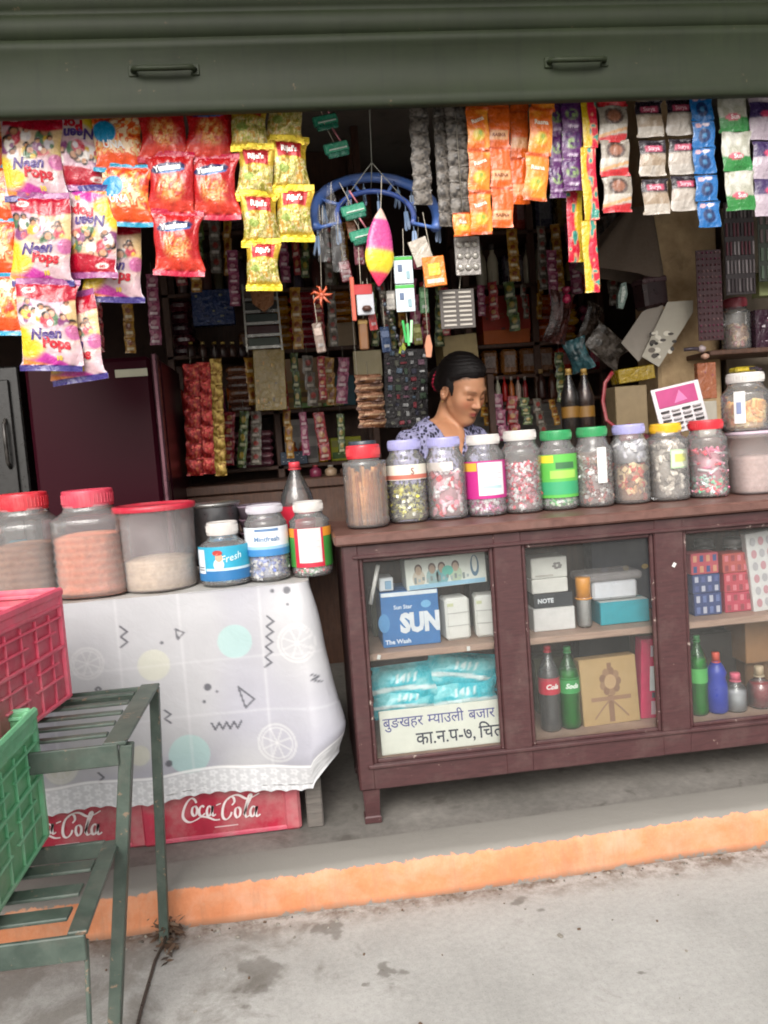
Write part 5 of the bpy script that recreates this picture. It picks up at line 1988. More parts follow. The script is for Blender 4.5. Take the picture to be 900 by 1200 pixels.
# ------------------------------------------------------------------ on the table
TT = TZ + .009
BY = 2.53
GT = 'big square jars with red screw lids'
jar('big square jar of brown snacks with a red lid, left end of the table', 33, 702, 577, 74, BY, h('#c02634'), [powder(h('#8a5a42'), h('#a87c60'), .52, layers=1, sq=.5)], None, GT, lidh=.14, neck=.70, sq=.5, shoulder=.70, name='snack_jar', Z=TT)
jar('big square jar of salmon coloured snacks with a pinkish red lid', 108, 699, 573, 82, BY, h('#c03a50'), [powder(h('#d87a58'), h('#e09a78'), .57, layers=1, sq=.5)], None, GT, lidh=.14, neck=.68, sq=.5, shoulder=.72, name='snack_jar', Z=TT)
tub('cloudy white tub with a flat red lid, part full of pale flour', 185, 695, 592, 88, 84, BY + .01, (.7, .7, .7), h('#b3263a'), powder(h('#cdb89c'), h('#d4c2a8'), .36), Z=TT)


def girl(mb, R_, H_):
    """a little face with a red cap, as printed on the label"""
    fn = FN_CYL(R_ + .0018, 0)
    def blob(cx, cz, rx, rz, c_, dr=0):
        an = np.linspace(0, 2 * math.pi, 18, endpoint=False)
        Q = np.stack([cx + rx * np.cos(an), cz + rz * np.sin(an)], 1)
        V = FN_CYL(R_ + .0018 + dr, 0)(Q)
        mb.add(V, [list(range(18))], c_)
    blob(-.012, H_ * .36, .016, .018, h('#c8d4dc'))
    blob(-.010, H_ * .47, .011, .013, h('#c89a80'), .0004)
    blob(-.014, H_ * .545, .015, .008, h('#a8342c'), .0008)


SY = 2.50
jar('small squat jar with an aqua label and blue sweets', 263, 689, 611, 58, SY, LIDW, [F([h('#3a8ab8'), h('#6ab0d0'), h('#2a6a9a'), h('#a8d0e0')], .020, 90, .24, 21, 'pillow')],
    labels(band(.10, .64, -1.55, 1.55, h('#2f9ab8')), band(.10, .26, -1.55, 1.55, h('#2a6a9e'), .0005), band(.26, .30, -.7, 1.4, h('#b8d0dc'), .001), band(.22, .60, -1.25, -.75, h('#d0d4d8'), .0008), band(.27, .285, -1.2, -.8, h('#3a4a5a'), .0012), band(.31, .325, -1.2, -.8, h('#3a4a5a'), .0012), girl, words('Fresh', .026, .46, .030, h('#d8ecec'), shear=.3, angle=.2)), 'clear plastic sweet jars on the table', lidh=.17, neck=.62, shoulder=.62, Z=TT, extra=None)
jar('jar with a white and blue mint label, middle of the small table jars', 313, 684, 591, 50, SY + .01, h('#b8b4bc'), [F([h('#8a98c8'), h('#c8d0e0'), h('#5a6aa8'), h('#e0e0e6')], .017, 150, .34, 22)],
    labels(band(.34, .72, -1.55, 1.55, h('#d2d8de')), band(.34, .44, -1.55, 1.55, h('#3a7ab0'), .0005), band(.43, .47, -1.5, 1.5, h('#8ab4d0'), .0006), band(.665, .70, -.5, .6, h('#5a7aa0'), .0008), words('Mintfresh', .002, .565, .021, h('#5a7a9c'), bold=.02)), 'clear plastic sweet jars on the table', lidh=.08, neck=.84, shoulder=.76, Z=TT)
jar('jar with a green, orange and red label round a white panel', 364, 681, 587, 48, SY + .015, LIDW, [F([h('#a8a0a0'), h('#c83a48'), h('#5a9a6a'), h('#d0ccc8')], .016, 110, .16, 23)],
    labels(band(.14, .66, -1.55, 1.55, h('#3d8a3c')), band(.54, .66, -1.55, 1.55, h('#d08a2a'), .0005), band(.14, .66, -.85, .62, h('#b8283e'), .0008), band(.20, .655, -.62, .5, h('#d2ccca'), .0012), band(.40, .41, -.5, .4, h('#b8b4b8'), .0016), band(.48, .49, -.5, .4, h('#b8b4b8'), .0016)), 'clear plastic sweet jars on the table', lidh=.11, neck=.72, shoulder=.74, Z=TT)


def bottle(label, px, pyb, pyt, wpx, Y, liquid, cap, lab=None, name='drink_bottle', mat=None, fill=.8, Z=None, labz=(.38, .60), prof=None, group=None, cat='bottle', labtext=None):
    k = ppm(Y)
    z0 = Z if Z is not None else at(px, pyb, Y).z
    H_ = at(px, pyt, Y).z - z0
    p = at(px, (pyb + pyt) / 2, Y)
    Rb = wpx / k / 2
    r_ = thing(name, label, cat, (p.x, Y, z0), (0, 0, 0), group)
    pr_ = prof or [(.80, 0), (.98, .03), (1, .10), (.93, .24), (.97, .33), (.97, .58), (.99, .62), (.90, .70), (.62, .80), (.36, .88), (.28, .93), (.28, .96)]
    mb = MB()
    mb.lathe([(Rb * a, H_ * b + .001) for a, b in pr_], 24, (.8, .8, .8), ct=False)
    mb.build('body', mat or M_PET, r_)
    if liquid is not None:
        mb = MB()
        q = [(Rb * a * .95, H_ * b + .004) for a, b in pr_ if b <= fill]
        mb.lathe(q, 20, liquid)
        mb.build('drink', M_STEM, r_)
    if cap is not None:
        mb = MB()
        rc = Rb * pr_[-1][0] * 1.18
        zc = H_ * (pr_[-1][1] - .015)
        mb.lathe([(rc, zc), (rc, H_ - .003), (rc * .9, H_), (.001, H_)], 20, cap, ct=False)
        mb.lathe([(rc * 1.15, zc - .006), (rc * 1.15, zc - .002)], 20, cap)
        mb.build('cap', M_LID, r_)
    if lab is not None:
        mb = MB()
        mb.lathe([(Rb * .985, H_ * labz[0]), (Rb * .985, H_ * labz[1])], 24, lab, cb=False, ct=False)
        if labtext:
            put_text(mb, labtext[0], FN_CYL(Rb * .985 + .001, H_ * sum(labz) / 2), labtext[1], (0, 0), labtext[2], bold=.04, shear=.3)
        mb.build('label', M_LABEL, r_)
    return r_


bottle('empty clear drink bottle with red cap and red label behind the table jars', 350, 676, 541, 40, BY + .12, None, h('#c02c3c'), h('#b81f36'), Z=TT, labz=(.34, .60))
# steel bowl with a plate over it, and stacked lids
mb = MB()
kk = ppm(2.66)
rw = 29 / kk
p = at(252, 612, 2.70)
r_ = thing('covered_bowl', 'grey steel bowl covered by a plate behind the squat aqua jar', 'bowl', (p.x, 2.70, TT))
mb.lathe([(rw * .6, 0), (rw * .8, .04), (rw * .95, .14), (rw, .225)], 30, h('#6a6a6c'), ct=False)
mb.build('bowl', M_METAL, r_)
mb = MB()
mb.lathe([(rw * 1.0, .226), (rw * 1.08, .234), (rw * 1.06, .238), (.002, .236)], 30, h('#9a9a98'), cb=False, ct=False)
mb.build('plate', M_METAL, r_)
p = at(304, 610, 2.70)
r_ = thing('basket_stack', 'stack of thin purple grey plastic baskets behind the mint jar', 'basket', (p.x, 2.72, TT))
for i in range(5):
    mb = MB()
    rw = (26 + 2 * math.sin(i * 2)) / kk
    mb.lathe([(rw * .8, i * .044), (rw * .98, i * .044 + .038), (rw * 1.04, i * .044 + .041), (rw * 1.03, i * .044 + .044), (rw * .95, i * .044 + .041)], 26, [h('#6a5060'), h('#7a6a78'), h('#5a4450')][i % 3], ct=False)
    mb.build('basket', M_PLASTIC, r_)

# ------------------------------------------------------------------ stock inside the display cabinet
def carton(label, x0, y0, x1, y1, Y, c_, depth=.12, name='carton', faces=None, group=None, draw=None, rot=(0, 0, 0), bev=.0025, mat=None, Zb=None, cat='box', flap=True):
    """a box whose front shows at photo rectangle x0,y0,x1,y1 at depth Y; draw(mb, w, h, front_fn)"""
    a_ = at((x0 + x1) / 2, (y0 + y1) / 2, Y)
    k = ppm(Y)
    W_, H_ = (x1 - x0) / k, (y1 - y0) / k
    zb = (a_.z - H_ / 2) if Zb is None else Zb
    if Zb is not None:
        H_ = at((x0 + x1) / 2, y0, Y).z - Zb
    mb = MB()
    mb.box((0, depth / 2, H_ / 2), (W_, depth, H_), c_, bev, fc=faces)
    if flap:
        mb.box((0, depth / 2, H_ + .0006), (W_ * .97, .012, .0012), tuple(np.array(c_) * .8))
    fn = lambda Q: np.stack([Q[:, 0], np.full(len(Q), -.0012), Q[:, 1] + H_ / 2], 1)
    if draw:
        draw(mb, W_, H_, fn)
    o = mb.build(name, mat or M_CARD, None, loc=(a_.x, Y, zb), rot=rot)
    return tag(o, label, cat, group)


def rect(mb, fn, x0, z0, x1, z1, c_, off=0.0):
    Q = np.array([(x0, z0), (x1, z0), (x1, z1), (x0, z1)])
    V = fn(Q)
    V[:, 1] -= off
    mb.add(V, [[0, 1, 2, 3]], c_)


def oval(mb, fn, cx, cz, rx, rz, c_, off=0.0006):
    an = np.linspace(0, 2 * math.pi, 20, endpoint=False)
    V = fn(np.stack([cx + rx * np.cos(an), cz + rz * np.sin(an)], 1))
    V[:, 1] -= off
    mb.add(V, [list(range(20))], c_)


CYI = 2.47


def d_sun(mb, W, H, fn):
    rect(mb, fn, -W / 2 + .002, -H / 2 + .002, W / 2 - .002, H / 2 - .002, h('#2f6aa4'))
    oval(mb, fn, W * .28, H * .24, .016, .012, h('#6aa4cc'), .0004)
    oval(mb, fn, -W * .46, -H * .05, .018, .03, h('#4a86b8'), .0004)
    put_text(mb, 'SUN', lambda Q: fn(Q) - np.array([0, .0008, 0]), H * .46, (W * .16, -H * .08), h('#cdd3d8'), bold=.06, sx=.80)
    put_text(mb, 'Sun Star', lambda Q: fn(Q) - np.array([0, .0008, 0]), H * .10, (-W * .12, H * .22), h('#cfdbe6'), bold=.02)
    put_text(mb, 'The Wash', lambda Q: fn(Q) - np.array([0, .0008, 0]), H * .11, (-W * .24, -H * .40), h('#cfdbe6'), bold=.03)
    rect(mb, fn, -W / 2 + .003, H * .42, W / 2 - .003, H * .49, h('#cfd8dd'), .0006)


ZS = SHZ + .001
carton('blue carton lettered SUN on the middle shelf of the left bay', 446, 692, 516, 754, CYI + .01, h('#2f6aa4'), .16, draw=d_sun, Zb=ZS)


def d_faces(mb, W, H, fn):
    rect(mb, fn, -W / 2 + .001, -H / 2 + .001, W / 2 - .001, H / 2 - .001, h('#ccd0c8'))
    for i, (x, c_, c2) in enumerate(((-.34, '#b09a84', '#b8b0a0'), (-.17, '#a08a78', '#8aa8a8'), (-.05, '#a89280', '#6aa0a4'), (.12, '#b09a88', '#a8b8a0'))):
        oval(mb, fn, x * W, -H * .14, .020, .028, h(c2), .0003)
        oval(mb, fn, x * W, H * .16, .012, .016, h('#5a4a44'), .0005)
        oval(mb, fn, x * W, H * .11, .0095, .014, h(c_), .0007)
    oval(mb, fn, W * .02, H * .02, .018, .016, h('#5ab0a0'), .0009)
    oval(mb, fn, W * .36, H * .08, .014, .034, h('#4a6a80'), .0004)
    oval(mb, fn, W * .36, H * .14, .008, .026, h('#ccd0c8'), .0006)
    rect(mb, fn, -W * .47, -H * .48, W * .48, -H * .34, h('#8ab4cc'), .001)
    for i in range(14):
        rect(mb, fn, -W * .40 + i * W * .05, -H * .30 + (i % 3) * .004, -W * .37 + i * W * .05, -H * .10 - (i % 2) * .006, h(['#7a8484', '#98a4a4'][i % 2]), .0012)


p0 = at(516, 675, CYI)
ws = ppm(CYI)
carton('white carton printed with pale portraits, lying on top of the SUN carton', 474, 651, 572, 688, CYI + .005, h('#c8ccc6'), .11, draw=d_faces, rot=(0, R(-1.5), 0), Zb=at(480, 692, CYI + .01).z + .003)
mb = MB()
mb.box((0, .045, .022), (.045, .09, .042), h('#c8ccd0'), .003, fc={'-y': h('#cfd6da')})
mb.box((.006, -.001, .020), (.020, .003, .026), h('#7aa0bc'), .001)
q = at(452, 672, CYI)
o = mb.build('carton', M_CARD, None, loc=(q.x, CYI + .012, at(480, 692, CYI + .01).z + .003))
tag(o, 'small white box at the left of the portrait carton on the SUN carton', 'box')
mb = MB()
q0, q1 = at(434, 708, CYI - .02), at(443, 662, CYI - .02)
mb.tube([q0, q1], .0065, 8, h('#cfcdc8'))
o = mb.build('tube_light', M_STEM)
tag(o, 'white rod leaning against the left stile inside the cabinet', 'rod')
for i, (x0, x1, lb) in enumerate(((522, 553, 'white paper roll pack beside the SUN carton'), (557, 584, 'white paper roll pack against the bay stile'))):
    mb = MB()
    W_ = (x1 - x0) / ws
    H_ = 52 / ws
    mb.box((0, .04, H_ / 2), (W_, .08, H_), h('#cfcfca'), .008)
    for j in range(2):
        mb.box((0, -.0005, H_ * (.35 + .3 * j)), (W_ * .9, .002, .0025), h('#a8a8a4'))
    mb.box((-W_ * .3, -.001, H_ * .85), (W_ * .25, .002, .010), h('#b8bc9a'))
    q = at((x0 + x1) / 2, 730, CYI + .02)
    o = mb.build('paper_pack', M_PAPER, None, loc=(q.x, CYI + .02, ZS), rot=(0, 0, .1 - .2 * i))
    tag(o, lb, 'paper pack', 'white paper packs')


def p_aqua(U, V, W, H, rs):
    o = rs.rand() * 20
    C = np.empty(U.shape + (3,))
    C[:] = h('#3fb4c2')
    C = mixc(C, h('#7cc8ce'), sstep(.4, .65, vnoise(U * 5 + o, V * 4, 4)))
    C = mixc(C, h('#d4e4e4'), sstep(.07, .04, np.abs(V - .35 - .06 * np.sin(U * 4))))
    for i in range(4):
        C = mixc(C, h('#d4e8e8'), sstep(1, .7, np.hypot((U - .38 - i * .09) / .03, (V - .66) / .13)))
    C = mixc(C, h('#2a8494'), sstep(.07, .05, V))
    return C


GA = 'aqua soft packs in the left bay'
for i, (cx, cy, w_, h_, Y, tl_, lb) in enumerate(((476, 800, 80, 36, CYI + .04, -2, 'aqua pack at the left, upper of the left pair in the bay'), (474, 822, 78, 30, CYI + .03, 1, 'aqua pack lying lowest behind the lettered signboard'), (540, 786, 88, 34, CYI + .05, 9, 'topmost aqua pack, slanting down to the right'), (545, 815, 82, 32, CYI + .03, -3, 'aqua pack under the topmost slanting one'))):
    k = ppm(Y)
    o = bag_part('soft_pack', w_ / k * 1.06, h_ / k * 1.3, .10, p_aqua, 50 + i, .05, .05, 30, 24, back=h('#35a4b4'))
    o.location = at(cx, cy, Y + .04)
    o.rotation_euler = (R(-12), R(tl_), 0)
    tag(o, lb, 'soft pack', GA)
# signboard with hand-painted lettering
a0, a1 = at(446, 860, CYI - .035), at(597, 848, CYI - .035)
W_ = a1.x - a0.x
H_ = at(520, 828, CYI - .035).z - BTZ - .001
mb = MB()
mb.box((W_ / 2, .004, H_ / 2), (W_, .008, H_), h('#cfd0c4'), .002)
fn = lambda Q: np.stack([Q[:, 0], np.full(len(Q), -.0012), Q[:, 1]], 1)
VI, IK = h('#4a4a86'), h('#2c3040')
zz1, zz2 = H_ * .72, H_ * .30
x = .010
ts = .046
x += put_text(mb, 'बुङखहर', fn, ts, (x, zz1), VI, align='l', sx=.92, bold=.006) + .014
x += put_text(mb, 'म', fn, ts, (x, zz1), VI, align='l', sx=.92, bold=.006, cut=.40)
x += put_text(mb, 'याउली', fn, ts, (x - .001, zz1), VI, align='l', sx=.92, bold=.006) + .014
x += put_text(mb, 'बजार', fn, ts, (x, zz1), VI, align='l', sx=.92, bold=.006)
x = W_ * .27
x += put_text(mb, 'का.न.प-७,', fn, .056, (x, zz2), IK, align='l', sx=.92, bold=.012) + .012
put_text(mb, 'िच', fn, .056, (x, zz2), IK, align='l', sx=.92, bold=.012)
x += glyphs('िच', .012)[2] * .056 * .92
put_text(mb, 'त', fn, .056, (x, zz2), IK, align='l', sx=.92, bold=.012, cut=.42)
q = Vector((a0.x, CYI - .035, BTZ + .002))
o = mb.build('signboard', M_PAPER, None, loc=q, rot=(R(-6), 0, 0))
tag(o, 'white board with two lines of hand painted lettering at the foot of the left bay', 'sign')

# middle bay, upper shelf
zb = ZS


def d_flower(mb, W, H, fn):
    for i in range(6):
        oval(mb, fn, W * .22 + .010 * math.cos(i * 1.1), H * .08 + .008 * math.sin(i * 1.1), .007, .004, h('#7a7674'), .0003 + i * .0002)
    rect(mb, fn, -W * .4, -H * .4, W * .1, -H * .32, h('#a8a49c'))


def d_note(mb, W, H, fn):
    rect(mb, fn, -W / 2 + .001, -H * .48, W / 2 - .001, H * .48, h('#22262c'))
    put_text(mb, 'NOTE', lambda Q: fn(Q) - np.array([0, .0006, 0]), H * .42, (-W * .20, 0), h('#c8ccd0'), bold=.05)


stack = []
for (x0, y0, x1, y1, c_, dr, lb) in ((624, 712, 676, 740, h('#c8c6c4'), None, 'plain white box at the bottom of the phone box stack'), (624, 695, 673, 714, h('#2a2d32'), d_note, 'black box marked NOTE in the stack of white boxes'), (622, 678, 667, 696, h('#cac8c2'), None, 'plain cream box just above the black NOTE box'), (621, 653, 666, 679, h('#c6c5be'), d_flower, 'white box with a grey flower, topmost of the phone box stack')):
    o = carton(lb, x0, y0, x1, y1, CYI + .02, c_, .09, draw=dr, Zb=zb, group='phone boxes stacked in the middle bay', flap=False)
    zb = at((x0 + x1) / 2, y0, CYI + .02).z + .0015
bottle('orange capped white lotion bottle between the box stacks', 684, 732, 676, 18, CYI + .03, h('#b8b4b0'), h('#cf8a2c'), None, 'lotion_bottle', M_PET, .62, Z=ZS, prof=[(.9, 0), (1, .05), (1, .50), (.95, .6), (.85, .62)])
carton('teal box under the clear lidded box', 701, 704, 764, 730, CYI + .02, h('#1f8494'), .11, faces={'-y': h('#23909e'), '+z': h('#c0c4c0')}, Zb=ZS)
zb = at(732, 704, CYI + .02).z + .002
r_ = thing('lunch_box', 'white box under a cloudy clear lid on top of the teal box', 'box', (at(726, 690, CYI).x, CYI + .085, zb))
mb = MB()
kk = ppm(CYI + .02)
mb.box((0, 0, .033), (58 / kk, .10, .060), h('#c4c6cc'), .008)
mb.build('box_body', M_PLASTIC, r_)
mb = MB()
mb.box((-.012, 0, .078), (78 / kk, .12, .028), (.8, .8, .8), .008)
mb.build('lid', M_TUB, r_)
# middle bay, lower shelf
BZ = BTZ
bottle('dark cola bottle with red label and red cap in the middle bay', 644, 868, 756, 27, CYI + .03, h('#1a1412'), h('#b82838'), h('#b3243a'), Z=BZ, fill=.72, labz=(.45, .64), labtext=('Cola', .022, h('#e0d8d4')), group='drink bottles in the middle bay')
bottle('green soda bottle beside the cola bottle', 667, 866, 757, 27, CYI + .035, h('#2a7a3c'), h('#3a8a4e'), h('#2f8a44'), mat=M_GREENPET, Z=BZ, fill=.70, labz=(.45, .64), labtext=('Soda', .022, h('#dce8dc')), group='drink bottles in the middle bay')


def d_tree(mb, W, H, fn):
    br = h('#7a5a44')
    rect(mb, fn, -.008, -H * .46, .010, -H * .06, br, .0004)
    rect(mb, fn, -W * .34, -H * .14, W * .36, -H * .08, h('#8a6850'), .0006)
    for i in range(9):
        a = i * 2 * math.pi / 9
        oval(mb, fn, .003 + .026 * math.cos(a), H * .14 + .034 * math.sin(a), .011, .014, [br, h('#8a6a50')][i % 2], .0007 + i * .0001)
    oval(mb, fn, .003, H * .14, .020, .024, h('#a88a66'), .0020)
    rect(mb, fn, -.004, H * .28, .010, H * .42, br, .0008)
    for q, sg in ((-.3, 1), (.3, -1)):
        ribbon(mb, [(q * W, -H * .4), (q * W * .5, -H * .25), (.0, -H * .12)], lambda s_, t_: .005, lambda Q: fn(Q) - np.array([0, .001, 0]), h('#8a6a54'))


carton('brown paper packet printed with a dark tree emblem', 680, 771, 753, 866, CYI + .02, h('#a3875c'), .05, draw=d_tree, Zb=BZ, rot=(R(-3), R(-1), 0), mat=M_PAPER, flap=False)


def d_pink(mb, W, H, fn):
    rect(mb, fn, -W * .1, H * .28, W * .42, H * .42, h('#b8aab4'))
    rect(mb, fn, -W * .12, -H * .15, W * .42, H * .16, h('#cfd0d0'))
    rect(mb, fn, -W * .02, -H * .24, W * .42, -H * .17, h('#5a5a64'))
    rect(mb, fn, -W * .05, -H * .45, W * .4, -H * .28, h('#c8a8b0'))


carton('pink packet with white panels standing at the right of the middle bay', 748, 749, 777, 858, CYI + .03, h('#c22a58'), .05, draw=d_pink, Zb=BZ, rot=(0, R(3), 0), flap=False)
# right bay
G = 'small medicine packets in the right bay'


def d_cells(c_, c2):
    def d(mb, W, H, fn):
        for i in range(4):
            for j in range(2):
                rect(mb, fn, (i - 2 + .2) * W / 4.2, (j - 1 + .2) * H / 2, (i - 2 + .75) * W / 4.2, (j - 1 + .8) * H / 2, c_ if (i + j) % 2 else c2, .0003)
    return d


zb = ZS
for (x0, y0, x1, y1, c_, a_, b_, lb) in ((812, 695, 848, 722, '#33406e', '#a8aab8', '#5a6a9a', 'navy packet with pale tubes, lowest of the left pile'), (810, 673, 846, 697, '#38446e', '#a8aab8', '#4a5688', 'navy packet with pale tubes, second of the left pile'), (808, 648, 844, 674, '#b04a56', '#c08a6a', '#3a4a7a', 'salmon packet on the two navy packets')):
    carton(lb, x0, y0, x1, y1, CYI + .02, h(c_), .07, draw=d_cells(h(a_), h(b_)), Zb=zb, group=G, flap=False)
    zb = at((x0 + x1) / 2, y0, CYI + .02).z + .001
zb = ZS
for (x0, y0, x1, y1, c_, lb) in ((848, 694, 884, 720, '#b03a50', 'crimson packet at the foot of the right hand pile'), (847, 671, 882, 696, '#b3404e', 'crimson packet in the middle of the right hand pile'), (845, 648, 880, 672, '#b0504a', 'crimson packet with a brown window, topmost of the right hand pile')):
    carton(lb, x0, y0, x1, y1, CYI + .025, h(c_), .07, draw=d_cells(h('#c8707a'), h('#8a3a44')), Zb=zb, group=G, flap=False)
    zb = at((x0 + x1) / 2, y0, CYI + .025).z + .001


def d_white(mb, W, H, fn):
    for i in range(3):
        for j in range(6):
            oval(mb, fn, (i - 1) * W * .28, (j - 2.5) * H * .155, W * .10, H * .055, h('#a9a6a8' if (i + j) % 2 else '#b88a90'), .0004)


carton('tall white blister pack leaning at the right of the crimson packets', 880, 622, 918, 716, CYI + .01, h('#c8c6c4'), .03, draw=d_white, Zb=ZS, rot=(0, R(-5), 0), flap=False)
bottle('green soda bottle at the left of the right bay', 818, 852, 744, 24, CYI + .02, h('#2f8a3e'), h('#2c7a40'), h('#4aa04e'), mat=M_GREENPET, Z=BZ, fill=.72, labz=(.42, .6))
CLN = [(.75, 0), (1, .04), (1, .45), (.8, .58), (.95, .66), (.7, .76), (.35, .84), (.32, .88)]
r_ = bottle('blue cleaner bottle with a red cap and a bent neck', 840, 848, 764, 26, CYI + .02, h('#20318a'), h('#c0402a'), None, 'cleaner_bottle', M_STEM, .85, Z=BZ, prof=CLN)
for ch in r_.children:
    if ch.name.startswith('body'):
        ch.data.color_attributes['Col'].data.foreach_set('color', np.tile(np.array([*h('#22369a'), 1], dtype=np.float32), len(ch.data.vertices)))
bottle('small clear bottle with a pink cap', 862, 844, 788, 28, CYI + .02, h('#a8a8ac'), h('#c85a70'), None, 'lotion_bottle', M_PET, .62, Z=BZ, prof=[(.9, 0), (1, .04), (1, .50), (.85, .64), (.45, .76), (.38, .84)])
bottle('red sauce bottle with a cream cap under the brown box', 890, 840, 780, 30, CYI + .03, h('#8a1f24'), h('#b3a084'), None, 'sauce_bottle', M_PET, .60, Z=BZ, prof=[(.9, 0), (1, .04), (1, .48), (.8, .60), (.34, .72), (.32, .80)])
mb = MB()
W_ = .15
carton('navy box with gold marks at the back of the middle bay, top shelf', 690, 632, 768, 668, 2.66, h('#1c2234'), .08, draw=lambda mb, W, H, fn: [oval(mb, fn, q * W, H * .1, .012, .009, h(c_), .0005) for q, c_ in ((-.3, '#3a4470'), (.05, '#a08a4a'), (.36, '#b09040'))], Zb=ZS)
carton('dark grey box at the back of the left bay behind the paper packs', 548, 655, 590, 710, 2.66, h('#3a3a3c'), .08, Zb=ZS)
carton('dull green box at the back of the left bay beside the white rod', 436, 690, 462, 752, 2.64, h('#4a5244'), .08, Zb=ZS)
carton('black box at the back of the middle bay, lower shelf', 676, 745, 742, 800, 2.66, h('#16181a'), .08, draw=lambda mb, W, H, fn: rect(mb, fn, -W * .2, -H * .1, W * .2, H * .1, h('#5a5a5a')), Zb=BTZ)
carton('olive box at the back of the middle bay behind the bottles', 626, 770, 676, 830, 2.66, h('#4a4a30'), .08, Zb=BTZ)
carton('dark brown box at the back of the right bay, lower shelf', 806, 742, 866, 800, 2.66, h('#2a2420'), .08, Zb=BTZ)
bottle('clear empty jar bottle at the back of the right bay', 862, 716, 630, 34, 2.58, None, h('#8a8a88'), None, 'jar_bottle', M_PET, .6, Z=ZS, prof=[(.9, 0), (1, .05), (1, .7), (.7, .84), (.66, .92)])
bottle('grey jar at the back of the right bay behind the navy packets', 826, 716, 632, 30, 2.60, h('#5a5a5a'), h('#3a3a3a'), None, 'jar_bottle', M_PET, .6, Z=ZS, prof=[(.9, 0), (1, .05), (1, .7), (.7, .84), (.66, .92)])
for i, (px, py, lb) in enumerate(((549, 760, 'white price tag on the shelf edge of the left bay, right end'), (444, 770, 'white price tag on the shelf edge of the left bay, left end'), (790, 662, 'small white scrap stuck on the right stile of the middle bay'))):
    mb = MB()
    mb.box((0, 0, 0), (.010, .002, .014), h('#c8c8c4'), .0004)
    o = mb.build('price_tag', M_PAPER, None, loc=at(px, py, 2.42 if i < 2 else CY0 - .006), rot=(0, .3 * i, 0))
    tag(o, lb, 'price tag')
carton('brown cardboard box wedged under the shelf at the right end', 870, 722, 930, 778, CYI + .10, h('#8a6440'), .14, name='cardboard_box')
o = bpy.data.objects['cardboard_box']
mb = MB()
mb.box((0, .07, (o.location.z - BZ) / 2), (.17, .13, o.location.z - BZ - .002), h('#6a4c30'), .004)
o2 = mb.build('cardboard_box', M_CARD, None, loc=(o.location.x + .02, o.location.y + .03, BZ + .001))
tag(o2, 'dark brown cardboard box behind the sauce bottle, under another brown box', 'box')
# ================================================================== inside the shop
ORD = ['first', 'second', 'third', 'fourth', 'fifth', 'sixth', 'seventh', 'eighth', 'ninth', 'tenth', 'eleventh', 'twelfth']
SYB = 3.95          # front edge of the shelving on the back wall


def shelf_unit(label, px0, px1, pys, Y, depth=.32, pyt=150, name='shelf_unit', mat=None, cx=None):
    x0, x1 = at(px0, 430, Y).x, at(px1, 430, Y).x
    r_ = thing(name, label, 'shelves', (x0, Y, ZF))
    zt = at((px0 + px1) / 2, pyt, Y).z - ZF
    zs = []
    for xx in (x0, (x0 + x1) / 2, x1):
        for yy in (.02, depth - .03):
            mb = MB()
            mb.box((min(max(xx - x0, .018), x1 - x0 - .018), yy, zt / 2), (.034, .034, zt), h('#4a3626'), .003)
            mb.build('upright', mat or M_DARKWOOD, r_)
    for py in pys:
        z = at((px0 + px1) / 2, py, Y).z
        mb = MB()
        mb.box(((x1 - x0) / 2, depth / 2, z - ZF - .010), (x1 - x0 - .002, depth - .006, .02), h('#3a261c'), .003)
        mb.build('shelf', mat or M_DARKWOOD, r_)
        zs.append(z)
    mb = MB()
    mb.box(((x1 - x0) / 2, depth + .004, zt / 2), (x1 - x0, .008, zt - .004), h('#3a2a20'))
    mb.build('back_panel', M_DARKWOOD, r_)
    return zs


zl = shelf_unit('dark wooden shelving on the back wall left of the woman, crammed with packets', 196, 440, (268, 338, 410, 481, 546), SYB)
zc = shelf_unit('dark wooden shelving on the back wall right of the woman, with red and brown cartons', 548, 712, (268, 331, 400, 437, 468), SYB)


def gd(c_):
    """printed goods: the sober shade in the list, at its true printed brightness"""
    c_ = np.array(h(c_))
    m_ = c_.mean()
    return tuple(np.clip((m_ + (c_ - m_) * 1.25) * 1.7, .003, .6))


def bx(label, x0, y0, x1, y1, Y, c_, name='carton', cat='box', depth=.14, group=None, draw=None, rot=(0, 0, 0), faces=None, mat=None, Zb=None):
    return carton(label, x0, y0, x1, y1, Y, gd(c_), depth, name, faces, group, draw, rot, mat=mat, cat=cat, Zb=Zb, flap=False)


def stripes(*cs):
    def d(mb, W, H, fn):
        for i, c_ in enumerate(cs):
            rect(mb, fn, -W * .46, H * (.5 - (i + .8) / len(cs)), W * .46, H * (.5 - (i + .25) / len(cs)), h(c_), .0004)
    return d


def flecks(cs, n_, seed):
    def d(mb, W, H, fn):
        rs = random.Random(seed)
        for i in range(n_):
            x, z = rs.uniform(-.44, .40) * W, rs.uniform(-.46, .40) * H
            rect(mb, fn, x, z, x + rs.uniform(.03, .10) * W, z + rs.uniform(.02, .07) * H, h(cs[i % len(cs)]), .0003 + i * .00003)
    return d


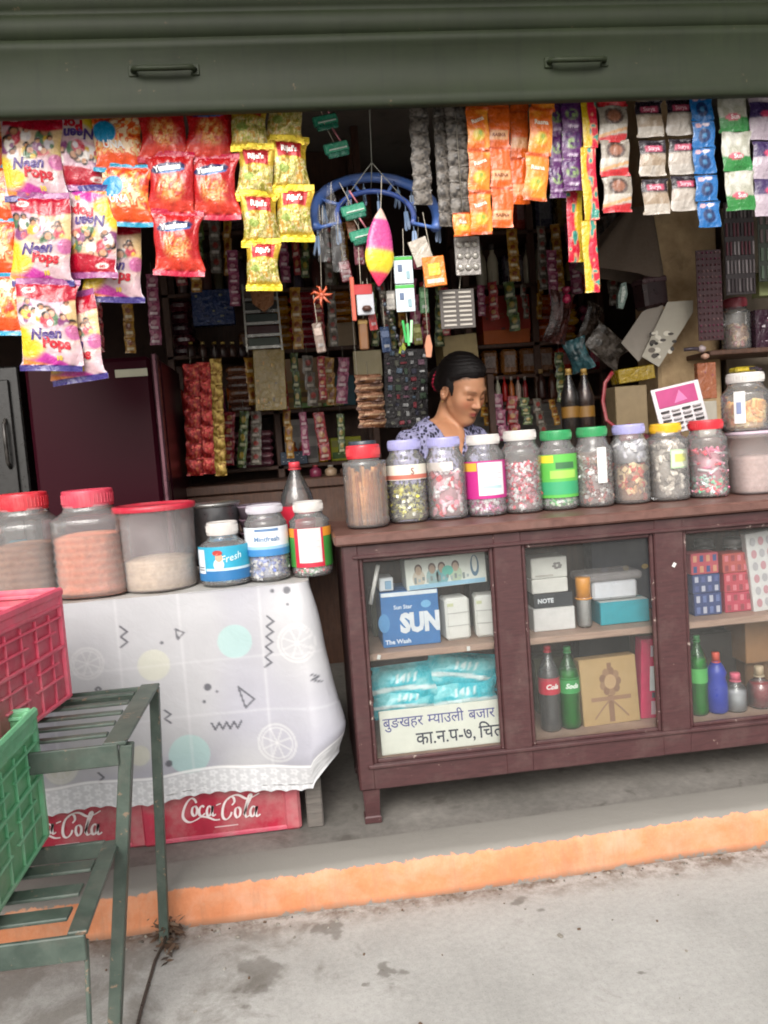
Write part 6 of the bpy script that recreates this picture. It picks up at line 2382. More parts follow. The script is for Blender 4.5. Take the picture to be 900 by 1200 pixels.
def row(fmt, group, xs, w_, y0, y1, Y, cols, kind='bottle', cat='bottle', name='bottle', Zb=None, depth=.10, caps=None):
    """a row of like goods standing on a shelf; fmt gets an ordinal from the left"""
    for i, px in enumerate(xs):
        lb = fmt.format(ORD[i])
        c_ = cols[i % len(cols)]
        if kind == 'bottle':
            k = ppm(Y)
            z0 = Zb if Zb is not None else at(px, y1, Y).z
            H_ = at(px, y0, Y).z - z0
            r_ = thing(name, lb, cat, (at(px, y1, Y).x, Y + w_ / k / 2, z0), (0, 0, 0), group)
            rb = w_ / k / 2
            mb = MB()
            mb.lathe([(rb * .9, 0), (rb, H_ * .06), (rb, H_ * .55), (rb * .8, H_ * .68), (rb * .4, H_ * .78), (rb * .38, H_ * .86)], 14, gd(c_))
            mb.build('body', M_STEM, r_)
            mb = MB()
            mb.lathe([(rb * .48, H_ * .85), (rb * .48, H_), (.001, H_)], 12, h((caps or ['#b8a050'])[i % len(caps or [1])]))
            mb.build('cap', M_LID, r_)
        elif kind == 'pack':
            k = ppm(Y)
            W_, H_ = w_ / k, (y1 - y0) / k
            mb = MB()
            rs = random.Random(i * 7 + int(px))
            mb.box((0, depth / 2, H_ / 2), (W_, depth, H_ * .96), gd(c_), min(.012, H_ * .3), fc=None)
            rect(mb, lambda Q: np.stack([Q[:, 0], np.full(len(Q), -.001), Q[:, 1] + H_ / 2], 1), -W_ * .3, -H_ * .2, W_ * .3, H_ * .25, tuple(np.array(gd(c_)) * .5 + .12))
            q = at(px, y1, Y)
            o = mb.build(name, M_FILM, None, loc=(q.x, Y + rs.uniform(-.01, .01), Zb if Zb is not None else q.z), rot=(0, 0, rs.uniform(-.08, .08)))
            tag(o, lb, cat, group)


def pile(fmt, group, px, w_, y_top, y_bot, n_, Y, cols, cat='packet', name='packet', Zb=None, depth=.16):
    k = ppm(Y)
    z0 = Zb if Zb is not None else at(px, y_bot, Y).z
    zt = at(px, y_top, Y).z
    hh_ = (zt - z0) / n_
    for i in range(n_):
        rs = random.Random(i * 13 + int(px))
        W_ = w_ / k * rs.uniform(.92, 1.02)
        mb = MB()
        mb.box((0, depth / 2, hh_ * .49), (W_, depth, hh_ * .95), gd(cols[i % len(cols)]), hh_ * .36)
        rect(mb, lambda Q: np.stack([Q[:, 0], np.full(len(Q), -.001), Q[:, 1] + hh_ / 2], 1), -W_ * .25, -hh_ * .14, W_ * .2, hh_ * .16, tuple(np.array(gd(cols[i % len(cols)])) * .6 + .08))
        q = at(px, y_bot, Y)
        o = mb.build(name, M_FILM, None, loc=(q.x + rs.uniform(-.006, .006), Y + rs.uniform(0, .015), z0 + i * hh_ + .0005), rot=(0, 0, rs.uniform(-.1, .1)))
        tag(o, fmt.format(ORD[i]), cat, group)


# --- fridge and what stands by it
FY = 3.05
fx0, fx1 = at(34, 500, FY).x, at(192, 500, FY).x
fz = at(110, 421, FY).z - ZF
fr = thing('refrigerator', 'glossy dark maroon refrigerator behind the table', 'fridge', ((fx0 + fx1) / 2, FY, ZF))
W_ = fx1 - fx0
m, n, b, o = newmat('maroon_enamel')
b.inputs['Base Color'].default_value = (*h('#2c0a14'), 1)
b.inputs['Roughness'].default_value = 0.3
b.inputs['Specular IOR Level'].default_value = 0.10
b.inputs['Coat Weight'].default_value = 0.0
bump(n, b, noise(n, 2.5, 2, 0.5, coords(n)), 0.12, 0.01)
M_MAROON = m
mb = MB()
mb.box((0, .32, fz / 2 + .03), (W_, .52, fz - .06), h('#2a1018'), .015)
mb.build('body', M_MAROON, fr)
mb = MB()
mb.box((-.012, .025, fz / 2 + .04), (W_ - .03, .05, fz - .08), h('#33141f'), .014)
d_ = mb.build('door', M_MAROON, fr)
mb = MB()
mb.box((W_ / 2 - .012, .018, fz / 2 + .04), (.022, .055, fz - .06), h('#6a4a52'), .006)
mb.build('handle', M_METAL, d_)
mb = MB()
q0 = at(154, 437, FY) - fr.location
mb.box((q0.x, -.001, q0.z), (.115, .003, .028), h('#b0b09a'), .001)
mb.build('sticker', M_PAPER, d_)
mb = MB()
for sx in (-1, 1):
    for yy in (.1, .5):
        mb.lathe([(.02, .001), (.02, .034)], 10, h('#222222'), Matrix.Translation((sx * (W_ / 2 - .06), yy, 0)))
mb.build('foot', M_LID, fr)
mb = MB()
x0, x1 = at(-70, 500, 3.2).x, at(30, 500, 3.2).x
cz = at(10, 430, 3.2).z
cup = thing('steel_cupboard', 'grey steel cupboard at the far left beside the fridge', 'cupboard', ((x0 + x1) / 2, 3.18, ZF))
mb.box((0, .2, (cz - ZF) / 2), (x1 - x0, .4, cz - ZF), h('#1d1c1b'), .006)
mb.build('body', M_STEM, cup)
mb = MB()
mb.box((-.01, -.008, (cz - ZF) / 2), (x1 - x0 - .05, .014, cz - ZF - .1), h('#21201f'), .003)
dd = mb.build('door', M_STEM, cup)
mb = MB()
q0 = at(10, 520, 3.17) - cup.location
mb.tube([(q0.x, -.016, q0.z - .09), (q0.x, -.04, q0.z - .07), (q0.x, -.04, q0.z + .07), (q0.x, -.016, q0.z + .09)], .007, 8, h('#22201e'))
mb.build('handle', M_LID, dd)
mb = MB()
U_, V_ = np.meshgrid(np.linspace(0, 1, 26), np.linspace(0, 1, 14), indexing='ij')
th = U_ * 2 * math.pi
rr = (.085 * np.sin(np.clip(V_, .02, 1) * math.pi * .92 + .12) + .01) * (1 + .35 * (vnoise(np.cos(th) * 3 + 9, V_ * 5 + np.sin(th) * 3 + 9, 3) - .5))
mb.grid(np.stack([rr * np.cos(th), rr * np.sin(th), V_ * .16], 2), h('#2f6a78'), smooth=True)
q = at(16, 585, 2.80)
o = mb.build('plastic_bag', M_FILM, None, loc=(q.x, 2.80, TT))
tag(o, 'crumpled teal plastic bag behind the leftmost big jar', 'plastic bag')
# low steel worktop behind the table
bn = thing('workbench', 'low grey worktop along the back below the shelves', 'bench', (at(310, 575, 3.6).x, 3.72, ZF))
z = at(300, 566, 3.45).z - ZF
mb = MB()
mb.box((0.15, 0, z - .02), (1.5, .44, .04), h('#6a6660'), .004)
mb.build('top', M_DARKWOOD, bn)
for sx in (-.55, .85):
    for sy in (-.18, .18):
        mb = MB()
        mb.box((sx, sy, (z - .04) / 2), (.05, .05, z - .042), h('#4a4540'), .003)
        mb.build('leg', M_TABLEWOOD, bn)
mb = MB()
mb.box((0.15, -.20, z - .13), (1.38, .02, .17), h('#5a5650'), .003)
mb.build('front_panel', M_DARKWOOD, bn)

# --- left shelving: goods
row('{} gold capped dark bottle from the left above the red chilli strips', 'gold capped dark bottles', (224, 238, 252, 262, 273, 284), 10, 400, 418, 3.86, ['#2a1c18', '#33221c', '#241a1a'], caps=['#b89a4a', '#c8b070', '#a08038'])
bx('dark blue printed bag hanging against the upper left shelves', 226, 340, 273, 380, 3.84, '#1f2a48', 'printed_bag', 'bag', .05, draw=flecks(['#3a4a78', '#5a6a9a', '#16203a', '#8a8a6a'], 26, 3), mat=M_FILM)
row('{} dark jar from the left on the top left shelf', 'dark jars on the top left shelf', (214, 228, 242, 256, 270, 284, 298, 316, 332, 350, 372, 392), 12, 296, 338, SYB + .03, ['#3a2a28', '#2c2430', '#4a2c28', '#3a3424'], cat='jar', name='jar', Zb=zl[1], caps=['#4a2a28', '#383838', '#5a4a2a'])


def p_chilli(U, V, W, H, rs):
    o = rs.rand() * 20
    C = np.empty(U.shape + (3,))
    C[:] = h('#8a1a1c')
    C = mixc(C, h('#b02c26'), sstep(.5, .7, vnoise(U * 7 + o, V * 5, 3)))
    return mixc(C, h('#b8603a'), sstep(.74, .8, vnoise(U * 9 + o, V * 7, 8)))


def p_goldleaf(U, V, W, H, rs):
    o = rs.rand() * 20
    C = np.empty(U.shape + (3,))
    C[:] = h('#94702c')
    return mixc(C, h('#b89a4a'), sstep(.45, .65, vnoise(U * 5 + o, V * 4, 3)))


def p_brown(U, V, W, H, rs):
    o = rs.rand() * 20
    C = np.empty(U.shape + (3,))
    C[:] = h('#4a2c1c')
    C = mixc(C, h('#7a5034'), sstep(.45, .6, vnoise(U * 3 + o, V * 4, 3)))
    return mixc(C, h('#a08868'), sstep(.12, .06, np.abs(V - .5)) * .5)


G = 'chilli and gold sachet strips by the fridge'
sachet_strip('deep red chilli sachet strip nearest the fridge', G, 'sachet strip', p_chilli, col_pts(224, 436, 228, 548, 7), 18, 18.5, 3.45, .014, M_FOIL, tilt=2, loop=True)
sachet_strip('deep red chilli sachet strip between the fridge one and the gold one', G, 'sachet strip', p_chilli, col_pts(239, 434, 244, 546, 7), 17, 18.5, 3.47, .014, M_FOIL, tilt=2, loop=True)
sachet_strip('narrow gold sachet strip to the right of the red chilli strips', G, 'sachet strip', p_goldleaf, col_pts(253, 428, 259, 550, 9), 13, 15, 3.46, .014, M_FOIL, tilt=2, loop=True)
sachet_strip('long brown sachet strip hanging left of the woman', 'brown sachet strip', 'sachet strip', p_brown, col_pts(431, 444, 436, 496, 6), 32, 10.5, 3.2, .010, M_FOIL, tilt=2, loop=True)
mb = MB()
k = ppm(3.21)
mb.box((0, .002, 0), (33 / k, .003, 30 / k), h('#6a6248'), .001, fc={'-y': h('#746a4c')})
q = at(431, 426, 3.21)
mb.tube([(-.045, 0, -.10), (-.05, 0, .42)], .0012, 5, h('#c8c0b0'))
o = mb.build('header_card', M_CARD, None, loc=q)
tag(o, 'olive header card above the long brown sachet strip', 'card')
# wire card rack
k = ppm(3.6)
q = at(307, 372, 3.6)
r_ = thing('card_rack', 'pale wire rack of dark and silver cards below the gold packets', 'rack', tuple(q))
mb = MB()
for sx in (-1, 1):
    mb.bar((sx * 20 / k, 0, -38 / k), (sx * 19 / k, 0, 38 / k), .008, .008, h('#8a8880'))
for i in range(6):
    z = (34 - i * 13.5) / k
    mb.bar((-20 / k, 0, z), (20 / k, 0, z), .010, .012, h('#8a8a86'))
mb.build('frame', M_METAL, r_)
for i in range(5):
    mb = MB()
    mb.box((0, .012, (27 - i * 13.5) / k), (36 / k, .010, 9 / k), h(['#5a4a40', '#1f2420', '#24302a', '#3a1a1c', '#4a5248'][i]), .002)
    mb.build('card', M_CARD, r_)
mb = MB()
mb.prism([(-14 / k, 8 / k), (-2 / k, 14 / k), (13 / k, 6 / k), (11 / k, -10 / k), (0, -18 / k), (-12 / k, -8 / k)], .02, h('#8a5a34'))
o = mb.build('snack_pouch', M_FOIL, None, loc=at(308, 347, 3.55))
tag(o, 'small copper pouch in front of the wire card rack', 'pouch')
bx('dull gold bag hanging below the wire card rack', 297, 410, 333, 480, 3.62, '#6a5a30', 'gold_bag', 'bag', .05, draw=flecks(['#b8862a', '#c89a3a', '#8a6a24', '#5a4a28'], 14, 9), mat=M_FILM, rot=(0, R(2), 0))
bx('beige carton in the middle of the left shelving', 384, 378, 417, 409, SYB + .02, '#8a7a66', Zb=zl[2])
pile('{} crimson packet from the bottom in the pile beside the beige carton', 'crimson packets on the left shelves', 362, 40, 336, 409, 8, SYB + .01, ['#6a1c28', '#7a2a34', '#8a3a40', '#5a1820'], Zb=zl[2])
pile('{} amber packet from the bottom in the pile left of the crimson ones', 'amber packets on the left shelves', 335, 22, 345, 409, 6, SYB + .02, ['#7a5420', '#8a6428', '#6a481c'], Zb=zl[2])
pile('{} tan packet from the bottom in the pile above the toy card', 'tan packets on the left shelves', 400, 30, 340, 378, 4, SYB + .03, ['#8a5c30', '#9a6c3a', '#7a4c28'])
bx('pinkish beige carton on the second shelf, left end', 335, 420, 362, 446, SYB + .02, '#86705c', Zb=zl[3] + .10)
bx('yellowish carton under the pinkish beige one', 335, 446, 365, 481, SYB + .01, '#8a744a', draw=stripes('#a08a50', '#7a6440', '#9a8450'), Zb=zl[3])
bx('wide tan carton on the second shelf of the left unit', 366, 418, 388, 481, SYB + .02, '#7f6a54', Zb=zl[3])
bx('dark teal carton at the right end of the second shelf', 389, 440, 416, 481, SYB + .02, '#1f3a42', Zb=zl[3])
G = 'little green and cream boxes on the shelf edge'
for i in range(4):
    bx(f'{ORD[i]} little green and cream box from the left on the shelf edge', 353 + i * 13, 472, 364 + i * 13, 481, SYB - .02, ['#6a8a5a', '#a09a80', '#5a7a4a', '#9a9478'][i], depth=.05, group=G, Zb=zl[3] + .001)
pile('{} dusky pink packet from the bottom in the pile under the dull gold bag', 'dusky pink packets', 298, 46, 505, 546, 5, SYB - .02, ['#5a3a42', '#6a464c', '#4f3038'], Zb=zl[4])
pile('{} brown packet from the bottom in the pile right of the gold sachet strip', 'brown packets by the gold strip', 282, 28, 428, 481, 6, SYB + .02, ['#4a3028', '#5a3c30', '#6a4a3a'], Zb=zl[3])
bx('pale grey carton on the lowest shelf behind the red capped bottle', 334, 491, 372, 546, SYB + .03, '#7e7a76', draw=stripes('#8a8682', '#767270'), Zb=zl[4])
bx('yellow and green carton at the right end of the lowest shelf', 388, 512, 424, 546, SYB + .01, '#7a7a30', draw=stripes('#8a8a3a', '#4a6a2a'), Zb=zl[4])
bx('small blue and white speckled strip box before the pale grey carton', 329, 529, 360, 539, SYB - .03, '#3a4450', depth=.03, draw=flecks(['#a8acb0', '#c0c4c8', '#5a6a80'], 16, 5), Zb=zl[4])
G = 'worktop jars behind the bottle'
row('{} dull jar from the left on the worktop', G, (372, 390, 408, 470, 492), 14, 545, 578, 3.62, ['#5a2a38', '#7a6a5a', '#4a3a34'], cat='jar', name='jar', caps=['#8a2a30', '#a09a90', '#3a3a3a'], Zb=bn.location.z + at(300, 566, 3.45).z - ZF)
# more goods high and low to fill the left shelving
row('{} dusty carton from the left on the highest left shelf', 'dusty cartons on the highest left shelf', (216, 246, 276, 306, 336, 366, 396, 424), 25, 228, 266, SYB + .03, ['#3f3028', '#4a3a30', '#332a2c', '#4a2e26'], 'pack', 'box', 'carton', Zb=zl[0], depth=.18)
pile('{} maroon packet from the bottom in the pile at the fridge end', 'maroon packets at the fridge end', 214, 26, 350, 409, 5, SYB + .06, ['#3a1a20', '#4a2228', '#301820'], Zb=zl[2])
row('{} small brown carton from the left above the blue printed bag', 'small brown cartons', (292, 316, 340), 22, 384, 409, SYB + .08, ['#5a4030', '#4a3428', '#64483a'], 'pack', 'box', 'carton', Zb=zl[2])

# --- middle: display card, cartons
k = ppm(3.3)
mb = MB()
mb.box((0, .004, 0), (52 / k, .006, 92 / k), h('#1e1a1c'), .002)
rs = random.Random(8)
for i in range(5):
    for j in range(9):
        c_ = h(rs.choice(['#8a8a8a', '#4a5a6a', '#7a2a34', '#5a5a50', '#a8a8a8', '#384a38', '#6a4a5a', '#2a2a3a']))
        mb.box(((i - 2) * 9.6 / k, -.003, (j - 4) * 9.8 / k), (rs.uniform(3, 8) / k, .008, rs.uniform(2, 7) / k), c_, .001, M=Matrix.Rotation(rs.uniform(-.1, .1), 4, 'Y'))
o = mb.build('display_card', M_FOIL, None, loc=at(476, 455, 3.3), rot=(0, R(3), 0))
tag(o, 'dark display card of glittering hair clips behind the woman', 'display card')
bx('pale beige carton directly behind the top of the head of the woman', 520, 392, 562, 432, 3.75, '#8a7c5e', depth=.2, rot=(0, R(-3), 0), Zb=at(540, 434, 3.75).z)
bs = at(540, 434, 3.75)
mb = MB()
mb.box((0, .16, -.012), (.36, .36, .022), h('#4a3626'), .003)
zz_ = bs.z
r_ = thing('small_shelf', 'short wooden stand between the two shelving units, carrying a beige carton', 'shelf', (at(515, 434, 3.7).x, 3.70, ZF))
mb2 = MB()
mb2.box((.05, .16, zz_ - ZF - .014), (.42, .32, .024), h('#4a3626'), .003)
mb2.build('shelf', M_DARKWOOD, r_)
for sx in (-.14, .24):
    for sy in (.03, .29):
        mb2 = MB()
        mb2.box((sx, sy, (zz_ - ZF - .028) / 2), (.03, .03, zz_ - ZF - .028), h('#4a3626'), .002)
        mb2.build('leg', M_DARKWOOD, r_)

row('{} white labelled jar from the left on the upper right shelf', 'white labelled jars in the dim upper shelf', (566, 580, 622, 634), 13, 284, 330, SYB + .02, ['#8a8678', '#a09a8a', '#908a7c'], cat='jar', name='jar', Zb=zc[1], caps=['#4a4640', '#3a3634'])
row('{} black carton from the left between the white labelled jars', 'black cartons in the dim upper shelf', (596, 609), 12, 292, 330, SYB + .05, ['#241c24', '#2c2228'], 'pack', 'box', 'carton', Zb=zc[1])
bx('large rust red carton on the shelf right of the woman', 564, 346, 622, 388, SYB + .01, '#7a2c1a', draw=flecks(['#8a3a24', '#6a2414', '#9a4a2c', '#5a1c12'], 18, 12), Zb=zc[2] + .055)
bx('orange brown carton under the rust red one', 566, 386, 622, 400, SYB + .005, '#8a4a22', Zb=zc[2])
pile('{} brick coloured packet from the bottom right of the rust red carton', 'brick coloured packets', 640, 28, 344, 399, 5, SYB + .02, ['#7a3a1c', '#8a4a28', '#6a2c18'], Zb=zc[2])
row('{} brown carton from the left on the shelf level with the head of the woman', 'brown cartons level with her head', (576, 598, 620, 642), 20, 406, 437, SYB + .02, ['#5a3a20', '#64442a', '#4f321c', '#5a4030'], 'pack', 'box', 'carton', Zb=zc[3], depth=.16)
row('{} red and white tube from the left in the row beside her face', 'red and white tubes beside her face', (577, 585, 593, 601, 609, 617), 6.5, 441, 466, SYB - .01, ['#7a3a34', '#b0a090', '#8a2a28', '#a05a3a', '#9a8a80', '#6a2224'], cat='tube', name='tube', Zb=zc[4], caps=['#8a2a2a', '#b0a8a0'])
bx('peach coloured narrow carton at the edge beside her forehead', 569, 436, 576, 466, SYB - .03, '#a8745a', depth=.06, Zb=zc[4])
row('{} brownish bottle from the left on the low shelf near the green lids', 'brownish bottles near the green lids', (637, 650, 662), 11, 432, 467, SYB - .02, ['#2a1814', '#3a2018', '#22181c'], Zb=zc[4], caps=['#b0905a', '#3a2a24'])
# grey-green board under the shelf, standing on the floor
mb = MB()
a_, b_ = at(556, 490, 3.9), at(660, 490, 3.9)
mb.box((0, 0, 0), (b_.x - a_.x, .02, .55), h('#4a4a40'), .003)
o = mb.build('plywood_board', M_TABLEWOOD, None, loc=((a_.x + b_.x) / 2, 3.92, zc[4] - .30))
tag(o, 'grey green board fixed under the shelves to the right of the woman', 'board')
# dark bottles with gold glints on the counter back edge
for i, (px, lb) in enumerate(((668, 'tall dark green bottle with amber glints behind the green lids, left of two'), (686, 'tall dark amber bottle behind the green lids, right of two'))):
    bottle(lb, px, 520, 432, 22, 2.98, h('#1c2410' if i == 0 else '#3a2208'), h('#8a6a20'), h('#6a4a14'), mat=M_AMBER, Z=at(680, 530, 2.98).z, labz=(.42, .55), group='tall dark bottles behind the green lids')
sd = thing('side_table', 'small dark table behind the cabinet carrying bottles and cloth', 'table', (at(705, 530, 3.05).x, 3.02, ZF))
zz_ = at(680, 530, 2.98).z - ZF
mb = MB()
mb.box((.03, .06, zz_ - .013), (.62, .30, .024), h('#3a2a20'), .004)
mb.build('top', M_DARKWOOD, sd)
for sx in (-.24, .30):
    for sy in (-.06, .18):
        mb = MB()
        mb.box((sx, sy, (zz_ - .026) / 2), (.04, .04, zz_ - .027), h('#3a2a20'), .003)
        mb.build('leg', M_DARKWOOD, sd)
# red strap loop and the folded dark red cloth
k = ppm(3.0)
mb = MB()
q = at(714, 470, 2.98)
mb.tube([(6 / k, 0, 34 / k), (-4 / k, 0, 22 / k), (-8 / k, 0, 0), (-6 / k, -.01, -22 / k), (6 / k, -.02, -34 / k), (22 / k, -.02, -30 / k)], .008, 7, h('#7a1f28'), flat=.5)
o = mb.build('red_strap', M_LID, None, loc=q)
tag(o, 'shiny dark red strap curving down right of the amber bottle', 'strap')
mb = MB()
U_, V_ = np.meshgrid(np.linspace(-1, 1, 24), np.linspace(-1, 1, 16), indexing='ij')
mb.grid(np.stack([U_ * .085, V_ * .06, .055 * (1 - U_ ** 4) * (1 - V_ ** 4) + .02 * (vnoise(U_ * 4 + 9, V_ * 4 + 9, 4) - .5)], 2), h('#5a1a26'), smooth=True)
o = mb.build('folded_cloth', M_THREAD, None, loc=(at(742, 505, 3.0).x, 3.0, ZF + zz_))
tag(o, 'folded dark red cloth behind the lavender lidded jar', 'cloth')
bx('small beige carton on the dark red cloth', 720, 452, 760, 484, 3.06, '#5c5140', depth=.10, Zb=ZF + zz_ + .05)
bx('yellow packet lying on the beige carton', 724, 430, 770, 446, 3.08, '#5f5020', 'packet', 'packet', .08, draw=flecks(['#a88a30', '#6a5a24', '#c0a850'], 8, 2), mat=M_FILM, rot=(0, R(-5), 0), Zb=at(742, 447, 3.08).z)

# --- right side: cloth bundle, papers, dark box on the pier
k = ppm(3.3)
mb = MB()
U_, V_ = np.meshgrid(np.linspace(0, 1, 40), np.linspace(0, 1, 20), indexing='ij')
th = U_ * 2 * math.pi
rr = (.05 + .13 * V_ ** .8) * (1 + .25 * (vnoise(np.cos(th) * 3 + 9, np.sin(th) * 3 + 9 + V_ * 2, 3) - .5) + .08 * np.sin(th * 7))
mb.grid(np.stack([rr * np.cos(th) - .10 * V_, rr * .5 * np.sin(th), -.27 * V_ - .04 * np.cos(th) * V_], 2), h('#5e5044'), smooth=True)
o = mb.build('cloth_bundle', M_THREAD, None, loc=at(748, 244, 3.3))
tag(o, 'grey brown cloth bundle hanging by the pale pier', 'cloth')
mb = MB()
mb.box((0, 0, 0), (.115, .09, .125), h('#2c1a1c'), .012, fc={'+z': h('#5a4448')})
mb.box((0, -.002, .048), (.118, .092, .028), h('#4a3438'), .008)
o = mb.build('dark_box', M_STEM, None, loc=at(762, 344, 3.27), rot=(0, R(-6), R(12)))
tag(o, 'dark maroon box with a paler lid fixed to the pier', 'box')
for i, (pts, c_, lb) in enumerate((([(728, 402), (752, 366), (776, 352), (780, 390), (748, 424)], '#8a8278', 'blank grey paper sheet behind the floral one'), ([(752, 418), (782, 354), (812, 352), (812, 366), (772, 430)], '#a8a294', 'cream paper sheet with a black floral print hanging on the pier'))):
    Y = 3.24 - i * .02
    P_ = [at(x, y, Y) for x, y in pts]
    c0 = sum(P_, Vector()) / len(P_)
    mb = MB()
    mb.prism([((p - c0).x, (p - c0).z) for p in P_][::-1], .003, h(c_))
    if i == 1:
        rs = random.Random(4)
        fn = lambda Q: np.stack([Q[:, 0], np.full(len(Q), -.0020), Q[:, 1]], 1)
        cc = at(775, 404, Y) - c0
        for q in range(22):
            oval(mb, fn, cc.x + rs.uniform(-.045, .055), cc.z + rs.uniform(-.05, .055), rs.uniform(.006, .016), rs.uniform(.005, .012), h(rs.choice(['#2a2624', '#4a4440', '#d0cabc', '#6a625a'])), q * .00006)
    o = mb.build('paper_sheet', M_PAPER, None, loc=c0)
    tag(o, lb, 'paper')
mb = MB()
mb.prism([(-.030, -.05), (-.010, -.055), (.012, 0), (.008, .05), (-.012, .045), (-.028, .0)], .02, h('#6a7a72'))
mb.prism([(-.020, -.03), (-.010, -.03), (.004, .01), (.0, .035), (-.010, .03)], .024, h('#a8b0a8'))
o = mb.build('shiny_packet', M_FOIL, None, loc=at(731, 346, 3.2))
tag(o, 'small shiny grey green packet left of the dark maroon box', 'packet')
G = 'crumpled bags hanging in the dim corner'
for i, (px, py, w_, h_, c_, lb) in enumerate(((655, 372, 36, 60, '#4a2420', 'dark red crumpled bag hanging in the dim corner'), (678, 416, 30, 40, '#3a6268', 'turquoise grey crumpled bag hanging in the dim corner'), (712, 406, 60, 34, '#6a625a', 'pale grey crumpled bag drooping sideways in the dim corner'), (692, 378, 30, 46, '#3c3028', 'brown crumpled bag behind the pale grey one'), (706, 290, 46, 70, '#3e342c', 'large dark brown crumpled bag above the corner'))):
    k = ppm(3.45)
    cc_ = np.array(h(c_))
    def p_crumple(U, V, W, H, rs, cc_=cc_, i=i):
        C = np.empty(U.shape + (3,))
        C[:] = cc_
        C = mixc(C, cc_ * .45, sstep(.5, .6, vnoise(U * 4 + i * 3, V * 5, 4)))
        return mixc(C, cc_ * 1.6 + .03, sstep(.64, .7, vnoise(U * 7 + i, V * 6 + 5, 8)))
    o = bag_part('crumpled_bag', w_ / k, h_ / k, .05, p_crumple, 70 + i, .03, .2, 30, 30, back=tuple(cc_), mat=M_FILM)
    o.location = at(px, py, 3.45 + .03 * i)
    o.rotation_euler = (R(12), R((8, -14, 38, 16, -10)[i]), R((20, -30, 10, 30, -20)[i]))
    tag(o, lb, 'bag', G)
mb = MB()
mb.lathe([(.004, -.02), (.017, -.012), (.019, 0), (.014, .014), (.003, .02)], 12, h('#b02a50'))
mb.lathe([(.003, .018), (.016, .03), (.02, .045), (.008, .05)], 10, h('#8a1f40'), ct=False)
o = mb.build('pink_rosette', M_FILM, None, loc=at(664, 350, 3.35))
tag(o, 'small deep pink rosette in the dim corner', 'rosette')

# --- right hand wall shelf and bead cards
RYS = 3.15
z = at(860, 409, RYS).z
ws_ = thing('wall_shelf', 'narrow board shelf on the right beyond the pier', 'shelf', (at(832, 409, RYS).x, RYS, z))
mb = MB()
mb.box((.42, .14, -.010), (.84, .28, .020), h('#4a3c30'), .003)
mb.build('board', M_DARKWOOD, ws_)
for x in (.06, .70):
    mb = MB()
    mb.prism([(0, -.021), (0, -.15), (.02, -.15), (.03, -.021)], .02, h('#3a3028'), M=Matrix.Translation((x, .26, 0)))
    mb.build('bracket', M_DARKWOOD, ws_)
mb = MB()
x0 = at(846, 400, 3.5).x
mb.box((0, 0, 0), (1.2, .03, 1.9), h('#5a5044'), .003)
o = mb.build('partition_board', M_WALL, None, loc=(x0 + .62, 3.52, 1.25))
tag(o, 'brownish partition board behind the right wall shelf', 'board')


def bead_card(label, x0, y0, x1, y1, Y, back, cols, nx, nz_, seed, shape='bar'):
    k = ppm(Y)
    W_, H_ = (x1 - x0) / k, (y1 - y0) / k
    rs = random.Random(seed)
    mb = MB()
    mb.box((0, .003, 0), (W_, .005, H_), h(back), .001)
    for i in range(nx):
        for j in range(nz_):
            x, zz = ((i + .5) / nx - .5) * W_, ((j + .5) / nz_ - .5) * H_
            c_ = h(cols[(j * 3 + rs.randrange(2)) % len(cols)])
            if shape == 'bar':
                mb.box((x, -.002, zz), (W_ / nx * .45, .008, H_ / nz_ * .72), c_, .001)
            else:
                mb.lathe([(.0, -W_ / nx * .3), (W_ / nx * .32, 0), (.0, W_ / nx * .3)], 6, c_, Matrix.Translation((x, -.004, zz)))
    o = mb.build('bead_card', M_CARD, None, loc=at((x0 + x1) / 2, (y0 + y1) / 2, Y))
    return tag(o, label, 'bead card', 'cards of beads and hair pins on the right')


bead_card('maroon card of small beads in rows, beside the pale pier', 816, 292, 848, 400, 3.12, '#3c1f24', ['#5a2a34', '#4a2a2c', '#7a5a5a', '#6a2a44'], 6, 15, 1, 'bead')
bead_card('dark card of long hair pins with silver tips, right of the maroon bead card', 848, 236, 886, 346, 3.10, '#2c2426', ['#6a6264', '#3a3034', '#5a2a34', '#8a8284'], 8, 5, 2)
bead_card('grey card of pins at the right edge above the black packs', 887, 244, 925, 330, 3.12, '#3a4038', ['#5a6a5a', '#6a5a5a', '#3a4a3e'], 5, 4, 3)
jar('small jar with a red lid on the right wall shelf', 862, 405, 350, 34, RYS + .10, h('#8a2436'), [F([h('#8a6a4a'), h('#6a4a34'), h('#a08a6a'), h('#7a3a34')], .024, 60, .5, 31, 'pillow')], None, None, lidh=.15, neck=.78, Z=z + .001)
bx('black and pink printed pack beside the red lidded jar', 884, 362, 920, 405, RYS + .05, '#2a1c24', 'printed_pack', 'packet', .06, draw=flecks(['#b8a8b0', '#8a2a4a', '#6a5a64', '#d0c8cc'], 16, 7), mat=M_FILM, Zb=z + .001)
bx('pale green box at the right edge above the printed pack', 888, 318, 925, 345, RYS + .05, '#7a8060', 'carton', 'box', .06, Zb=at(905, 346, RYS + .05).z)
bx('brown and pink pouch hanging under the wall shelf beside the pier', 817, 424, 841, 468, 3.10, '#6a4434', 'pouch', 'pouch', .03, draw=flecks(['#a8785c', '#8a5a48', '#7a2a44'], 8, 6), mat=M_FILM)
bx('grey carton behind the red lidded candy stick jar', 818, 470, 842, 510, 3.10, '#7a766e', depth=.08, Zb=at(830, 512, 3.1).z)
mb = MB()
mb.tube([(-.05, 0, .0), (-.015, 0, .002), (.01, 0, 0)], [.007, .008, .008], 8, h('#2a1c2c'))
mb.lathe([(.002, -.016), (.015, -.008), (.017, .004), (.002, .015)], 10, h('#9a8a8c'), Matrix.Translation((.022, 0, 0)))
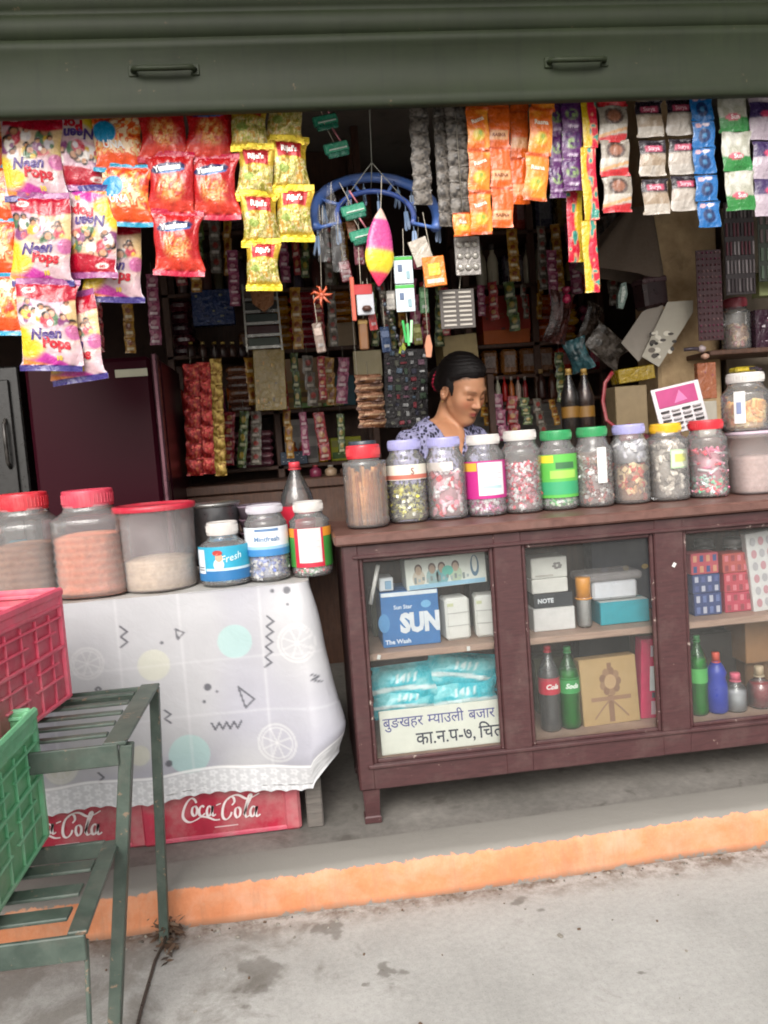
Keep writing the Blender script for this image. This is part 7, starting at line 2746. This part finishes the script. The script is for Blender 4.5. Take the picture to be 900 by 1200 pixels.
mb.lathe([(.002, -.014), (.016, -.006), (.016, .004), (.002, .012)], 10, h('#b08a76'), Matrix.Translation((.035, 0, -.030)))
o = mb.build('hair_band', M_LID, None, loc=at(816, 409, 3.08))
tag(o, 'hair band with pale pompoms at the left end of the right wall shelf', 'hair band')
st_ = thing('stool_shelf', 'low cupboard behind the right end of the display cabinet', 'cupboard', (at(870, 560, 3.2).x, 3.22, ZF))
zz_ = at(830, 512, 3.1).z - ZF
mb = MB()
mb.box((.10, 0, zz_ / 2), (.70, .34, zz_ - .002), h('#5a4a3c'), .004)
mb.build('body', M_DARKWOOD, st_)

# ------------------------------------------------------------------ more stock crowding the back of the shop
G = 'sachet strips hung before the left shelving'
def p_mix(seed, base, cols):
    def p(U, V, W, H, rs):
        o = rs.rand() * 20
        C = np.empty(U.shape + (3,))
        C[:] = h(base)
        n1 = vnoise(U * 5 + o, V * 5 + o, 6)
        C = mixc(C, h(cols[0]), sstep(.48, .6, n1))
        C = mixc(C, h(cols[1]), sstep(1, .7, np.hypot((U - .5) / .3, (V - .6) / .2)) * .8)
        return mixc(C, h(cols[2]), sstep(.1, .06, np.abs(V - .25)) * sstep(.36, .3, np.abs(U - .5)))
    p.__name__ = 'p_mix%d' % seed
    return p


PM = [p_mix(1, '#8a1f2c', ('#b03a3a', '#c89a5a', '#d0b8a8')), p_mix(2, '#9a6a24', ('#b8882f', '#7a2a1c', '#d8c8a0')), p_mix(3, '#3a4a2a', ('#5a7038', '#b89a3a', '#c8c8a0')), p_mix(4, '#8a3a5a', ('#b05a7a', '#d0a0a8', '#e0c8cc')), p_mix(5, '#6a6258', ('#8a8478', '#a83a34', '#c8c0b4'))]
for i, (px, y0, y1, w_, n_, j, lb) in enumerate((
        (372, 346, 404, 12, 5, 0, 'short crimson sachet strip under the orange rubber toy'), (388, 350, 398, 10, 4, 4, 'short grey sachet strip right of the crimson one'),
        (346, 346, 400, 12, 4, 1, 'amber sachet strip right of the wire card rack'), (376, 424, 462, 9, 4, 0, 'thin red and white sachet strip over the tan carton'),
        (272, 300, 352, 12, 5, 3, 'rose sachet strip above the blue printed bag'), (228, 298, 336, 12, 4, 1, 'amber sachet strip over the blue printed bag'),
        (456, 350, 404, 11, 5, 2, 'olive sachet strip behind the bead string'), (520, 344, 386, 10, 4, 0, 'crimson sachet strip left of the hair clip card'),
        (600, 276, 322, 13, 4, 1, 'amber sachet strip below the orange strips'), (646, 300, 352, 12, 5, 3, 'rose sachet strip left of the yellow ribbons'),
        (655, 420, 464, 11, 4, 2, 'olive sachet strip over the brownish bottles'), (716, 300, 350, 12, 4, 4, 'grey sachet strip left of the cloth bundle'),
        (112, 352, 404, 13, 4, 0, 'crimson sachet strip above the fridge'), (150, 366, 404, 12, 3, 1, 'amber sachet strip above the fridge'), (178, 330, 396, 13, 5, 3, 'rose sachet strip above the fridge corner'))):
    sachet_strip(lb, 'sachet strips hung before the shelving', 'sachet strip', PM[j], col_pts(px, y0, px + (y1 - y0) * .07, y1, n_), w_, (y1 - y0) / max(n_ - 1, 1), 3.72 - .02 * (i % 5), .012, M_FILM, tilt=2, loop=True)
row('{} boxed packet from the left on the highest right shelf', 'boxed packets on the highest right shelf', (562, 588, 614, 640, 666, 692), 22, 222, 266, SYB + .03, ['#5a3024', '#4a3a2a', '#6a2a24', '#3a3a44', '#5a4a2a'], 'pack', 'box', 'carton', Zb=zc[0], depth=.18)
row('{} small jar from the left at the far end of the upper right shelf', 'small jars at the far end of the upper right shelf', (654, 670, 686, 700), 12, 298, 330, SYB + .04, ['#4a2420', '#6a5a34', '#3a3028', '#5a3a44'], cat='jar', name='jar', Zb=zc[1], caps=['#8a2a2a', '#a09078'])
pile('{} ochre packet from the bottom in the pile by the dim corner', 'ochre packets by the dim corner', 668, 26, 352, 399, 5, SYB + .03, ['#8a6a34', '#6a3a2a', '#94743c'], Zb=zc[2])
pile('{} plum packet from the bottom in the pile at the end of the right shelving', 'plum packets at the end of the right shelving', 696, 24, 356, 399, 4, SYB + .04, ['#5a2a3a', '#6a3444'], Zb=zc[2])
row('{} red and ochre packet from the left below the plum pile', 'red and ochre packets below the plum pile', (664, 684, 702), 17, 408, 437, SYB + .02, ['#7a2a20', '#8a6a34', '#6a2430'], 'pack', 'packet', 'packet', Zb=zc[3], depth=.14)
row('{} small spice tin from the left on the shelf above the worktop', 'small spice tins above the worktop', (222, 238, 254, 346, 356, 380), 11, 518, 546, SYB - .01, ['#6a2420', '#8a6a34', '#3a4a34', '#7a3a24'], cat='tin', name='tin', Zb=zl[4], caps=['#8a7a54', '#5a2a2a'])
row('{} colourful packet from the left on the shelf beside the fridge', 'colourful packets beside the fridge', (210, 226, 242, 258, 274), 13, 448, 481, SYB + .08, ['#7a2a2a', '#8a6a2a', '#4a5a34', '#6a3a54', '#8a4a24'], 'pack', 'packet', 'packet', Zb=zl[3], depth=.10)

rs = random.Random(23)
QS = (('in the hanging row across the top left shelves', (214, 232, 250, 268, 330, 344, 358, 386, 402), 268, 318, 3.80),
      ('in the hanging row left of the header card', (292, 318, 332, 346, 362, 386, 402), 424, 470, 3.74),
      ('in the hanging row behind the ring trinkets', (436, 448, 466, 482, 498, 514), 336, 398, 3.66),
      ('in the hanging row over the rust red carton', (562, 578, 596, 614, 632), 336, 372, 3.82),
      ('in the hanging row in the dim corner', (636, 652, 668, 684, 700, 716), 268, 330, 3.76),
      ('in the hanging row under the wide tan carton', (268, 284, 300, 338, 356, 376, 398), 488, 530, 3.78),
      ('in the hanging row below the right hand shelves', (566, 582, 598, 614, 630, 646), 470, 502, 3.78))
for q, (where, xs_, y0, y1, Y) in enumerate(QS):
    for i, px in enumerate(xs_):
        yy = y1 + rs.uniform(-10, 8)
        n_ = max(3, int((yy - y0) / 12))
        sachet_strip(f'{ORD[i]} sachet strip from the left {where}', 'sachet strips ' + where, 'sachet strip', PM[(i * 2 + q) % 5], col_pts(px + rs.uniform(-2, 2), y0 + rs.uniform(0, 6), px + 3 + rs.uniform(-5, 5), yy, n_), rs.choice((9, 11, 13)), (yy - y0) / max(n_ - 1, 1), Y + .012 * (i % 3), .012, M_FILM, tilt=rs.uniform(-5, 8), turn=rs.uniform(-.5, .5), loop=True)
# ================================================================== the shopkeeper
def surface_nets(fn, lo, hi, hs):
    lo, hi = np.array(lo, float), np.array(hi, float)
    n = np.ceil((hi - lo) / hs).astype(int) + 1
    ax = [lo[i] + hs * np.arange(n[i]) for i in range(3)]
    D = np.empty(n, dtype=np.float32)
    for i0 in range(0, n[0], 24):
        X, Y, Z = np.meshgrid(ax[0][i0:i0 + 24], ax[1], ax[2], indexing='ij')
        D[i0:i0 + 24] = fn(X, Y, Z)
    S = D < 0
    cs = np.zeros(np.array(D.shape) - 1, dtype=np.int8)
    offs = [(a, b, c) for a in (0, 1) for b in (0, 1) for c in (0, 1)]
    sl = lambda o: tuple(slice(o[k], D.shape[k] - 1 + o[k]) for k in range(3))
    for o in offs:
        cs += S[sl(o)]
    act = np.argwhere((cs > 0) & (cs < 8))
    acc = np.zeros((len(act), 3))
    cnt = np.zeros(len(act))
    for a in offs:
        for k in range(3):
            if a[k] == 0:
                b = list(a)
                b[k] = 1
                da = D[tuple((act + a).T)]
                db = D[tuple((act + b).T)]
                m_ = (da < 0) != (db < 0)
                t = np.where(m_, da / np.where(m_, da - db, 1), 0)
                p = act + np.array(a)
                q = p.astype(float)
                q[:, k] += t
                acc += q * m_[:, None]
                cnt += m_
    V = lo + hs * acc / cnt[:, None]
    idx = -np.ones(cs.shape, dtype=np.int64)
    idx[tuple(act.T)] = np.arange(len(act))
    Fs = []
    for k in range(3):
        u, v = (k + 1) % 3, (k + 2) % 3
        A = S[tuple(slice(0, -1) if q == k else slice(1, -1) for q in range(3))]
        B = S[tuple(slice(1, None) if q == k else slice(1, -1) for q in range(3))]
        e = np.argwhere(A != B)
        sg = A[tuple(e.T)]
        e = e.copy()
        for q in range(3):
            if q != k:
                e[:, q] += 1
        def cell(du, dv):
            c = e.copy()
            c[:, u] -= du
            c[:, v] -= dv
            return idx[tuple(c.T)]
        Q = np.stack([cell(1, 1), cell(0, 1), cell(0, 0), cell(1, 0)], 1)
        Q[~sg] = Q[~sg][:, ::-1]
        Fs.append(Q)
    return V, np.concatenate(Fs)


def smin(a, b, k):
    hq = np.clip(.5 + .5 * (b - a) / k, 0, 1)
    return b * (1 - hq) + a * hq - k * hq * (1 - hq)


def ell(P, c, r):
    q = [(P[i] - c[i]) / r[i] for i in range(3)]
    d = np.sqrt(q[0] ** 2 + q[1] ** 2 + q[2] ** 2)
    return (d - 1) * min(r)


def cap_(P, a, b, ra, rb):
    a, b = np.array(a, float), np.array(b, float)
    ab = b - a
    t = np.clip(((P[0] - a[0]) * ab[0] + (P[1] - a[1]) * ab[1] + (P[2] - a[2]) * ab[2]) / (ab @ ab), 0, 1)
    return np.sqrt((P[0] - a[0] - t * ab[0]) ** 2 + (P[1] - a[1] - t * ab[1]) ** 2 + (P[2] - a[2] - t * ab[2]) ** 2) - (ra + (rb - ra) * t)


# head frame: face towards -Y, then nodded and turned
HEADC = at(541, 456, 3.0)
PB = Vector((HEADC.x - .075, HEADC.y + .03, ZF))        # feet
BYAW, HYAW, HPIT, HROL = R(24), R(33), R(27), R(-3)
HM = Matrix.Rotation(HYAW, 3, 'Z') @ Matrix.Rotation(HPIT, 3, 'X') @ Matrix.Rotation(HROL, 3, 'Y')
HL = np.array(HM)
HC = np.array(HEADC - PB)
BM = np.array(Matrix.Rotation(BYAW, 3, 'Z'))


def headspace(X, Y, Z):
    d = [X - HC[0], Y - HC[1], Z - HC[2]]
    return [d[0] * HL[0][i] + d[1] * HL[1][i] + d[2] * HL[2][i] for i in range(3)]


def bodyspace(X, Y, Z):
    return [X * BM[0][i] + Y * BM[1][i] + Z * BM[2][i] for i in range(3)]


def w2(p):      # body frame -> person frame
    return tuple(BM @ np.array(p))


def hw(p):      # head frame -> person frame
    return HC + HL @ np.array(p)


def head_sdf(X, Y, Z):
    P = headspace(X, Y, Z)
    A = [np.abs(P[0]), P[1], P[2]]
    d = ell(P, (0, .012, .038), (.073, .094, .086))
    d = smin(d, ell(P, (0, -.026, -.028), (.053, .062, .085)), .03)
    d = smin(d, cap_(A, (.043, -.004, -.050), (.011, -.058, -.098), .014, .016), .03)
    d = smin(d, ell(P, (0, -.061, -.062), (.036, .024, .030)), .02)
    d = smin(d, ell(P, (0, -.066, -.098), (.021, .018, .017)), .022)
    d = smin(d, ell(A, (.040, -.054, -.024), (.020, .020, .022)), .035)           # cheekbones
    d = smin(d, cap_(A, (.012, -.080, .020), (.044, -.067, .022), .007, .006), .018)   # brow
    d = -smin(-d, ell(A, (.031, -.098, .000), (.015, .015, .011)), .014)          # sockets
    d = smin(d, ell(A, (.030, -.0735, -.001), (.0135, .0120, .0100)), .005)        # lidded eyes
    d = smin(d, cap_(P, (0, -.085, .006), (0, -.103, -.030), .0060, .0092), .012)
    d = smin(d, ell(A, (.0100, -.094, -.034), (.0080, .009, .0070)), .007)
    d = smin(d, cap_(A, (0, -.0925, -.0575), (.019, -.083, -.060), .0058, .0035), .007)
    d = smin(d, cap_(A, (0, -.0915, -.069), (.016, -.082, -.067), .0068, .004), .006)
    d = np.maximum(d, -(cap_(A, (0, -.099, -.0632), (.020, -.088, -.0625), .0018, .0012)))
    e = ell([A[0] - .074, P[1] - .012 - .25 * (A[0] - .074), P[2] + .012], (0, 0, 0), (.009, .018, .031))
    e = np.maximum(e, -ell([A[0] - .080, P[1] - .008, P[2] + .008], (0, 0, 0), (.007, .010, .017)))
    d = smin(d, e, .006)
    return d


SHO = 1.150           # shoulder height above her feet
ne = BM.T @ (hw((0, .045, -.075)))


def body_sdf(X, Y, Z):
    P = bodyspace(X, Y, Z)
    A = [np.abs(P[0]), P[1], P[2]]
    d = ell(P, (0, .0, 1.02), (.150, .098, .20))
    d = smin(d, cap_(A, (.03, .012, SHO + .018), (.135, .014, SHO - .016), .046, .043), .05)
    d = smin(d, ell(A, (.070, -.075, .985), (.062, .052, .066)), .04)             # bust
    d = smin(d, ell(P, (0, .005, .78), (.165, .115, .17)), .06)
    d = smin(d, cap_(P, (ne[0], ne[1], ne[2]), (0, .022, SHO + .0), .036, .044), .025)
    # arms: upper arm down, forearm forward to the counter
    d = smin(d, cap_(A, (.148, .012, SHO - .02), (.185, .0, .88), .043, .036), .03)
    d = smin(d, cap_(A, (.185, .0, .88), (.115, -.19, .835), .036, .024), .02)
    # hand: palm, four bent fingers, thumb
    h_ = cap_(A, (.112, -.20, .832), (.088, -.262, .822), .019, .022)
    for i, (dx, ln) in enumerate(((.024, .062), (.008, .072), (-.008, .067), (-.022, .052))):
        b0 = (.088 + dx * .9, -.268, .823)
        k1 = (b0[0] - .012, b0[1] - ln * .55, .820)
        k2 = (k1[0] - .010, k1[1] - ln * .35, .806)
        h_ = np.minimum(h_, smin(cap_(A, b0, k1, .0090, .0080), cap_(A, k1, k2, .0080, .0068), .004))
    h_ = np.minimum(h_, smin(cap_(A, (.092, -.215, .832), (.058, -.240, .828), .0105, .0095), cap_(A, (.058, -.240, .828), (.042, -.268, .822), .0092, .0078), .004))
    d = smin(d, h_, .010)
    # legs and feet
    d = smin(d, cap_(A, (.085, .01, .74), (.085, .0, .42), .082, .052), .04)
    d = smin(d, cap_(A, (.085, .0, .42), (.085, .02, .07), .050, .034), .02)
    d = smin(d, cap_(A, (.085, .03, .032), (.10, -.13, .024), .032, .022), .02)
    return d


def full(X, Y, Z):
    d = body_sdf(X, Y, Z)
    return smin(d, head_sdf(X, Y, Z), .02)


def to_mb(V, F):
    mb = MB()
    return mb, V, F


def paint_skin(V):
    P = headspace(V[:, 0], V[:, 1], V[:, 2])
    A = np.abs(P[0])
    C = np.empty((len(V), 3))
    C[:] = h('#ba8766')
    C = mixc(C, h('#a06e50'), sstep(.3, .7, vnoise(V[:, 0] * 30 + 40, V[:, 2] * 30 + V[:, 1] * 20 + 40, 5)) * .5)
    face = P[1] < -.03
    C = mixc(C, h('#bb6e56'), np.exp(-((A - .040) ** 2 + (P[2] + .030) ** 2) / .018 ** 2) * face * .6)
    lip = np.exp(-((A / .020) ** 4)) * np.exp(-(((P[2] + .0635) / .0085) ** 4)) * (P[1] < -.078)
    C = mixc(C, h('#8a3c3c'), lip * .95)
    brow = np.exp(-(((P[2] - .0225 + .25 * (A - .03) ** 2 / .03) / .0030) ** 2)) * sstep(.012, .016, A) * sstep(.052, .044, A) * (P[1] < -.05)
    C = mixc(C, h('#2a1a16'), brow * .65)
    lash = np.exp(-(((P[2] + .0085 - .12 * (A - .03) ** 2 / .01) / .0022) ** 2)) * sstep(.015, .018, A) * sstep(.047, .043, A) * (P[1] < -.06)
    C = mixc(C, h('#241614'), lash * 1.0)
    C = mixc(C, h('#7a4c38'), np.exp(-(((P[2] - .012) / .004) ** 2)) * sstep(.015, .02, A) * sstep(.048, .042, A) * (P[1] < -.055) * .5)
    hl = -(P[1] * .60 + (P[2] - .022) * .80 + .004 - .10 * A)
    C = mixc(C, h('#1c1210'), sstep(.010, -.002, hl + .006 * vnoise(A * 400, P[2] * 60 + 5, 9)) * (P[2] > -.03) * .85)
    nos = np.exp(-((A - .010) ** 2 + (P[2] + .0405) ** 2) / .004 ** 2) * (P[1] < -.09)
    C = mixc(C, h('#3a201a'), nos * .7)
    return C


woman = thing('person', 'woman in a blue and white patterned blouse looking down behind the candy jars', 'person', tuple(PB))
m, n, b, o = newmat('skin')
a = n.nodes.new('ShaderNodeAttribute')
a.attribute_name = 'Col'
n.links.new(a.outputs[0], b.inputs['Base Color'])
b.inputs['Roughness'].default_value = 0.42
b.inputs['Subsurface Weight'].default_value = 0.12
b.inputs['Subsurface Radius'].default_value = (.02, .008, .004)
b.inputs['Subsurface Scale'].default_value = 0.5
bump(n, b, noise(n, 260, 3, .6, coords(n)), 0.08, 0.001)
M_SKIN = m
# the body is one mesh: a fine net for head and neck, welded to the rest by the same field
V1, F1 = surface_nets(full, (-.42, -.42, -.02), (.42, .30, SHO + .38), .0055)
# second pass: pull the vertices exactly onto the field for a smooth face
for it in range(3):
    e = 1e-3
    d0 = full(V1[:, 0], V1[:, 1], V1[:, 2])
    gx = full(V1[:, 0] + e, V1[:, 1], V1[:, 2]) - d0
    gy = full(V1[:, 0], V1[:, 1] + e, V1[:, 2]) - d0
    gz = full(V1[:, 0], V1[:, 1], V1[:, 2] + e) - d0
    G_ = np.stack([gx, gy, gz], 1) / e
    V1 = V1 - G_ * (d0 / np.maximum((G_ ** 2).sum(1), .2))[:, None] * .7
mb = MB()
mb.add(V1, F1.tolist(), paint_skin(V1), 0, True)
mb.build('body', M_SKIN, woman)


# hair: a shell over the skull with a parted hairline, drawn back to a knot
def hair_sdf(X, Y, Z):
    P = headspace(X, Y, Z)
    A = np.abs(P[0])
    d = ell(P, (0, .012, .038), (.073, .094, .086))
    d = smin(d, ell(P, (0, .040, -.02), (.066, .062, .07)), .03)
    # hairline: keep what lies above and behind a slanted plane, dipping in front of the ears
    front = (P[1] + .056) * .78 - (P[2] - .052) * .95 - .10 * (A - .03) + .0
    line = -(P[1] * .60 + (P[2] - .022) * .80 + .004 - .10 * A) - .004 * np.sin(A * 90)
    line2 = np.maximum(-(P[2] - .066 + .35 * (P[1] + .09)), -(P[1] + .090))
    sb = np.maximum(np.maximum(-(P[1] + .024 - .30 * (P[2] - .02)), -(P[2] + .026)), .050 - A)
    cutf = np.minimum(line, sb)
    d = d - np.clip(-cutf * .5, 0, .011) - .0008
    d = np.maximum(d, cutf)
    d = np.minimum(d, ell(A, (.066, -.006, .022), (.011, .026, .034)))
    ear = ell([A - .078, P[1] - .004, P[2] + .020], (0, 0, 0), (.03, .020, .036))
    d = np.maximum(d, -ear)
    d += .0012 * np.sin(P[2] * 520 + P[1] * 160 + 2 * np.sin(P[0] * 60))
    k = ell(P, (-.0, .134, -.004), (.040, .034, .044))
    d = np.minimum(d, smin(d, k, .02))
    return d


hb = hw((0, .03, .03))
V2, F2 = surface_nets(hair_sdf, hb - .19, hb + .19, .0045)
mb = MB()
mb.add(V2, F2.tolist(), h('#120d0d'), 0, True)
m, n, b, o = newmat('black_hair')
st = noise(n, 70, 4, .6, coords(n, 'Object', (1.2, .5, 9)))
n.links.new(ramp(n, st, [(.3, h('#070505')), (.7, h('#150f0e'))]), b.inputs['Base Color'])
b.inputs['Roughness'].default_value = .5
b.inputs['Specular IOR Level'].default_value = .3
bump(n, b, st, .6, .003)
mb.build('hair', m, woman)
mb = MB()
for i in range(20):
    a = 2 * math.pi * i / 20
    c_ = hw((.043 * math.cos(a), .106, .0 + .046 * math.sin(a)))
    mb.lathe([(.003, -.010), (.012, -.004), (.012, .004), (.003, .010)], 7, h('#a8183c'), Matrix.Translation(tuple(c_)))
mb.build('hair_tie', M_THREAD, woman)
for s_ in (-1, 1):
    mb = MB()
    c_ = hw((s_ * .078, .006, -.046))
    mb.lathe([(.001, -.004), (.004, 0), (.001, .004)], 8, h('#c0a060'), Matrix.Translation(tuple(c_)))
    mb.build('earring', M_METAL, woman)


# blouse: the torso and upper arms let out a little, open in a V at the neck
def blouse_sdf(X, Y, Z):
    P = bodyspace(X, Y, Z)
    A = [np.abs(P[0]), P[1], P[2]]
    d = ell(P, (0, .0, 1.02), (.150, .098, .20))
    d = smin(d, cap_(A, (.03, .012, SHO + .018), (.135, .014, SHO - .016), .046, .043), .05)
    d = smin(d, ell(A, (.070, -.075, .985), (.062, .052, .066)), .04)
    d = smin(d, ell(P, (0, .005, .78), (.165, .115, .17)), .06)
    d = smin(d, cap_(A, (.148, .012, SHO - .02), (.176, .003, .93), .045, .042), .03)
    d = d - .009 - .0025 * np.sin(P[2] * 55 + P[0] * 40) - .002 * np.sin(P[0] * 90 + P[2] * 30)
    d = np.abs(d + .003) - .0035
    neck = cap_(P, (0, .0, SHO + .10), (0, .016, SHO + .02), .054, .050)
    vee = np.maximum(np.abs(P[0]) - (P[2] - (SHO - .085)) * .45, P[1] + .0)
    d = np.maximum(d, -neck)
    d = np.maximum(d, -vee)
    d = np.maximum(d, .72 - P[2])
    arm_end = .935 - P[2]
    d = np.maximum(d, np.where(A[0] > .150, arm_end, -1))
    return d


V3, F3 = surface_nets(blouse_sdf, (-.30, -.24, .70), (.30, .22, SHO + .14), .0055)
P_ = bodyspace(V3[:, 0], V3[:, 1], V3[:, 2])
mb = MB()
mb.add(V3, F3.tolist(), h('#aaa6c8'), 0, True)
m, n, b, o = newmat('patterned_blouse')
co = coords(n)
v = n.nodes.new('ShaderNodeTexVoronoi')
v.inputs['Scale'].default_value = 85
n.links.new(coords(n, 'Object', (1, 1, .6)), v.inputs['Vector'])
w_ = n.nodes.new('ShaderNodeTexNoise')
w_.inputs['Scale'].default_value = 75
w_.inputs['Distortion'].default_value = 1.2
n.links.new(co, w_.inputs['Vector'])
c1 = ramp(n, v.outputs['Distance'], [(.36, h('#1f2038')), (.50, h('#a8a6c4'))])
c2 = ramp(n, w_.outputs[0], [(.47, h('#a4a2c2')), (.54, h('#24264a'))])
n.links.new(mixrgb(n, .5, c1, c2, 'MULTIPLY'), b.inputs['Base Color'])
b.inputs['Roughness'].default_value = .85
mb.build('blouse', m, woman)


def skirt_sdf(X, Y, Z):
    P = bodyspace(X, Y, Z)
    r_ = .165 + (.80 - P[2]) * .10
    q = np.sqrt((P[0] / 1.08) ** 2 + ((P[1] - .005) / .80) ** 2)
    an = np.arctan2(P[1], P[0])
    d = q - r_ - .010 * np.sin(an * 11) * (.8 - P[2])
    d = np.abs(d) - .005
    return np.maximum(np.maximum(d, P[2] - .80), .05 - P[2])


V4, F4 = surface_nets(skirt_sdf, (-.33, -.30, .03), (.33, .30, .83), .011)
mb = MB()
mb.add(V4, F4.tolist(), h('#3a2438'), 0, True)
mb.build('skirt', M_THREAD, woman)
